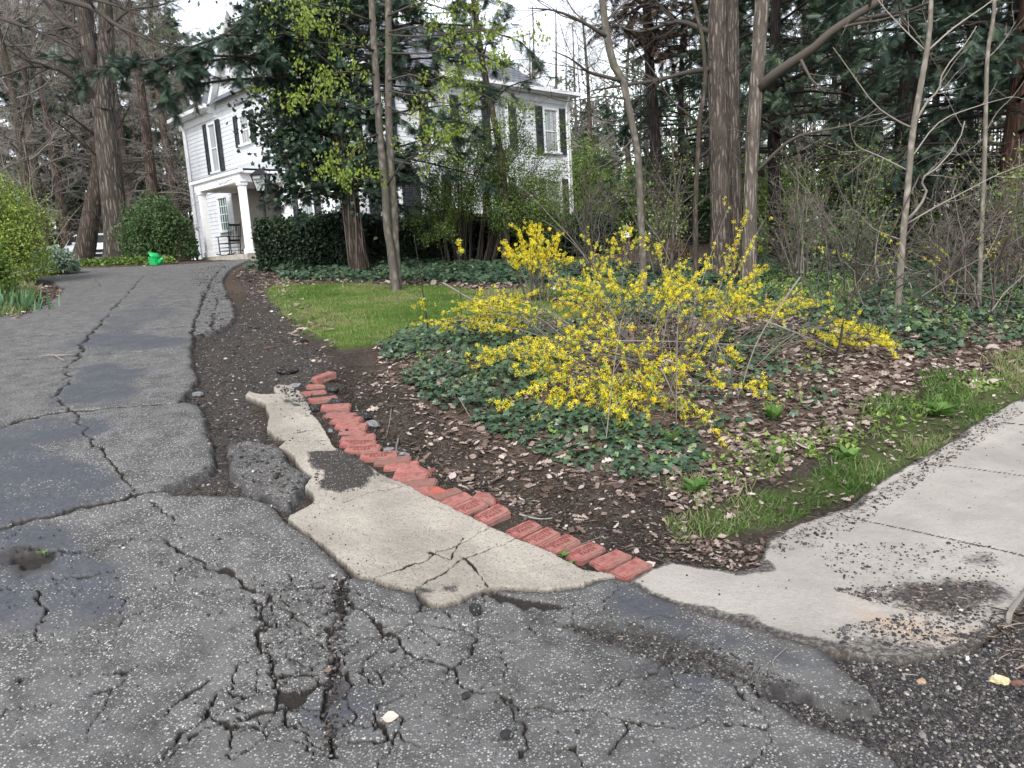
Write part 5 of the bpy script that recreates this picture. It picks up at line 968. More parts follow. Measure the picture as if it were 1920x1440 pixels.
place(D1, [(258, 44, 1.2, 1.0, 'spruce with dead branches seen between the oak and the ruddy trunk'), (130, 42, 2.4, .95, 'spruce with bare dead branches above the white car'), (15, 36, 3.9, .9, 'spruce with bare dead branches at the left edge of the photo'), (-90, 40, 5.0, 1.05, 'spruce with bare dead branches beyond the left edge'), (200, 52, .6, 1.25, 'far spruce with bare branches directly behind the forked oak'), (340, 50, 4.4, 1.1, 'far spruce with bare branches behind the left end of the house')])
D2 = bg_bare('bare_tree', 'bare grey spreading tree left of the forked oak', *at_px(62, 31), 13, 62, 4.2, .24, .95, 1.3); D2['group'] = 'bare trees behind the drive'
place(D2, [(100, 38, 2.0, 1.1, 'bare grey tree behind the yellow green shrub'), (-20, 31, 3.2, .9, 'bare grey tree half out of the left edge'), (280, 58, 1.4, 1.2, 'far bare tree beside the ruddy spruce trunk'), (1110, 40, .5, .85, 'bare twiggy tree just right of the house'), (1190, 47, 2.8, 1.0, 'far bare tree behind the curving grey trunk'), (1020, 52, 4.0, .95, 'far bare tree above the roof'), (1330, 45, 5.2, 1.0, 'far bare tree behind the twin trunk'), (1500, 40, 1.0, .9, 'far bare tree above the fallen log'), (700, 56, 1.9, 1.0, 'far bare tree behind the house roof'), (400, 60, 2.2, 1.2, 'far bare tree behind the gable'), (1650, 46, 3.0, 1.0, 'far bare tree behind the pale sapling'), (1800, 42, 4.7, 1.0, 'far bare tree behind the right hand conifers')])
conifer('dark_fir', 'dark fir behind the bare trees on the far left', *at_px(40, 48), 17, 4.6, EVER2, 71, .3, 80, 7, (.6, 1.1), .8, -.08, barelow=1.0)
F0 = bpy.data.objects['dark_fir']; F0['group'] = 'dark firs in the background'
place(F0, [(150, 56, 1.3, 1.15, 'dark fir behind the white car'), (240, 62, 2.6, 1.3, 'dark fir seen past the ruddy spruce'), (-120, 52, 3.8, 1.1, 'dark fir beyond the left edge of the photo'), (345, 66, 5.1, 1.25, 'dark fir at the left end of the house roof'), (1130, 60, 2.0, .62, 'dark fir beyond the right end of the house'), (1420, 42, 4.2, .7, 'dark fir deep in the woods behind the ridged trunk'), (1560, 48, .7, .9, 'dark fir far behind the fallen log'), (1740, 36, 3.3, .85, 'dark fir deep behind the pale sapling')])

# ---- green understorey
def bush(name, label, cx, cy, rx, ry, h, mat, seed, n=9000, size=(.05, .10), stems=26, up=.5, z0=.15, T=LEAF, tw=.3, hollow=.5, cat_='shrub', tint=None, tj=.12, sq=2.0):
    rg = np.random.default_rng(seed); z = ZG(cx, cy)[0]; B = thing(name, label, cat_, (cx, cy, z)); lb, fo = MB(), MB()
    az = rg.uniform(0, 2 * math.pi, stems); rr = rg.uniform(.3, .95, stems); K = 6; s = np.linspace(0, 1, K)[None]
    tz = h * rg.uniform(.7, 1.0, stems) * (1 - .45 * rr ** 2)
    P = np.stack([cx + rx * (rr * np.cos(az))[:, None] * s ** 1.2 + rg.normal(0, .06 * rx, (stems, 1)) * (1 - s), cy + ry * (rr * np.sin(az))[:, None] * s ** 1.2 + rg.normal(0, .06 * ry, (stems, 1)) * (1 - s), z - .05 + tz[:, None] * s ** .85], 2); R = np.repeat(np.linspace(.018, .005, K)[None], stems, 0); tubes(lb, P, R, 4, tw)
    A = kids(P, R, 9, .2, 1, (.7, .3), max(rx, h) * .35, 4, .05, .15, 1, .5, rg, .003); tubes(lb, *A, 3, tw); Bq = kids(*A, 4, .2, 1, (.7, .3), max(rx, h) * .16, 3, .04, .15, 1, .5, rg, .003); tubes(lb, *Bq, 3, tw)
    k = int(n * .55 / max(1, len(Bq[0]))) + 1; p, tn = samp(Bq[0], k, .2, 1.05, rg); p = p + rg.normal(0, tj * .5, p.shape)
    d = unit(rg.normal(size=(int(n * .45), 3))); d[:, 2] = np.abs(d[:, 2]); rad = rg.uniform(hollow, 1.0, len(d)) ** .6; lump = 1 + .22 * fbm(d[:, 0] * 2 + seed, d[:, 1] * 2 + d[:, 2], 1.3, 3, seed); q = np.stack([cx + rx * d[:, 0] * rad * lump, cy + ry * d[:, 1] * rad * lump, z + z0 + (h - z0) * d[:, 2] * rad * lump], 1)
    p = np.concatenate([p, q]); p = p[p[:, 2] > z + .03]; leaves(fo, p, size, up, (rg.random(len(p)) * .75 + .25 * np.clip(vnoise(p[:, 0] * 2.5, p[:, 2] * 2.5 + p[:, 1]), 0, 1)), T, rg)
    lb.build('stems', TWIG, B, True); fo.build('leaves', mat, B); return B
def bpx(name, label, px, d, wpx, hpx, mat, seed, ry=None, **k):
    c = w1(px, 480, d); rx = wpx / 2 * d / FPX; return bush(name, label, c[0], c[1], rx, ry or rx, hpx * d / FPX, mat, seed, **k)
bpx('yellow_green_shrub', 'big yellow green shrub at the left edge of the drive', 0, 17, 190, 205, leaf_mat('yellow_green_leaf', [(0, (.12, .19, .03)), (.6, (.24, .33, .06)), (1, (.38, .46, .12))], .5, .3, .35), 81, n=24000, size=(.03, .075), stems=46, hollow=.3, up=.7, tj=.25)
bpx('pale_shrub', 'pale grey green arching shrub in front of the white car', 98, 20, 84, 56, PALEL, 82, n=5000, size=(.06, .12))
bpx('green_shrub', 'mid green shrub low at the left edge', -45, 13.5, 110, 120, FRESH, 83, n=7000, size=(.05, .09))
bpx('round_bush', 'round green bush against the left corner of the house', 303, 26.5, 128, 118, leaf_mat('round_bush_leaf', [(0, (.028, .055, .020)), (.6, (.065, .12, .04)), (1, (.13, .20, .07))], .5, .3, .2), 84, n=15000, size=(.06, .12), stems=50, hollow=.7)
for q, (px, d, wp, hp_, m, lab) in enumerate([(1110, 36, 130, 190, FRESH, 'bright green bush just right of the house'), (1190, 33, 140, 150, MIDG, 'mid green bush behind the curving grey trunk'), (1260, 30, 120, 190, FRESH, 'bright green bush behind the thin brown trunk'), (1330, 28, 110, 120, MIDG, 'mid green bush behind the base of the twin trunk'), (1470, 18, 140, 190, FRESH, 'leafy green bush right of the grey ridged trunk'), (1590, 22, 170, 210, FRESH, 'green thicket above the fallen log'), (1690, 17, 180, 180, FRESH, 'fresh green thicket behind the pale sapling'), (1830, 18, 160, 110, MIDG, 'low green thicket behind the slender sapling'), (1060, 45, 160, 120, MIDG, 'green bush showing past the house corner'), (1400, 32, 160, 170, MIDG, 'green thicket between the big trunks')]):
    b = bpx('woodland_bush', lab, px, d, wp, hp_ * .95, FRESH if q in (1, 4, 8, 9) else m, 90 + q, n=11000 if d < 30 else 9000, size=(.06, .14) if d > 26 else (.045, .10), tw=.25, hollow=.35); b['group'] = 'bushes in the woods'
def twiggy(label, px, d, hp_, wp, seed, tint=.6, n=16, leafm=None):
    rg = np.random.default_rng(seed); c = w1(px, 480, d); z = ZG(c[0], c[1])[0]; T = thing('bare_shrub', label, 'shrub', (c[0], c[1], z), 'bare twiggy shrubs in the woods'); lb = MB(); K = 8; s = np.linspace(0, 1, K)[None]
    h = hp_ * d / FPX * rg.uniform(.5, 1.1, n); ox = rg.normal(0, wp * d / FPX * .4, n); oy = rg.normal(0, wp * d / FPX * .3, n); P = np.stack([c[0] + rg.normal(0, .12, (n, 1)) + ox[:, None] * s ** 1.3 + rg.normal(0, .04, (n, K)) * s, c[1] + rg.normal(0, .12, (n, 1)) + oy[:, None] * s ** 1.3, z - .05 + h[:, None] * s ** .9], 2); R = np.repeat(np.linspace(.014, .004, K)[None], n, 0); tubes(lb, P, R, 5, rg.uniform(tint - .3, tint + .3, n))
    A = kids(P, R, 7, .2, 1, (.8, .3), (.3, 1.1), 5, .03, .16, 1, .5, rg, .0035); tubes(lb, *A, 3, tint); Bq = kids(*A, 4, .2, 1, (.7, .3), (.15, .5), 4, .02, .16, 1, .5, rg, .003); tubes(lb, *Bq, 3, tint + .1); lb.build('stems', TWIG, T, True)
    if leafm:
        fo = MB(); p, tn = samp(Bq[0], 3, .2, 1, rg); p = p + rg.normal(0, .05, p.shape); leaves(fo, p, (.03, .07), .5, None, LEAF, rg); fo.build('leaves', leafm, T)
for q, a in enumerate([('bare twiggy shrub just left of the curving grey trunk', 1120, 15, 190, 120, 501, .55, 14, None), ('twiggy shrub with sparse leaves between the grey sapling and the thin brown trunk', 1245, 14, 210, 110, 502, .6, 14, FRESH), ('bare shrub right of the grey ridged trunk', 1500, 12.5, 200, 130, 503, .6, 16, None), ('leafy twiggy shrub in front of the fallen log', 1590, 13.5, 220, 150, 504, .6, 16, FRESH), ('bare arching shrub between the two pale saplings', 1765, 9.6, 190, 120, 505, .6, 16, None), ('bare shrub with fine new leaves at the right edge', 1900, 10.5, 260, 130, 506, .6, 16, FRESH), ('twiggy shrub with new leaves left of the pale sapling', 1630, 10.5, 150, 120, 507, .5, 12, MIDG), ('bare grey shrub behind the base of the forked oak', 235, 30, 130, 150, 508, .8, 16, None), ('tall bare shrub behind the pale grey green shrub', 70, 25, 220, 150, 509, .8, 18, None)]): twiggy(*a)
# ---- clipped yew hedges
def hedge(label, a, b, wd, h, seed, n, mat=YEW, size=(.06, .11), lob=.18):
    rg = np.random.default_rng(seed); a, b = np.asarray(a, float), np.asarray(b, float); L = np.hypot(*(b - a)); ex = (b - a) / L; ey = np.array([-ex[1], ex[0]]); m = (a + b) / 2; z = ZG(*m)[0]
    H = thing('hedge', label, 'hedge', (*m, z)); fo, lb = MB(), MB()
    u = rg.uniform(0, L, n); v = rg.uniform(-1, 1, n); ww = rg.uniform(0, 1, n); top = h * (1 + lob * 1.6 * fbm(u * .9, v + seed, 1.0, 3, seed)); r = (np.abs(v) ** 6 + ww ** 6) ** (1 / 6); tgt = rg.uniform(.78, 1.05, n); v = v / np.maximum(r, .3) * tgt; ww = ww / np.maximum(r, .3) * tgt; wv = wd * (1 + lob * fbm(u * 1.1 + 5, ww * 2, 1.0, 3, seed + 1))
    x = a[0] + ex[0] * u + ey[0] * v * wv / 2; y = a[1] + ex[1] * u + ey[1] * v * wv / 2; p = np.stack([x, y, ZG(x, y) + .08 + ww * top], 1)
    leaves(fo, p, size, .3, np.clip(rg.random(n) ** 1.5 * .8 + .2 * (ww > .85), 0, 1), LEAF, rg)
    s = rg.uniform(0, L, int(L * 12)); q = np.stack([a[0] + ex[0] * s, a[1] + ex[1] * s], 1) + ey * rg.uniform(-.3, .3, (len(s), 1)) * wd; zz = ZG(q[:, 0], q[:, 1]); K = 4; f = np.linspace(0, 1, K)[None]; off = rg.normal(0, .25, (len(s), 2))
    P = np.stack([q[:, 0:1] + off[:, 0:1] * f, q[:, 1:2] + off[:, 1:2] * f, zz[:, None] + h * .95 * f], 2); tubes(lb, P, np.repeat(np.linspace(.02, .008, K)[None], len(s), 0), 4, .12); A = kids(P, np.full((len(s), K), .01), 5, .1, .9, (.8, .3), .4, 3, 0, .2, 1, .5, rg, .004); tubes(lb, *A, 3, .15)
    # dense inner growth, leaf tint held darker to stand for the shade inside
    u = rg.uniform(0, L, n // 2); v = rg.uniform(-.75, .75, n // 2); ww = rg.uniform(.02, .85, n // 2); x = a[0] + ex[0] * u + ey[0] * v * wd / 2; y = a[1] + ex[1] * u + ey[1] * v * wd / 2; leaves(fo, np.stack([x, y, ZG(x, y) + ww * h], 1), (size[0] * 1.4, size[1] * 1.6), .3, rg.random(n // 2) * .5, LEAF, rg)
    lb.build('stems', TWIG, H, True); fo.build('leaves', mat, H); return H
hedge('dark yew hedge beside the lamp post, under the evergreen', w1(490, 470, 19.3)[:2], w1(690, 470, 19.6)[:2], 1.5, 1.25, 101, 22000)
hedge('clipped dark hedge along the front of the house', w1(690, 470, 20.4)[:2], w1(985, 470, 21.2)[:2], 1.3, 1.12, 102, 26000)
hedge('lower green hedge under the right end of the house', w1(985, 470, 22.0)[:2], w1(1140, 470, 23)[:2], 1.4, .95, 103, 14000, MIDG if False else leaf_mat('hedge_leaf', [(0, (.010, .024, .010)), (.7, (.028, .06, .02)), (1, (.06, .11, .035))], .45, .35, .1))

# ---- forsythia
rg = np.random.default_rng(5)
def forsythia(label, canes, seed, name='forsythia_bush', node=.022, fsz=(.0135, .0215), leafy=.4, cr=.005, side=4):
    """canes: list of (base xyz, tip xyz, arch, bloom start, bloom amount)"""
    rg = np.random.default_rng(seed); T = thing(name, label, 'shrub', tuple(canes[0][0])); lb, fl, lf = MB(), MB(), MB(); ps = []; ax_ = []
    P = np.array([smooth_path([b, b * .62 + t_ * .38 + np.array([0, 0, ar]), b * .25 + t_ * .75 + np.array([0, 0, ar * .8]), t_], 10) for b, t_, ar, s0, am in canes]); R = np.repeat(np.linspace(cr, cr * .35, 10)[None], len(P), 0); tubes(lb, P, R, 5, np.random.default_rng(seed).uniform(.3, .75, len(P)))
    S, SR = kids(P, R, side, .35, .97, (.65, .25), .34, 5, .02, .12, 1, .5, rg, .0015); tubes(lb, S, SR, 3, .6)
    for k, (b, t_, ar, s0, am) in enumerate(canes):
        for Q, st, am in [(P[k], s0, am * .8)] + [(S[k * side + j], .1, am * .8) for j in range(side)]:
            L = np.linalg.norm(np.diff(Q, axis=0), axis=1).sum(); n = int(L * (1 - st) / node * am)
            if n < 1: continue
            p, tn = samp(Q[None], n, st, 1.0, rg); gate = vnoise(p[:, 0] * 9 + k, p[:, 2] * 9 + p[:, 1] * 5) > .30; ps.append(p[gate]); ax_.append(tn[gate])
    if not ps: ps, ax_ = [P[:, -1]], [unit(P[:, -1] - P[:, -2])]
    p = np.concatenate(ps); tn = np.concatenate(ax_); p = np.repeat(p, 2, 0); tn = np.repeat(tn, 2, 0); M = len(p)
    d = unit(rg.normal(size=(M, 3)) + np.array([0, -.15, -.25])); inst(fl, FLOWER[0], FLOWER[1], p + d * rg.uniform(.006, .022, (M, 1)), d, rdir(M, 0, rg), rg.uniform(*fsz, M), rg.random(M))
    q = p[rg.random(M) < leafy]; leaves(lf, q + rg.normal(0, .012, q.shape), (.02, .045), .3, None, LEAF, rg)
    lb.build('canes', TWIG, T, True); fl.build('blossom', YELL, T); lf.build('leaves', FRESH, T); return T
def cane(bpx_, tpx, d0, d1, arch, s0=.35, am=1.0):
    b = G([bpx_])[0] if d0 is None else w1(*bpx_, d0); b[2] = ZG(b[0], b[1])[0] - .02; t_ = w1(*tpx, d1); t_[2] = max(t_[2], ZG(t_[0], t_[1])[0] + .04); return (b, t_, arch, s0, am)
C = []
def spray_of(n, bx, tx, dd, arch, s0=.35, am=1.0, bj=30, tj=(40, 25)):
    for q in range(n):
        b = (bx[0] + rg.normal(0, bj), bx[1] + rg.normal(0, bj * .4)); t_ = (tx[0] + rg.normal(0, tj[0]), tx[1] + rg.normal(0, tj[1])); g = G([b])[0]
        C.append(cane(b, t_, None, g[1] + dd + rg.normal(0, .18), arch * rg.uniform(.6, 1.3), s0, am))
spray_of(12, (1120, 690), (870, 610), .5, .22, .45, 1.0, 30, (60, 16)); spray_of(7, (1120, 700), (920, 590), .8, .25, .45, 1.0, 30, (60, 16)); spray_of(10, (1180, 690), (1080, 570), .6, .16, .4, 1.1); spray_of(15, (1200, 690), (1160, 510), .6, .12, .42, 1.0, 40, (80, 30)); spray_of(14, (1240, 690), (1250, 545), .6, .12, .4, 1.0, 50, (80, 30))
spray_of(13, (1280, 690), (1380, 540), .6, .12, .42, 1.0, 40, (60, 30)); spray_of(7, (1290, 700), (1470, 560), .6, .14, .45, .9, 40, (50, 18)); spray_of(5, (1300, 680), (1385, 392), .3, .08, .5, .8, 25, (25, 22)); spray_of(3, (1180, 650), (1190, 450), .4, .1, .45, .8, 25, (25, 25)); spray_of(3, (1170, 650), (1150, 440), .6, .1, .45, .7, 25, (25, 15))
spray_of(8, (1290, 720), (1250, 660), -.2, .12, .35, 1.0, 70, (110, 20)); spray_of(9, (1200, 740), (1060, 640), .1, .1, .3, 1.0, 60, (70, 22)); spray_of(6, (1240, 700), (1290, 740), -.5, .12, .45, .9, 40, (40, 25)); spray_of(18, (1180, 760), (1120, 815), -.4, .14, .35, 1.1, 50, (110, 30)); spray_of(6, (1200, 740), (1200, 760), -.3, .14, .5, 1.0, 60, (110, 30)); spray_of(8, (1130, 720), (980, 690), -.1, .14, .45, 1.1, 40, (70, 20)); spray_of(5, (1180, 770), (1040, 770), -.3, .14, .45, 1.0, 40, (30, 18)); spray_of(5, (1180, 770), (1240, 800), -.3, .1, .4, 1.0, 40, (50, 18)); spray_of(4, (1300, 760), (1400, 700), -.1, .1, .5, .8, 40, (30, 18))
spray_of(5, (1250, 720), (940, 690), -.2, .12, .6, .5, 40, (60, 20)); spray_of(7, (1260, 760), (1240, 640), .3, .25, 1.0, 0, 130, (240, 70))
forsythia('big sprawling forsythia covered in yellow blossom over the ivy bed', C, 6)
C = []; spray_of(9, (1400, 690), (1620, 625), .4, .16, .62, 1.2, 30, (35, 18)); spray_of(3, (1430, 700), (1680, 652), .2, .14, .75, 1.2, 20, (10, 8)); spray_of(3, (1400, 660), (1530, 570), .6, .1, .6, .7, 20, (25, 12)); forsythia('low forsythia canes reaching right with blossom at their tips', C, 7)
C = []
for q in range(22): C.append(cane((995 + rg.normal(0, 14), 500), (1010 + rg.normal(0, 42), 455 + rg.normal(0, 26)), 10.5, 10.5 + rg.normal(0, .4), .12, .35, .9))
for q in range(3): C.append(cane((985, 500), (944 + 8 * q, 455 + 12 * q), 10.5, 10.3, .06, .5, .8))
forsythia('smaller forsythia in blossom on the far side of the lawn', C, 8, fsz=(.022, .034), node=.024, cr=.007)
C = [cane((868, 640), (860, 450), None, 6.6, .02, .78, .8)]; forsythia('single upright forsythia shoot with a yellow tip', C, 9, 'forsythia_shoot', side=1, leafy=.8)
C = [cane((806, 640), (776, 440), None, 6.8, .03, 1.0, 0)]; 
for q in range(8): C.append(cane((1800 + rg.normal(0, 60), 560), (1760 + rg.normal(0, 90), 470 + rg.normal(0, 30)), 8.2, 8.0, .1, .55, .2))
forsythia('sparse forsythia canes with a few yellow flowers among the saplings', C[1:], 10, leafy=2.0, cr=.006)
forsythia('tall bare shoot with opening buds at the edge of the lawn', C[:1] + [cane((806, 640), (790, 560), None, 6.8, .02, .6, 1.0)], 12, 'budding_shoot', cr=.007, side=1)

# ---- loose canes and bare branches lying over the bed: each one a thing
bare = [([(830, 530), (900, 570), (990, 610)], 8.5, .012, 'pale broken branch lying above the lawn edge'), ([(1500, 520), (1420, 640), (1380, 770), (1370, 830)], 5.2, .006, 'thin cane crossing in front of the forsythia'), ([(1150, 720), (1300, 750), (1480, 800)], 5.4, .008, 'long dead cane lying low across the bed'), ([(1100, 640), (1250, 640), (1440, 650)], 6.0, .007, 'straight dead cane across the middle of the forsythia'), ([(1240, 690), (1262, 740), (1275, 780)], 5.0, .006, 'short pale cane in the middle of the bed'), ([(1430, 600), (1530, 640), (1620, 690)], 6.4, .009, 'pale cane slanting down to the right'), ([(1130, 890), (1136, 830), (1150, 700), (1165, 600)], 4.4, .005, 'upright dark shoot rising in front of the forsythia'), ([(860, 745), (880, 780), (905, 830)], 4.8, .004, 'thin pale stalk standing in the ivy')]
for P, d, r, lab in bare:
    mb = MB(); Q = smooth_path(W(P, d), 12); g_ = ZG(Q[:, 0], Q[:, 1]); Q[:, 2] = np.maximum(Q[:, 2], g_ + .02); tube(mb, Q, np.linspace(r, r * .5, 12), 6, .8); mb2 = mb; A = kids(Q[None], np.full((1, 12), r), 5, .2, 1, (.7, .2), .18, 3, .02, .1, 1, .5, rg, .002); tubes(mb, *A, 3, .8); tag(mb.build('bare_cane', TWIG, None, True), lab, 'cane', 'bare canes over the bed')

# ---- fallen log, root plate and brush in the woods
d = 19.5; Q = smooth_path(W([(1440, 462), (1500, 468), (1570, 474), (1625, 480)], d), 12); Q[:, 2] = ZG(Q[:, 0], Q[:, 1]) + .20; LG = thing('fallen_log', 'pale weathered log lying on the woodland floor behind the ridged trunk', 'log', tuple(Q[0])); mb = MB(); trunk_tube(mb, Q, np.linspace(.26, .17, 12), 14, .12, 1, 1); v = Q[0] + .25 * np.array([(0, math.cos(a), math.sin(a)) for a in np.linspace(0, 6.28, 14)[:-1]]); mb.add(v, np.arange(13)[None], .5); mb.build('trunk', bark_mat('weathered_wood', (.10, .09, .075), (.30, .27, .23), 12, .4, .8), LG, True)
mb = MB(); A = kids(Q[None], np.full((1, 12), .05), 7, .2, 1, (1.0, .3), .7, 4, .1, .1, 1, .4, rg); tubes(mb, *A, 4, .7); mb.build('branch_stubs', TWIG, LG, True)
c = w1(1262, 440, 17); c[2] = ZG(c[0], c[1])[0]; mb = MB(); rock(mb, c + Z3 * .28, (.36, .3, .42), .3, 21, .4, .5); RP = tag(mb.build('tree_stump', bark_mat('rotten_wood', (.035, .022, .016), (.15, .10, .075), 12, .5, .8), None, True), 'rotten brown stump left of the thin brown trunk', 'stump')
mb = MB(); n = 420; p = np.stack([rg.uniform(-1, 1, n), rg.uniform(-.6, .6, n)], 1)
for q, (px, d, s, nn, lab) in enumerate([(1800, 8.6, 1.6, 150, 'tangle of fallen twigs around the slender sapling'), (1650, 14, 2.4, 260, 'heap of dark brushwood behind the pale sapling'), (1180, 14.5, 1.2, 90, 'small heap of dead twigs left of the rotten stump')]):
    c = w1(px, 500, d); mb = MB(); x = c[0] + rg.uniform(-s, s, nn); y = c[1] + rg.uniform(-s * .6, s * .6, nn); z = ZG(x, y) + rg.uniform(0, .5, nn) * (.5 if q else .8); dv = rdir(nn, .25, rg) * rg.uniform(.3, 1.1, nn)[:, None]; f = np.linspace(0, 1, 5)[None, :, None]; P = np.stack([x, y, z], 1)[:, None] + dv[:, None] * f + rg.normal(0, .03, (nn, 5, 3)); P[..., 2] = np.maximum(P[..., 2], ZG(P[..., 0].ravel(), P[..., 1].ravel()).reshape(nn, 5) + .01); tubes(mb, P, np.repeat(np.linspace(.009, .003, 5)[None], nn, 0), 4, rg.uniform(.1, .8, nn)); tag(mb.build('brushwood', TWIG, None, True), lab, 'brushwood', None, 'stuff')

# ---- far woods that read as one mass
mb, fo = MB(), MB(); n = 700; a = rg.uniform(-1.15, 1.15, n); dist = rg.uniform(58, 105, n); x, y = np.sin(a) * dist, np.cos(a) * dist; keep = ~((np.abs(x + 3) < 14) & (y < 48)); x, y = x[keep], y[keep]; n = len(x); h = rg.uniform(9, 19, n); K = 6; f = np.linspace(0, 1, K)[None]; z = ZG(x, y); P = np.stack([x[:, None] + rg.normal(0, .5, (n, 1)) * f, y[:, None] + 0 * f, z[:, None] + h[:, None] * f], 2); R = np.linspace(.16, .03, K)[None] * rg.uniform(.6, 1.5, (n, 1)); tubes(mb, P, R, 5, rg.uniform(.1, .5, n))
A = kids(P, R, 14, .15, 1, (.9, .3), 3.2, 4, .04, .15, .9, .4, rg, .02); tubes(mb, *A, 3, .4); Bq = kids(*A, 5, .15, 1, (.8, .3), 1.5, 3, .02, .2, 1, .5, rg, .013); tubes(mb, *Bq, 3, .5)
p, tn = samp(Bq[0], 1, 0, 1, rg); k = (vnoise(p[:, 0] * .09, p[:, 1] * .09, 5) > .55) | (p[:, 2] < 4.0); p = np.repeat(p[k], 5, 0) + rg.normal(0, .6, (5 * k.sum(), 3)); leaves(fo, p, (.25, .6), .3, rg.random(len(p)) * .8, LEAF, rg)
WO = mb.build('woods', TWIG, None, True); tag(WO, 'far bare woods behind the house', 'woods', None, 'stuff'); tag(fo.build('undergrowth', MIDG, None), 'green undergrowth of the far woods', 'undergrowth', None, 'stuff')
# ============================================================ GROUND COVER AND DEBRIS
rg = np.random.default_rng(77)
def fill(poly, n, far=.0, rng=rg, power=0.0):
    """points in a plan polygon; power > 0 favours the near end"""
    poly = np.asarray(poly)[:, :2]; lo, hi = poly.min(0), poly.max(0); out = []; got = 0
    while got < n:
        m = max(2000, n * 2); p = lo + rng.random((m, 2)) * (hi - lo)
        if power:
            w_ = (max(lo[1], .8) / np.maximum(p[:, 1], .8)) ** power; p = p[rng.random(m) < w_]
        k = sdf(poly, p[:, 0], p[:, 1]) > -.0; p = p[k]; out.append(p); got += len(p)
        if len(out) > 400: break
    return np.concatenate(out)[:n]
def surf(x, y):                                   # top of whatever paves this spot
    z = ZG(x, y); b = Zb(x, y)
    for poly, h in ((DRIVE, .046), (PATCH, .046), (STRIP, .041), (WALK, .033)): z = np.where(sdf(poly, x, y) > 0, b + h, z)
    return z
PX = lambda pts: G(pts)[:, :2]
DEADM = leaf_mat('dead_leaf', [(0, (.055, .037, .029)), (.35, (.135, .096, .078)), (.75, (.30, .235, .20)), (1, (.52, .45, .40))], .75, .2, .1)
DEBM = leaf_mat('woody_debris', [(0, (.018, .014, .012)), (.6, (.07, .055, .045)), (1, (.30, .24, .20))], .9, .1, 0)
GRASSM = leaf_mat('grass_blade', [(0, (.04, .085, .018)), (.6, (.085, .15, .035)), (.88, (.16, .22, .07)), (1, (.27, .24, .14))], .55, .3, .3)
LAWNM = leaf_mat('lawn_blade', [(0, (.055, .11, .018)), (.6, (.10, .175, .03)), (.9, (.17, .24, .06)), (1, (.26, .25, .12))], .55, .3, .3)

_ol = [(0, .012, 0), (.1, .02, .01), (.25, .2, .03), (.45, .3, .05), (.65, .27, .05), (.85, .13, .03), (1.0, .01, .06)]
OVATE = (np.array([(a, b, c) for a, b, c in _ol] + [(a, -b, c * .4) for a, b, c in _ol] + [(a, 0, -.01) for a, b, c in _ol]), DEAD[1])
# leaf litter
def litter(p, size, curl=.5, lift=.012):
    n = len(p); z = surf(p[:, 0], p[:, 1]) + rg.uniform(.002, lift * 2, n); a = rg.uniform(0, 6.283, n); f = np.stack([np.cos(a), np.sin(a), rg.normal(0, .22, n)], 1); nr = np.stack([rg.normal(0, curl, n), rg.normal(0, curl, n), np.where(rg.random(n) < .25, -1, 1.0)], 1); return np.column_stack([p, z]), f, nr, rg.uniform(*size, n) * np.where(rg.random(n) < .12, 1.6, 1)
mb = MB()
def add_litter(poly, n, size, power=.8, th=None, tint=1.0):
    p = fill(poly, n, power=power)
    if th is not None: k = fbm(p[:, 0], p[:, 1], 1.6, 3, 31) + rg.normal(0, .25, len(p)) > th; p = p[k]
    P, f, nr, s = litter(p, size); h_ = rg.random(len(P)) < .45; tt_ = np.clip(rg.random(len(P)) ** .9 * tint, 0, 1)
    inst(mb, DEAD[0], DEAD[1], P[h_], f[h_], nr[h_], s[h_], tt_[h_]); inst(mb, OVATE[0], OVATE[1], P[~h_], f[~h_], nr[~h_], s[~h_] * .9, tt_[~h_])
add_litter(BED, 12000, (.03, .075), .8, -.2); add_litter(PX([(640, 690), (720, 700), (830, 800), (960, 872), (1250, 905), (1300, 1010), (1420, 1050), (1240, 1060), (1000, 985), (830, 900), (720, 830)]), 2300, (.015, .055), .3, .02, .95)
add_litter(PX([(1100, 610), (1500, 545), (2000, 520), (2300, 600), (1980, 690), (1700, 760), (1500, 840), (1400, 870)]), 14000, (.04, .09), .7, -.4); add_litter(PX([(480, 512), (1000, 520), (1500, 520), (1500, 560), (1000, 575), (960, 555), (700, 538), (500, 545)]), 5000, (.06, .12), .5, -.1)
add_litter(PX([(45, 605), (110, 560), (120, 545), (60, 530), (0, 545), (0, 600)]), 900, (.05, .1), .3); add_litter(PX([(430, 510), (520, 500), (540, 540), (640, 660), (600, 690), (500, 580)]), 700, (.04, .09), .3); add_litter(VERGE, 420, (.02, .055), .3); add_litter(PX([(1250, 890), (1350, 870), (1600, 770), (1640, 800), (1450, 900), (1330, 950), (1250, 960)]), 1100, (.02, .06), .2); add_litter(PX([(10, 510), (300, 502), (300, 498), (0, 503)]), 350, (.08, .14), .2)
add_litter(PX([(1180, 1010), (1340, 1010), (1440, 1020), (1430, 1075), (1300, 1070)]), 330, (.012, .04), .2, None, .9)
tag(mb.build('leaf_litter', DEADM), 'brown fallen leaves covering the bed and the woodland floor', 'leaves', None, 'stuff')
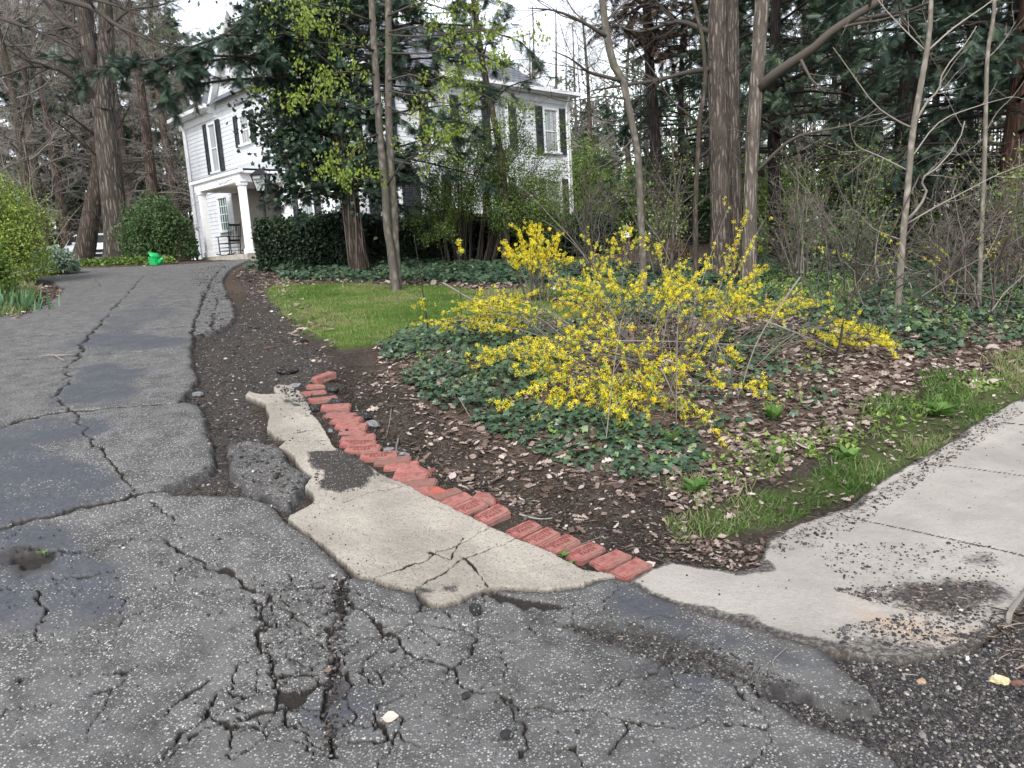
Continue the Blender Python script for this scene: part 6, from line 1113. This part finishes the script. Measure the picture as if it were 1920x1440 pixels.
# small woody debris and mulch
mb = MB()
def debris(poly, n, ln=(.01, .05), th=(.0007, .0022), power=.6, lift=.008, tint=(0, 1)):
    p = fill(poly, n, power=power); n = len(p); z = surf(p[:, 0], p[:, 1]) + rg.uniform(.001, lift, n); a = rg.uniform(0, 6.283, n); L = rg.uniform(*ln, n) * np.where(rg.random(n) < .06, 3, 1); d = np.stack([np.cos(a), np.sin(a), rg.normal(0, .15, n)], 1) * L[:, None] * .5; c = np.column_stack([p, z]); P = np.stack([c - d, c + rg.normal(0, .1, (n, 3)) * L[:, None] * .3 + (0, 0, .001), c + d], 1); tubes(mb, P, rg.uniform(*th, n)[:, None] * np.array([1, 1, .6])[None], 3, rg.uniform(*tint, n))
TR_PX = [(610, 690), (720, 700), (830, 800), (960, 872), (1250, 905), (1330, 1010), (1430, 1040), (1420, 1075), (1330, 1080), (1240, 1062), (1100, 1030), (1000, 990), (830, 915), (720, 850), (650, 750)]
debris(PX(TR_PX), 11000, (.006, .03), tint=(0, .8)); debris(BED, 7000, (.03, .12), (.001, .003)); debris(ERODE, 2600, (.01, .04)); debris(GRAVEL, 650, (.008, .03), tint=(.2, .8)); debris(PX([(1560, 1120), (1850, 1105), (1830, 1170), (1700, 1165)]), 380, (.006, .03)); debris(PX([(1380, 1030), (1600, 960), (1900, 770), (1920, 785), (1600, 985), (1440, 1050)]), 380, (.008, .04))
debris(PX([(635, 1100), (655, 1100), (625, 1440), (605, 1440)]), 90, (.006, .03)); debris(PX([(1030, 1190), (1330, 1230), (1500, 1310), (1280, 1280)]), 130, (.005, .02)); debris(PX([(1850, 1180), (1960, 1120), (2000, 1300), (1880, 1300)]), 220, (.02, .09), (.001, .003))
tag(mb.build('twig_debris', DEBM), 'bits of bark and twigs strewn over the soil', 'debris', None, 'stuff')

# gravel
t = NT('gravel_stone'); GRV = t.done(t.ramp(t.attr('tint'), [(0, (.018, .017, .018)), (.55, (.055, .052, .052)), (.8, (.12, .11, .105)), (.95, (.26, .24, .21)), (1, (.46, .43, .39))]), .85, spec=.3)
mb = MB(); IV, IF = ICO
def pebbles(poly, n, size=(.003, .010), power=.4, tp=1.0, tmax=1.0, blob=None, sink=.3):
    p = fill(poly, n, power=power)
    if blob is not None: k = fbm(p[:, 0], p[:, 1], blob[0], 3, 13) + rg.normal(0, .15, len(p)) > blob[1]; p = p[k]
    n = len(p); s = size[0] + (size[1] - size[0]) * rg.random(n) ** 2.5; s = s * np.where(rg.random(n) < .03, 1.8, 1); z = surf(p[:, 0], p[:, 1]) + s * sink
    sc = rg.uniform(.6, 1.25, (n, 3)); sc[:, 2] *= .7; a = rg.uniform(0, 6.28, n); jit = 1 + rg.normal(0, .14, (n, 12, 1)); V = IV[None] * jit * sc[:, None] * s[:, None, None]; c, s_ = np.cos(a)[:, None], np.sin(a)[:, None]; V = np.stack([V[..., 0] * c - V[..., 1] * s_, V[..., 0] * s_ + V[..., 1] * c, V[..., 2]], 2) + np.column_stack([p, z])[:, None]
    F = (IF[None] + (np.arange(n) * 12)[:, None, None]).reshape(-1, 3); mb.add(V.reshape(-1, 3), F, np.repeat(np.minimum(rg.random(n) ** tp, tmax), 12))
pebbles(GRAVEL, 26000, (.0018, .0075), .5, 1.25, .97); pebbles(WALK, 1300, (.002, .008), .3, 1.6, .8, (1.3, -.1)); pebbles(PX([(1420, 1040), (1600, 965), (1760, 850), (1900, 765), (1920, 785), (1760, 890), (1600, 1010), (1460, 1060)]), 750, (.002, .009), .3, 1.3, .85); pebbles(PX([(1500, 1030), (1850, 1030), (1900, 1110), (1840, 1160), (1600, 1120)]), 800, (.0018, .0075), .2, 1.3, .9); pebbles(PX([(1560, 1120), (1850, 1105), (1870, 1160), (1830, 1240), (1600, 1240), (1540, 1200), (1700, 1165)]), 2600, (.002, .008), .2, 1.0)
pebbles(ERODE, 6500, (.003, .013), .4, 1.1); pebbles(PX([(580, 862), (640, 855), (700, 880), (712, 905), (690, 930), (640, 940), (598, 935), (590, 900)]), 2400, (.002, .007), 0, 1.8, .9); pebbles(STRIP, 500, (.002, .006), .2, 2.2, .6, (2, 0)); pebbles(PX([(1030, 1190), (1330, 1230), (1500, 1310), (1420, 1330), (1240, 1270)]), 1300, (.0015, .006), .2, 1.2, .9); pebbles(PX(TR_PX), 2600, (.003, .012), .4, 1.2)
pebbles(PX([(625, 1100), (660, 1100), (632, 1440), (600, 1440)]), 420, (.002, .009), .2, 1.6); pebbles(PX([(480, 1110), (640, 1110), (620, 1330), (450, 1330)]), 500, (.002, .006), .2, 1.2); pebbles(PX([(0, 1000), (500, 1000), (1100, 1150), (1500, 1300), (1300, 1440), (0, 1440)]), 1200, (.002, .006), .3, 1.0); pebbles(PX([(520, 735), (600, 740), (700, 860), (660, 860), (600, 800), (540, 760)]), 700, (.003, .012), 0, 2.2, .8); pebbles(PX([(350, 500), (480, 500), (470, 560), (440, 600), (390, 620)]), 500, (.006, .02), .2, 1.2)
tag(mb.build('gravel', GRV), 'loose dark gravel spilling over the pavement and asphalt', 'gravel', None, 'stuff')

# ivy, pachysandra and periwinkle
mb = MB()
def ivy(poly, n, size, h=(.03, .14), th=None, power=.6, f=1.5, seed=3):
    p = fill(poly, n, power=power)
    if th is not None: k = fbm(p[:, 0], p[:, 1], f, 3, seed) + rg.normal(0, .12, len(p)) > th; p = p[k]
    n = len(p); z = ZG(p[:, 0], p[:, 1]) + rg.uniform(*h, n) * (1 + .8 * fbm(p[:, 0], p[:, 1], 3, 2, 8)); a = rg.uniform(0, 6.28, n); fw = np.stack([np.cos(a), np.sin(a) - .25, rg.normal(-.25, .25, n)], 1); nr = np.stack([rg.normal(0, .42, n), rg.normal(-.35, .42, n), np.ones(n)], 1); inst(mb, IVY[0], IVY[1], np.column_stack([p, z]), fw, nr, rg.uniform(*size, n), np.clip(rg.normal(.5, .24, n), 0, 1))
ivy(PX([(712, 660), (725, 700), (780, 740), (830, 780), (900, 800), (1000, 770), (1090, 700), (1100, 640), (960, 620), (850, 625), (760, 632)]), 5200, (.028, .066), (.02, .11), -.26, .2)
ivy(PX([(880, 800), (1000, 780), (1120, 800), (1300, 830), (1340, 870), (1250, 900), (1140, 905), (1000, 860)]), 1300, (.03, .065), (.01, .05), .16, .2, 2.0, 5); ivy(PX([(1100, 650), (1300, 650), (1560, 640), (1560, 760), (1400, 840), (1200, 800), (1100, 760)]), 3000, (.03, .07), (.02, .09), .08, .4, 1.6, 9)
ivy(PX([(1450, 545), (1700, 520), (2100, 500), (2300, 580), (1950, 640), (1720, 690), (1560, 650), (1440, 600)]), 12000, (.045, .085), (.02, .13), -.10, .9, 1.3, 15); ivy(PX([(1080, 560), (1440, 535), (1470, 600), (1200, 640), (1080, 620)]), 3200, (.045, .085), (.02, .12), -.05, .6, 1.3, 17)
ivy(PX([(1420, 485), (1700, 478), (2100, 460), (2100, 505), (1700, 525), (1440, 540)]), 8000, (.07, .13), (.02, .2), -.2, .3, .9, 19); ivy(PX([(500, 508), (540, 497), (760, 497), (1000, 500), (1300, 500), (1450, 505), (1450, 535), (1080, 548), (960, 535), (700, 530), (530, 528)]), 15000, (.07, .13), (.02, .18), -.28, .3, .9, 21)
ivy(PX([(455, 505), (520, 488), (640, 484), (700, 490), (540, 500), (500, 512)]), 3500, (.08, .14), (.02, .22), -.3, .1, .9, 25)
tag(mb.build('ivy', IVYM), 'dark green ivy carpeting the bed and the woodland floor', 'ivy', None, 'stuff')
mb = MB()
def tufts(poly, n, size, h, T=LEAF, power=.3, th=None):
    p = fill(poly, n, power=power); 
    if th is not None: p = p[fbm(p[:, 0], p[:, 1], 1.2, 3, 9) > th]
    n = len(p); z = ZG(p[:, 0], p[:, 1]) + rg.uniform(0, h, n); leaves(mb, np.column_stack([p, z]), size, .6, None, T, rg)
def wpoly(px, d): return W(px, d)[:, :2]
q = np.concatenate([wpoly([(20, 500), (330, 500)], 24.2), wpoly([(310, 490), (0, 490)], 28.5)]); tufts(q, 9000, (.07, .14), .22)
tag(mb.build('pachysandra', leaf_mat('pachysandra_leaf', [(0, (.035, .07, .014)), (.6, (.09, .15, .03)), (1, (.20, .28, .06))], .5, .3, .2)), 'low bright pachysandra under the two big trunks', 'ground cover', None, 'stuff')

mb = MB()
def sprigs(poly, n, h, size, power=.3):
    c = fill(poly, n, power=power); k = rg.integers(5, 12, len(c)); q = np.repeat(c, k, 0) + rg.normal(0, .022, (k.sum(), 2)); z = ZG(q[:, 0], q[:, 1]) + rg.uniform(.01, 1, len(q)) ** 1.3 * np.repeat(rg.uniform(.4, 1, len(c)), k) * h; leaves(mb, np.column_stack([q, z]), size, .5, None, LEAF, rg)
sprigs(PX([(720, 660), (1000, 640), (1500, 560), (1600, 640), (1560, 760), (1300, 890), (1000, 860), (780, 740)]), 330, .12, (.02, .045)); sprigs(PX([(1400, 520), (1640, 530), (1600, 640), (1440, 620)]), 260, .3, (.03, .06)); sprigs(PX([(1330, 860), (1500, 820), (1900, 680), (1900, 720), (1600, 850), (1350, 930)]), 200, .07, (.02, .05)); sprigs(PX([(1640, 560), (2000, 520), (2000, 600), (1700, 680)]), 160, .25, (.03, .06))
tag(mb.build('undergrowth', FRESH), 'fresh green sprigs sprouting through the ivy and dead leaves', 'undergrowth', None, 'stuff')

# grass: the lawn patch, the verge along the pavement, odd tufts
def grass(mb, poly, n, ln, power=.5, th=None, lean=.45, f=2.2, seed=3, wd=1.0):
    p = fill(poly, n, power=power)
    if th is not None: k = fbm(p[:, 0], p[:, 1], f, 3, seed) + rg.normal(0, .12, len(p)) > th; p = p[k]
    n = len(p); z = ZG(p[:, 0], p[:, 1]) - .004; d = rg.normal(0, lean, (n, 3)); d[:, 2] = 1; nr = rdir(n, 0, rg); nr[:, 2] *= .2; inst(mb, BLADE[0] * np.array([1, wd, 1]), BLADE[1], np.column_stack([p, z]), d, nr, rg.uniform(*ln, n), np.clip(.55 * rg.random(n) + .45 + .9 * fbm(p[:, 0], p[:, 1], .9, 3, 44), 0, 1))
mb = MB(); LP = np.asarray(LAWN); grass(mb, LP, 60000, (.02, .055), .7, -.25, .6, 1.1, 5, 1.4); grass(mb, LP, 900, (.07, .13), .4, .05, .4, .8, 6, 1.6); grass(mb, PX([(900, 560), (1090, 590), (1180, 570), (1300, 560), (1280, 540), (1000, 540)]), 9000, (.05, .12), .4, -.2, .5, 1.2, 8, 1.6); grass(mb, PX([(860, 492), (1130, 488), (1180, 500), (1130, 520), (900, 510)]), 6000, (.08, .16), .2, -.4, .5, .8, 8, 2.2)
tag(mb.build('lawn_grass', LAWNM), 'bright green lawn between the drive and the hedge', 'grass', None, 'stuff')
mb = MB(); grass(mb, VERGE, 9000, (.025, .07), .5, .02, .7, 2.6, 7, 1.0); grass(mb, VERGE, 4500, (.03, .09), .5, .2, .5, 2.6, 7, 1.3); grass(mb, PX([(1340, 880), (1450, 850), (1700, 720), (1960, 650), (1960, 700), (1700, 800), (1500, 900), (1300, 950)]), 6000, (.04, .12), .5, .1, .55, 2.0, 12, 1.3); grass(mb, PX([(1200, 900), (1330, 890), (1330, 960), (1220, 960)]), 700, (.03, .08), .2, .12, .6, 3, 9); grass(mb, PX([(1400, 520), (1650, 520), (1600, 610), (1420, 600)]), 2500, (.08, .2), .3, .02, .4, 1.4, 14, 1.8); grass(mb, PX([(0, 540), (60, 520), (70, 560), (40, 596), (-60, 606)]), 3500, (.1, .25), .2, -.2, .5, 1, 3, 2)
tag(mb.build('grass', GRASSM), 'rough green grass along the edge of the pavement', 'grass', None, 'stuff')
# broad leaved weeds: each a rosette
WEEDM = leaf_mat('weed_leaf', [(0, (.05, .12, .02)), (1, (.14, .26, .06))], .5, .3, .3)
def weed(px, py, s, n, lab, d=None, h=.3, grp=None, name='weed'):
    c = g1(px, py); c[2] = surf(np.array([c[0]]), np.array([c[1]]))[0]; mb = MB(); a = rg.uniform(0, 6.28, n); fw = np.stack([np.cos(a), np.sin(a), rg.uniform(.1, h * 3, n)], 1); p = c + np.column_stack([np.cos(a) * s * .08, np.sin(a) * s * .08, rg.uniform(0, .3 * s, n)]); inst(mb, LEAF[0], LEAF[1], p, fw, np.array([0, 0, 1.0]) + rg.normal(0, .3, (n, 3)), s * rg.uniform(.5, 1, n), rg.random(n)); o = mb.build(name, WEEDM); o['_c'] = list(c); tag(o, lab, 'weed', grp); del o['_c']; return o
weed(1306, 926, .11, 22, 'leafy green weed rosette in the soil at the near end of the bed'); weed(1450, 800, .13, 16, 'upright leafy weed at the right edge of the ivy', h=.8); weed(1760, 780, .16, 26, 'broad leaved weed clump beside the pavement'); weed(1590, 865, .13, 20, 'weed rosette in the grass verge behind the pavement'); weed(1125, 1106, .06, 12, 'small green weed at the tip of the concrete gutter'); weed(1054, 1046, .045, 12, 'small green sprout between the gutter and the stamped bricks'); weed(1072, 1060, .035, 14, 'low green sprouts beside the brick nearest the pavement', h=.15); weed(872, 975, .04, 9, 'tiny green sprout in front of a raised brick'); weed(1260, 850, .10, 14, 'leafy weed in the middle of the near ivy patch', h=.6); weed(655, 858, .035, 9, 'tiny grey green sprout beside the upper bricks'); weed(85, 1060, .035, 8, 'tiny pale green sprout in the pothole', h=.5)
c = g1(18, 588); DF = thing('daffodil_clump', 'clump of upright green daffodil leaves at the left edge of the drive', 'daffodils', tuple(c)); mb = MB(); n = 90; p = c + np.column_stack([rg.normal(0, .28, n), rg.normal(0, .22, n), np.zeros(n)]); p[:, 2] = ZG(p[:, 0], p[:, 1]); d = rg.normal(0, .25, (n, 3)); d[:, 2] = 1; inst(mb, BLADE[0] * np.array([1, 1.1, 1]), BLADE[1], p, d, rdir(n, 0, rg) * np.array([1, 1, .1]), rg.uniform(.25, .45, n), rg.random(n)); mb.build('leaves', leaf_mat('daffodil_leaf', [(0, (.03, .08, .03)), (1, (.09, .18, .08))], .45, .4, .2), DF)

# chunks of broken asphalt and stones, each one a thing
t = NT('asphalt_chunk'); v1 = t.vor(110); n1 = t.noise(45, 5, .7); CHUNK = t.done(t.mix(t.math('MULTIPLY', t.sm(v1.outputs['Distance'], .4, .3), t.math('GREATER_THAN', t.n('SeparateColor', {0: v1.outputs['Color']}).outputs[0], .72)), t.mix(n1, (.008, .008, .009), (.045, .042, .042)), (.20, .19, .19)), .85, n1, .9, .01, .3)
GREYST = plain('grey_stone', (.16, .16, .165), .85, .25, .35, 30); TANST = plain('tan_stone', (.33, .23, .15), .85, .25, .3, 25)
def chunk(px, py, w_, asp, hgt, lab, mat=CHUNK, seed=0, name='asphalt_chunk', rz=0, cat_='asphalt chunk'):
    c = g1(px, py); dd = c[1]; s = w_ * dd / FPX * .5; c[2] = surf(np.array([c[0]]), np.array([c[1]]))[0] + s * hgt * .55; mb = MB(); rock(mb, c, (s, s * asp, s * hgt), rz, seed, rough=.5, sub=3); tag(mb.build(name, mat, None, False), lab, cat_, None)
chunk(893, 1172, 26, .8, 1.25, 'black upright lump of asphalt on the driveway in front of the gutter', seed=1); chunk(876, 1333, 20, 1, .8, 'small dark lump of asphalt left of the one nearest the camera', seed=2); chunk(952, 1408, 28, .9, .7, 'dark lump of asphalt nearest the camera', seed=3)
chunk(522, 841, 34, .7, .6, 'brown flat stone on the left edge of the gutter', plain('brown_stone', (.055, .042, .035), .9, .2, .4, 30), 4, 'stone', .2, 'stone'); chunk(625, 737, 34, .7, .55, 'dark grey asphalt lump lying on the top bricks', seed=5, rz=-.6); chunk(628, 760, 34, .7, .6, 'round black asphalt lump on the third brick from the top', seed=6); chunk(590, 773, 24, .8, .7, 'black asphalt lump between the gutter and the upper bricks', seed=7); chunk(680, 776, 34, .6, .5, 'dark asphalt slab behind the upper bricks', seed=8); chunk(696, 794, 30, .7, .6, 'pale grey stone behind the upper bricks', GREYST, 9, 'stone', .3, 'stone'); chunk(540, 703, 44, .55, .35, 'thin black asphalt slab lying in the worn hollow', seed=10, rz=.3); chunk(552, 722, 30, .7, .4, 'grey asphalt piece at the top end of the gutter', GREYST, 11, 'asphalt_piece', .1, 'asphalt piece'); chunk(730, 848, 24, .7, .5, 'pale stone with a flat top behind the stamped bricks', GREYST, 12, 'stone', 0, 'stone'); chunk(757, 858, 26, .6, .5, 'light grey stone beside the curved twig', GREYST, 13, 'stone', .4, 'stone'); chunk(620, 812, 12, .8, .7, 'small grey pebble stone left of the bricks', GREYST, 14, 'stone', 0, 'stone'); chunk(677, 810, 9, .9, .8, 'small dark pebble lying on a brick', seed=15)
chunk(370, 742, 24, .7, .5, 'grey asphalt lump at the corner of the broken slab', GREYST, 16, 'asphalt_piece', 0, 'asphalt piece'); chunk(366, 760, 20, .7, .5, 'low asphalt lump under the broken slab corner', seed=17); chunk(1727, 1300, 24, .7, .55, 'tan stone lying on the dark gravel', TANST, 18, 'stone', .3, 'stone'); chunk(1872, 1296, 42, .6, .45, 'pale yellow crusted stone at the right edge', plain('yellow_crust', (.55, .48, .28), .9, .2, .45, 40), 19, 'stone', -.6, 'stone'); chunk(1905, 1306, 28, .7, .6, 'reddish brown stone at the right edge beside the yellow one', plain('red_stone', (.13, .07, .055), .9, .2, .35, 30), 20, 'stone', 0, 'stone'); chunk(812, 906, 18, .8, .8, 'small grey stone behind the raised brick', seed=21); chunk(1813, 1258, 10, .6, 1.2, 'small white stone chip in the gravel', plain('white_stone', (.55, .54, .5), .8, .3, .1), 22, 'stone', .4, 'stone'); chunk(478, 612, 26, .6, .3, 'flat dark stone in the worn soil beside the drive', seed=23); chunk(505, 652, 22, .7, .35, 'brownish stone in the worn soil beside the drive', plain('earth_stone', (.09, .065, .05), .9, .2, .3, 30), 24, 'stone', 0, 'stone')
for q, (px, py, s, lab, tn) in enumerate([(734, 1376, .058, 'single tan leaf lying on the cracked driveway', .95), (1103, 893, .085, 'big orange brown oak leaf on the soil behind the bricks', .62), (1090, 962, .085, 'curled tan oak leaf on the soil near the stamped bricks', .8), (957, 893, .045, 'small yellow tan leaf on the dark soil', .85), (698, 756, .09, 'pale star shaped oak leaf beside the upper bricks', .9), (1220, 1066, .06, 'flat pale leaf touching the last brick', .92), (618, 1287, .03, 'tiny leaf in the wide crack', .4), (1370, 974, .07, 'pinkish tan leaf on the verge behind the pavement', .82), (1090, 1114, .03, 'dark leaf at the lower edge of the gutter', .1)]):
    c = g1(px, py); c[2] = surf(np.array([c[0]]), np.array([c[1]]))[0] + .008; mb = MB(); a = rg.uniform(-.5, .5); ov = q in (0, 3, 5, 6, 8); TT = OVATE if ov else DEAD; inst(mb, TT[0] * np.array([1, 1.15, 1.2]), TT[1], c[None] - np.array([[s / 2, 0, 0]]), np.array([[math.cos(a), math.sin(a), .05]]), np.array([[.1, -.35, 1]]), s, tn); tag(mb.build('fallen_leaf', DEADM), lab, 'leaf')
def twig(pts, r, lab, tint=.9, fork=0):
    Q = smooth_path(np.array([[*g1(*p)[:2], 0] for p in pts]), 10); Q[:, 2] = surf(Q[:, 0], Q[:, 1]) + r + .004; mb = MB(); tube(mb, Q, np.linspace(r, r * .5, 10), 6, tint)
    if fork: A = kids(Q[None], np.full((1, 10), r), fork, .2, .8, (.7, .1), .22, 4, 0, .08, .05, .7, rg); A[0][..., 2] = surf(A[0][..., 0].ravel(), A[0][..., 1].ravel()).reshape(A[0].shape[:2]) + r + .004; tubes(mb, *A, 4, tint)
    tag(mb.build('twig', TWIG), lab, 'twig')
twig([(75, 680), (100, 677), (112, 682), (122, 688)], .008, 'pale forked twig on the driveway', .95, 3); twig([(634, 822), (660, 821), (697, 820)], .004, 'thin twig lying across the upper bricks', .7); twig([(745, 805), (742, 830), (750, 850), (770, 862)], .007, 'curved twig on the soil behind the upper bricks', .75); twig([(735, 760), (728, 785), (722, 805)], .003, 'pale stalk leaning behind the upper bricks', .95); twig([(975, 972), (1000, 980), (1035, 977)], .006, 'pale short stick beside the stamped bricks', .95); twig([(1064, 1027), (1100, 1024), (1128, 1010)], .002, 'thin curved stalk lying over the bricks', .9); twig([(1885, 1185), (1900, 1160), (1930, 1120)], .012, 'pale stick along the right end of the pavement', .85); twig([(1905, 1180), (1925, 1165)], .01, 'dark short stick beside the pavement end', .3); twig([(1452, 1280), (1450, 1265), (1475, 1240)], .002, 'thin curved stalk on the sealed asphalt', .9); twig([(80, 855), (92, 860), (108, 864)], .003, 'short thin twig on the left slab', .8); twig([(1690, 1290), (1720, 1290)], .002, 'thin straw on the gravel', 1.0); twig([(412, 938), (440, 936)], .006, 'reddish chip of bark at the slab edge', .5)
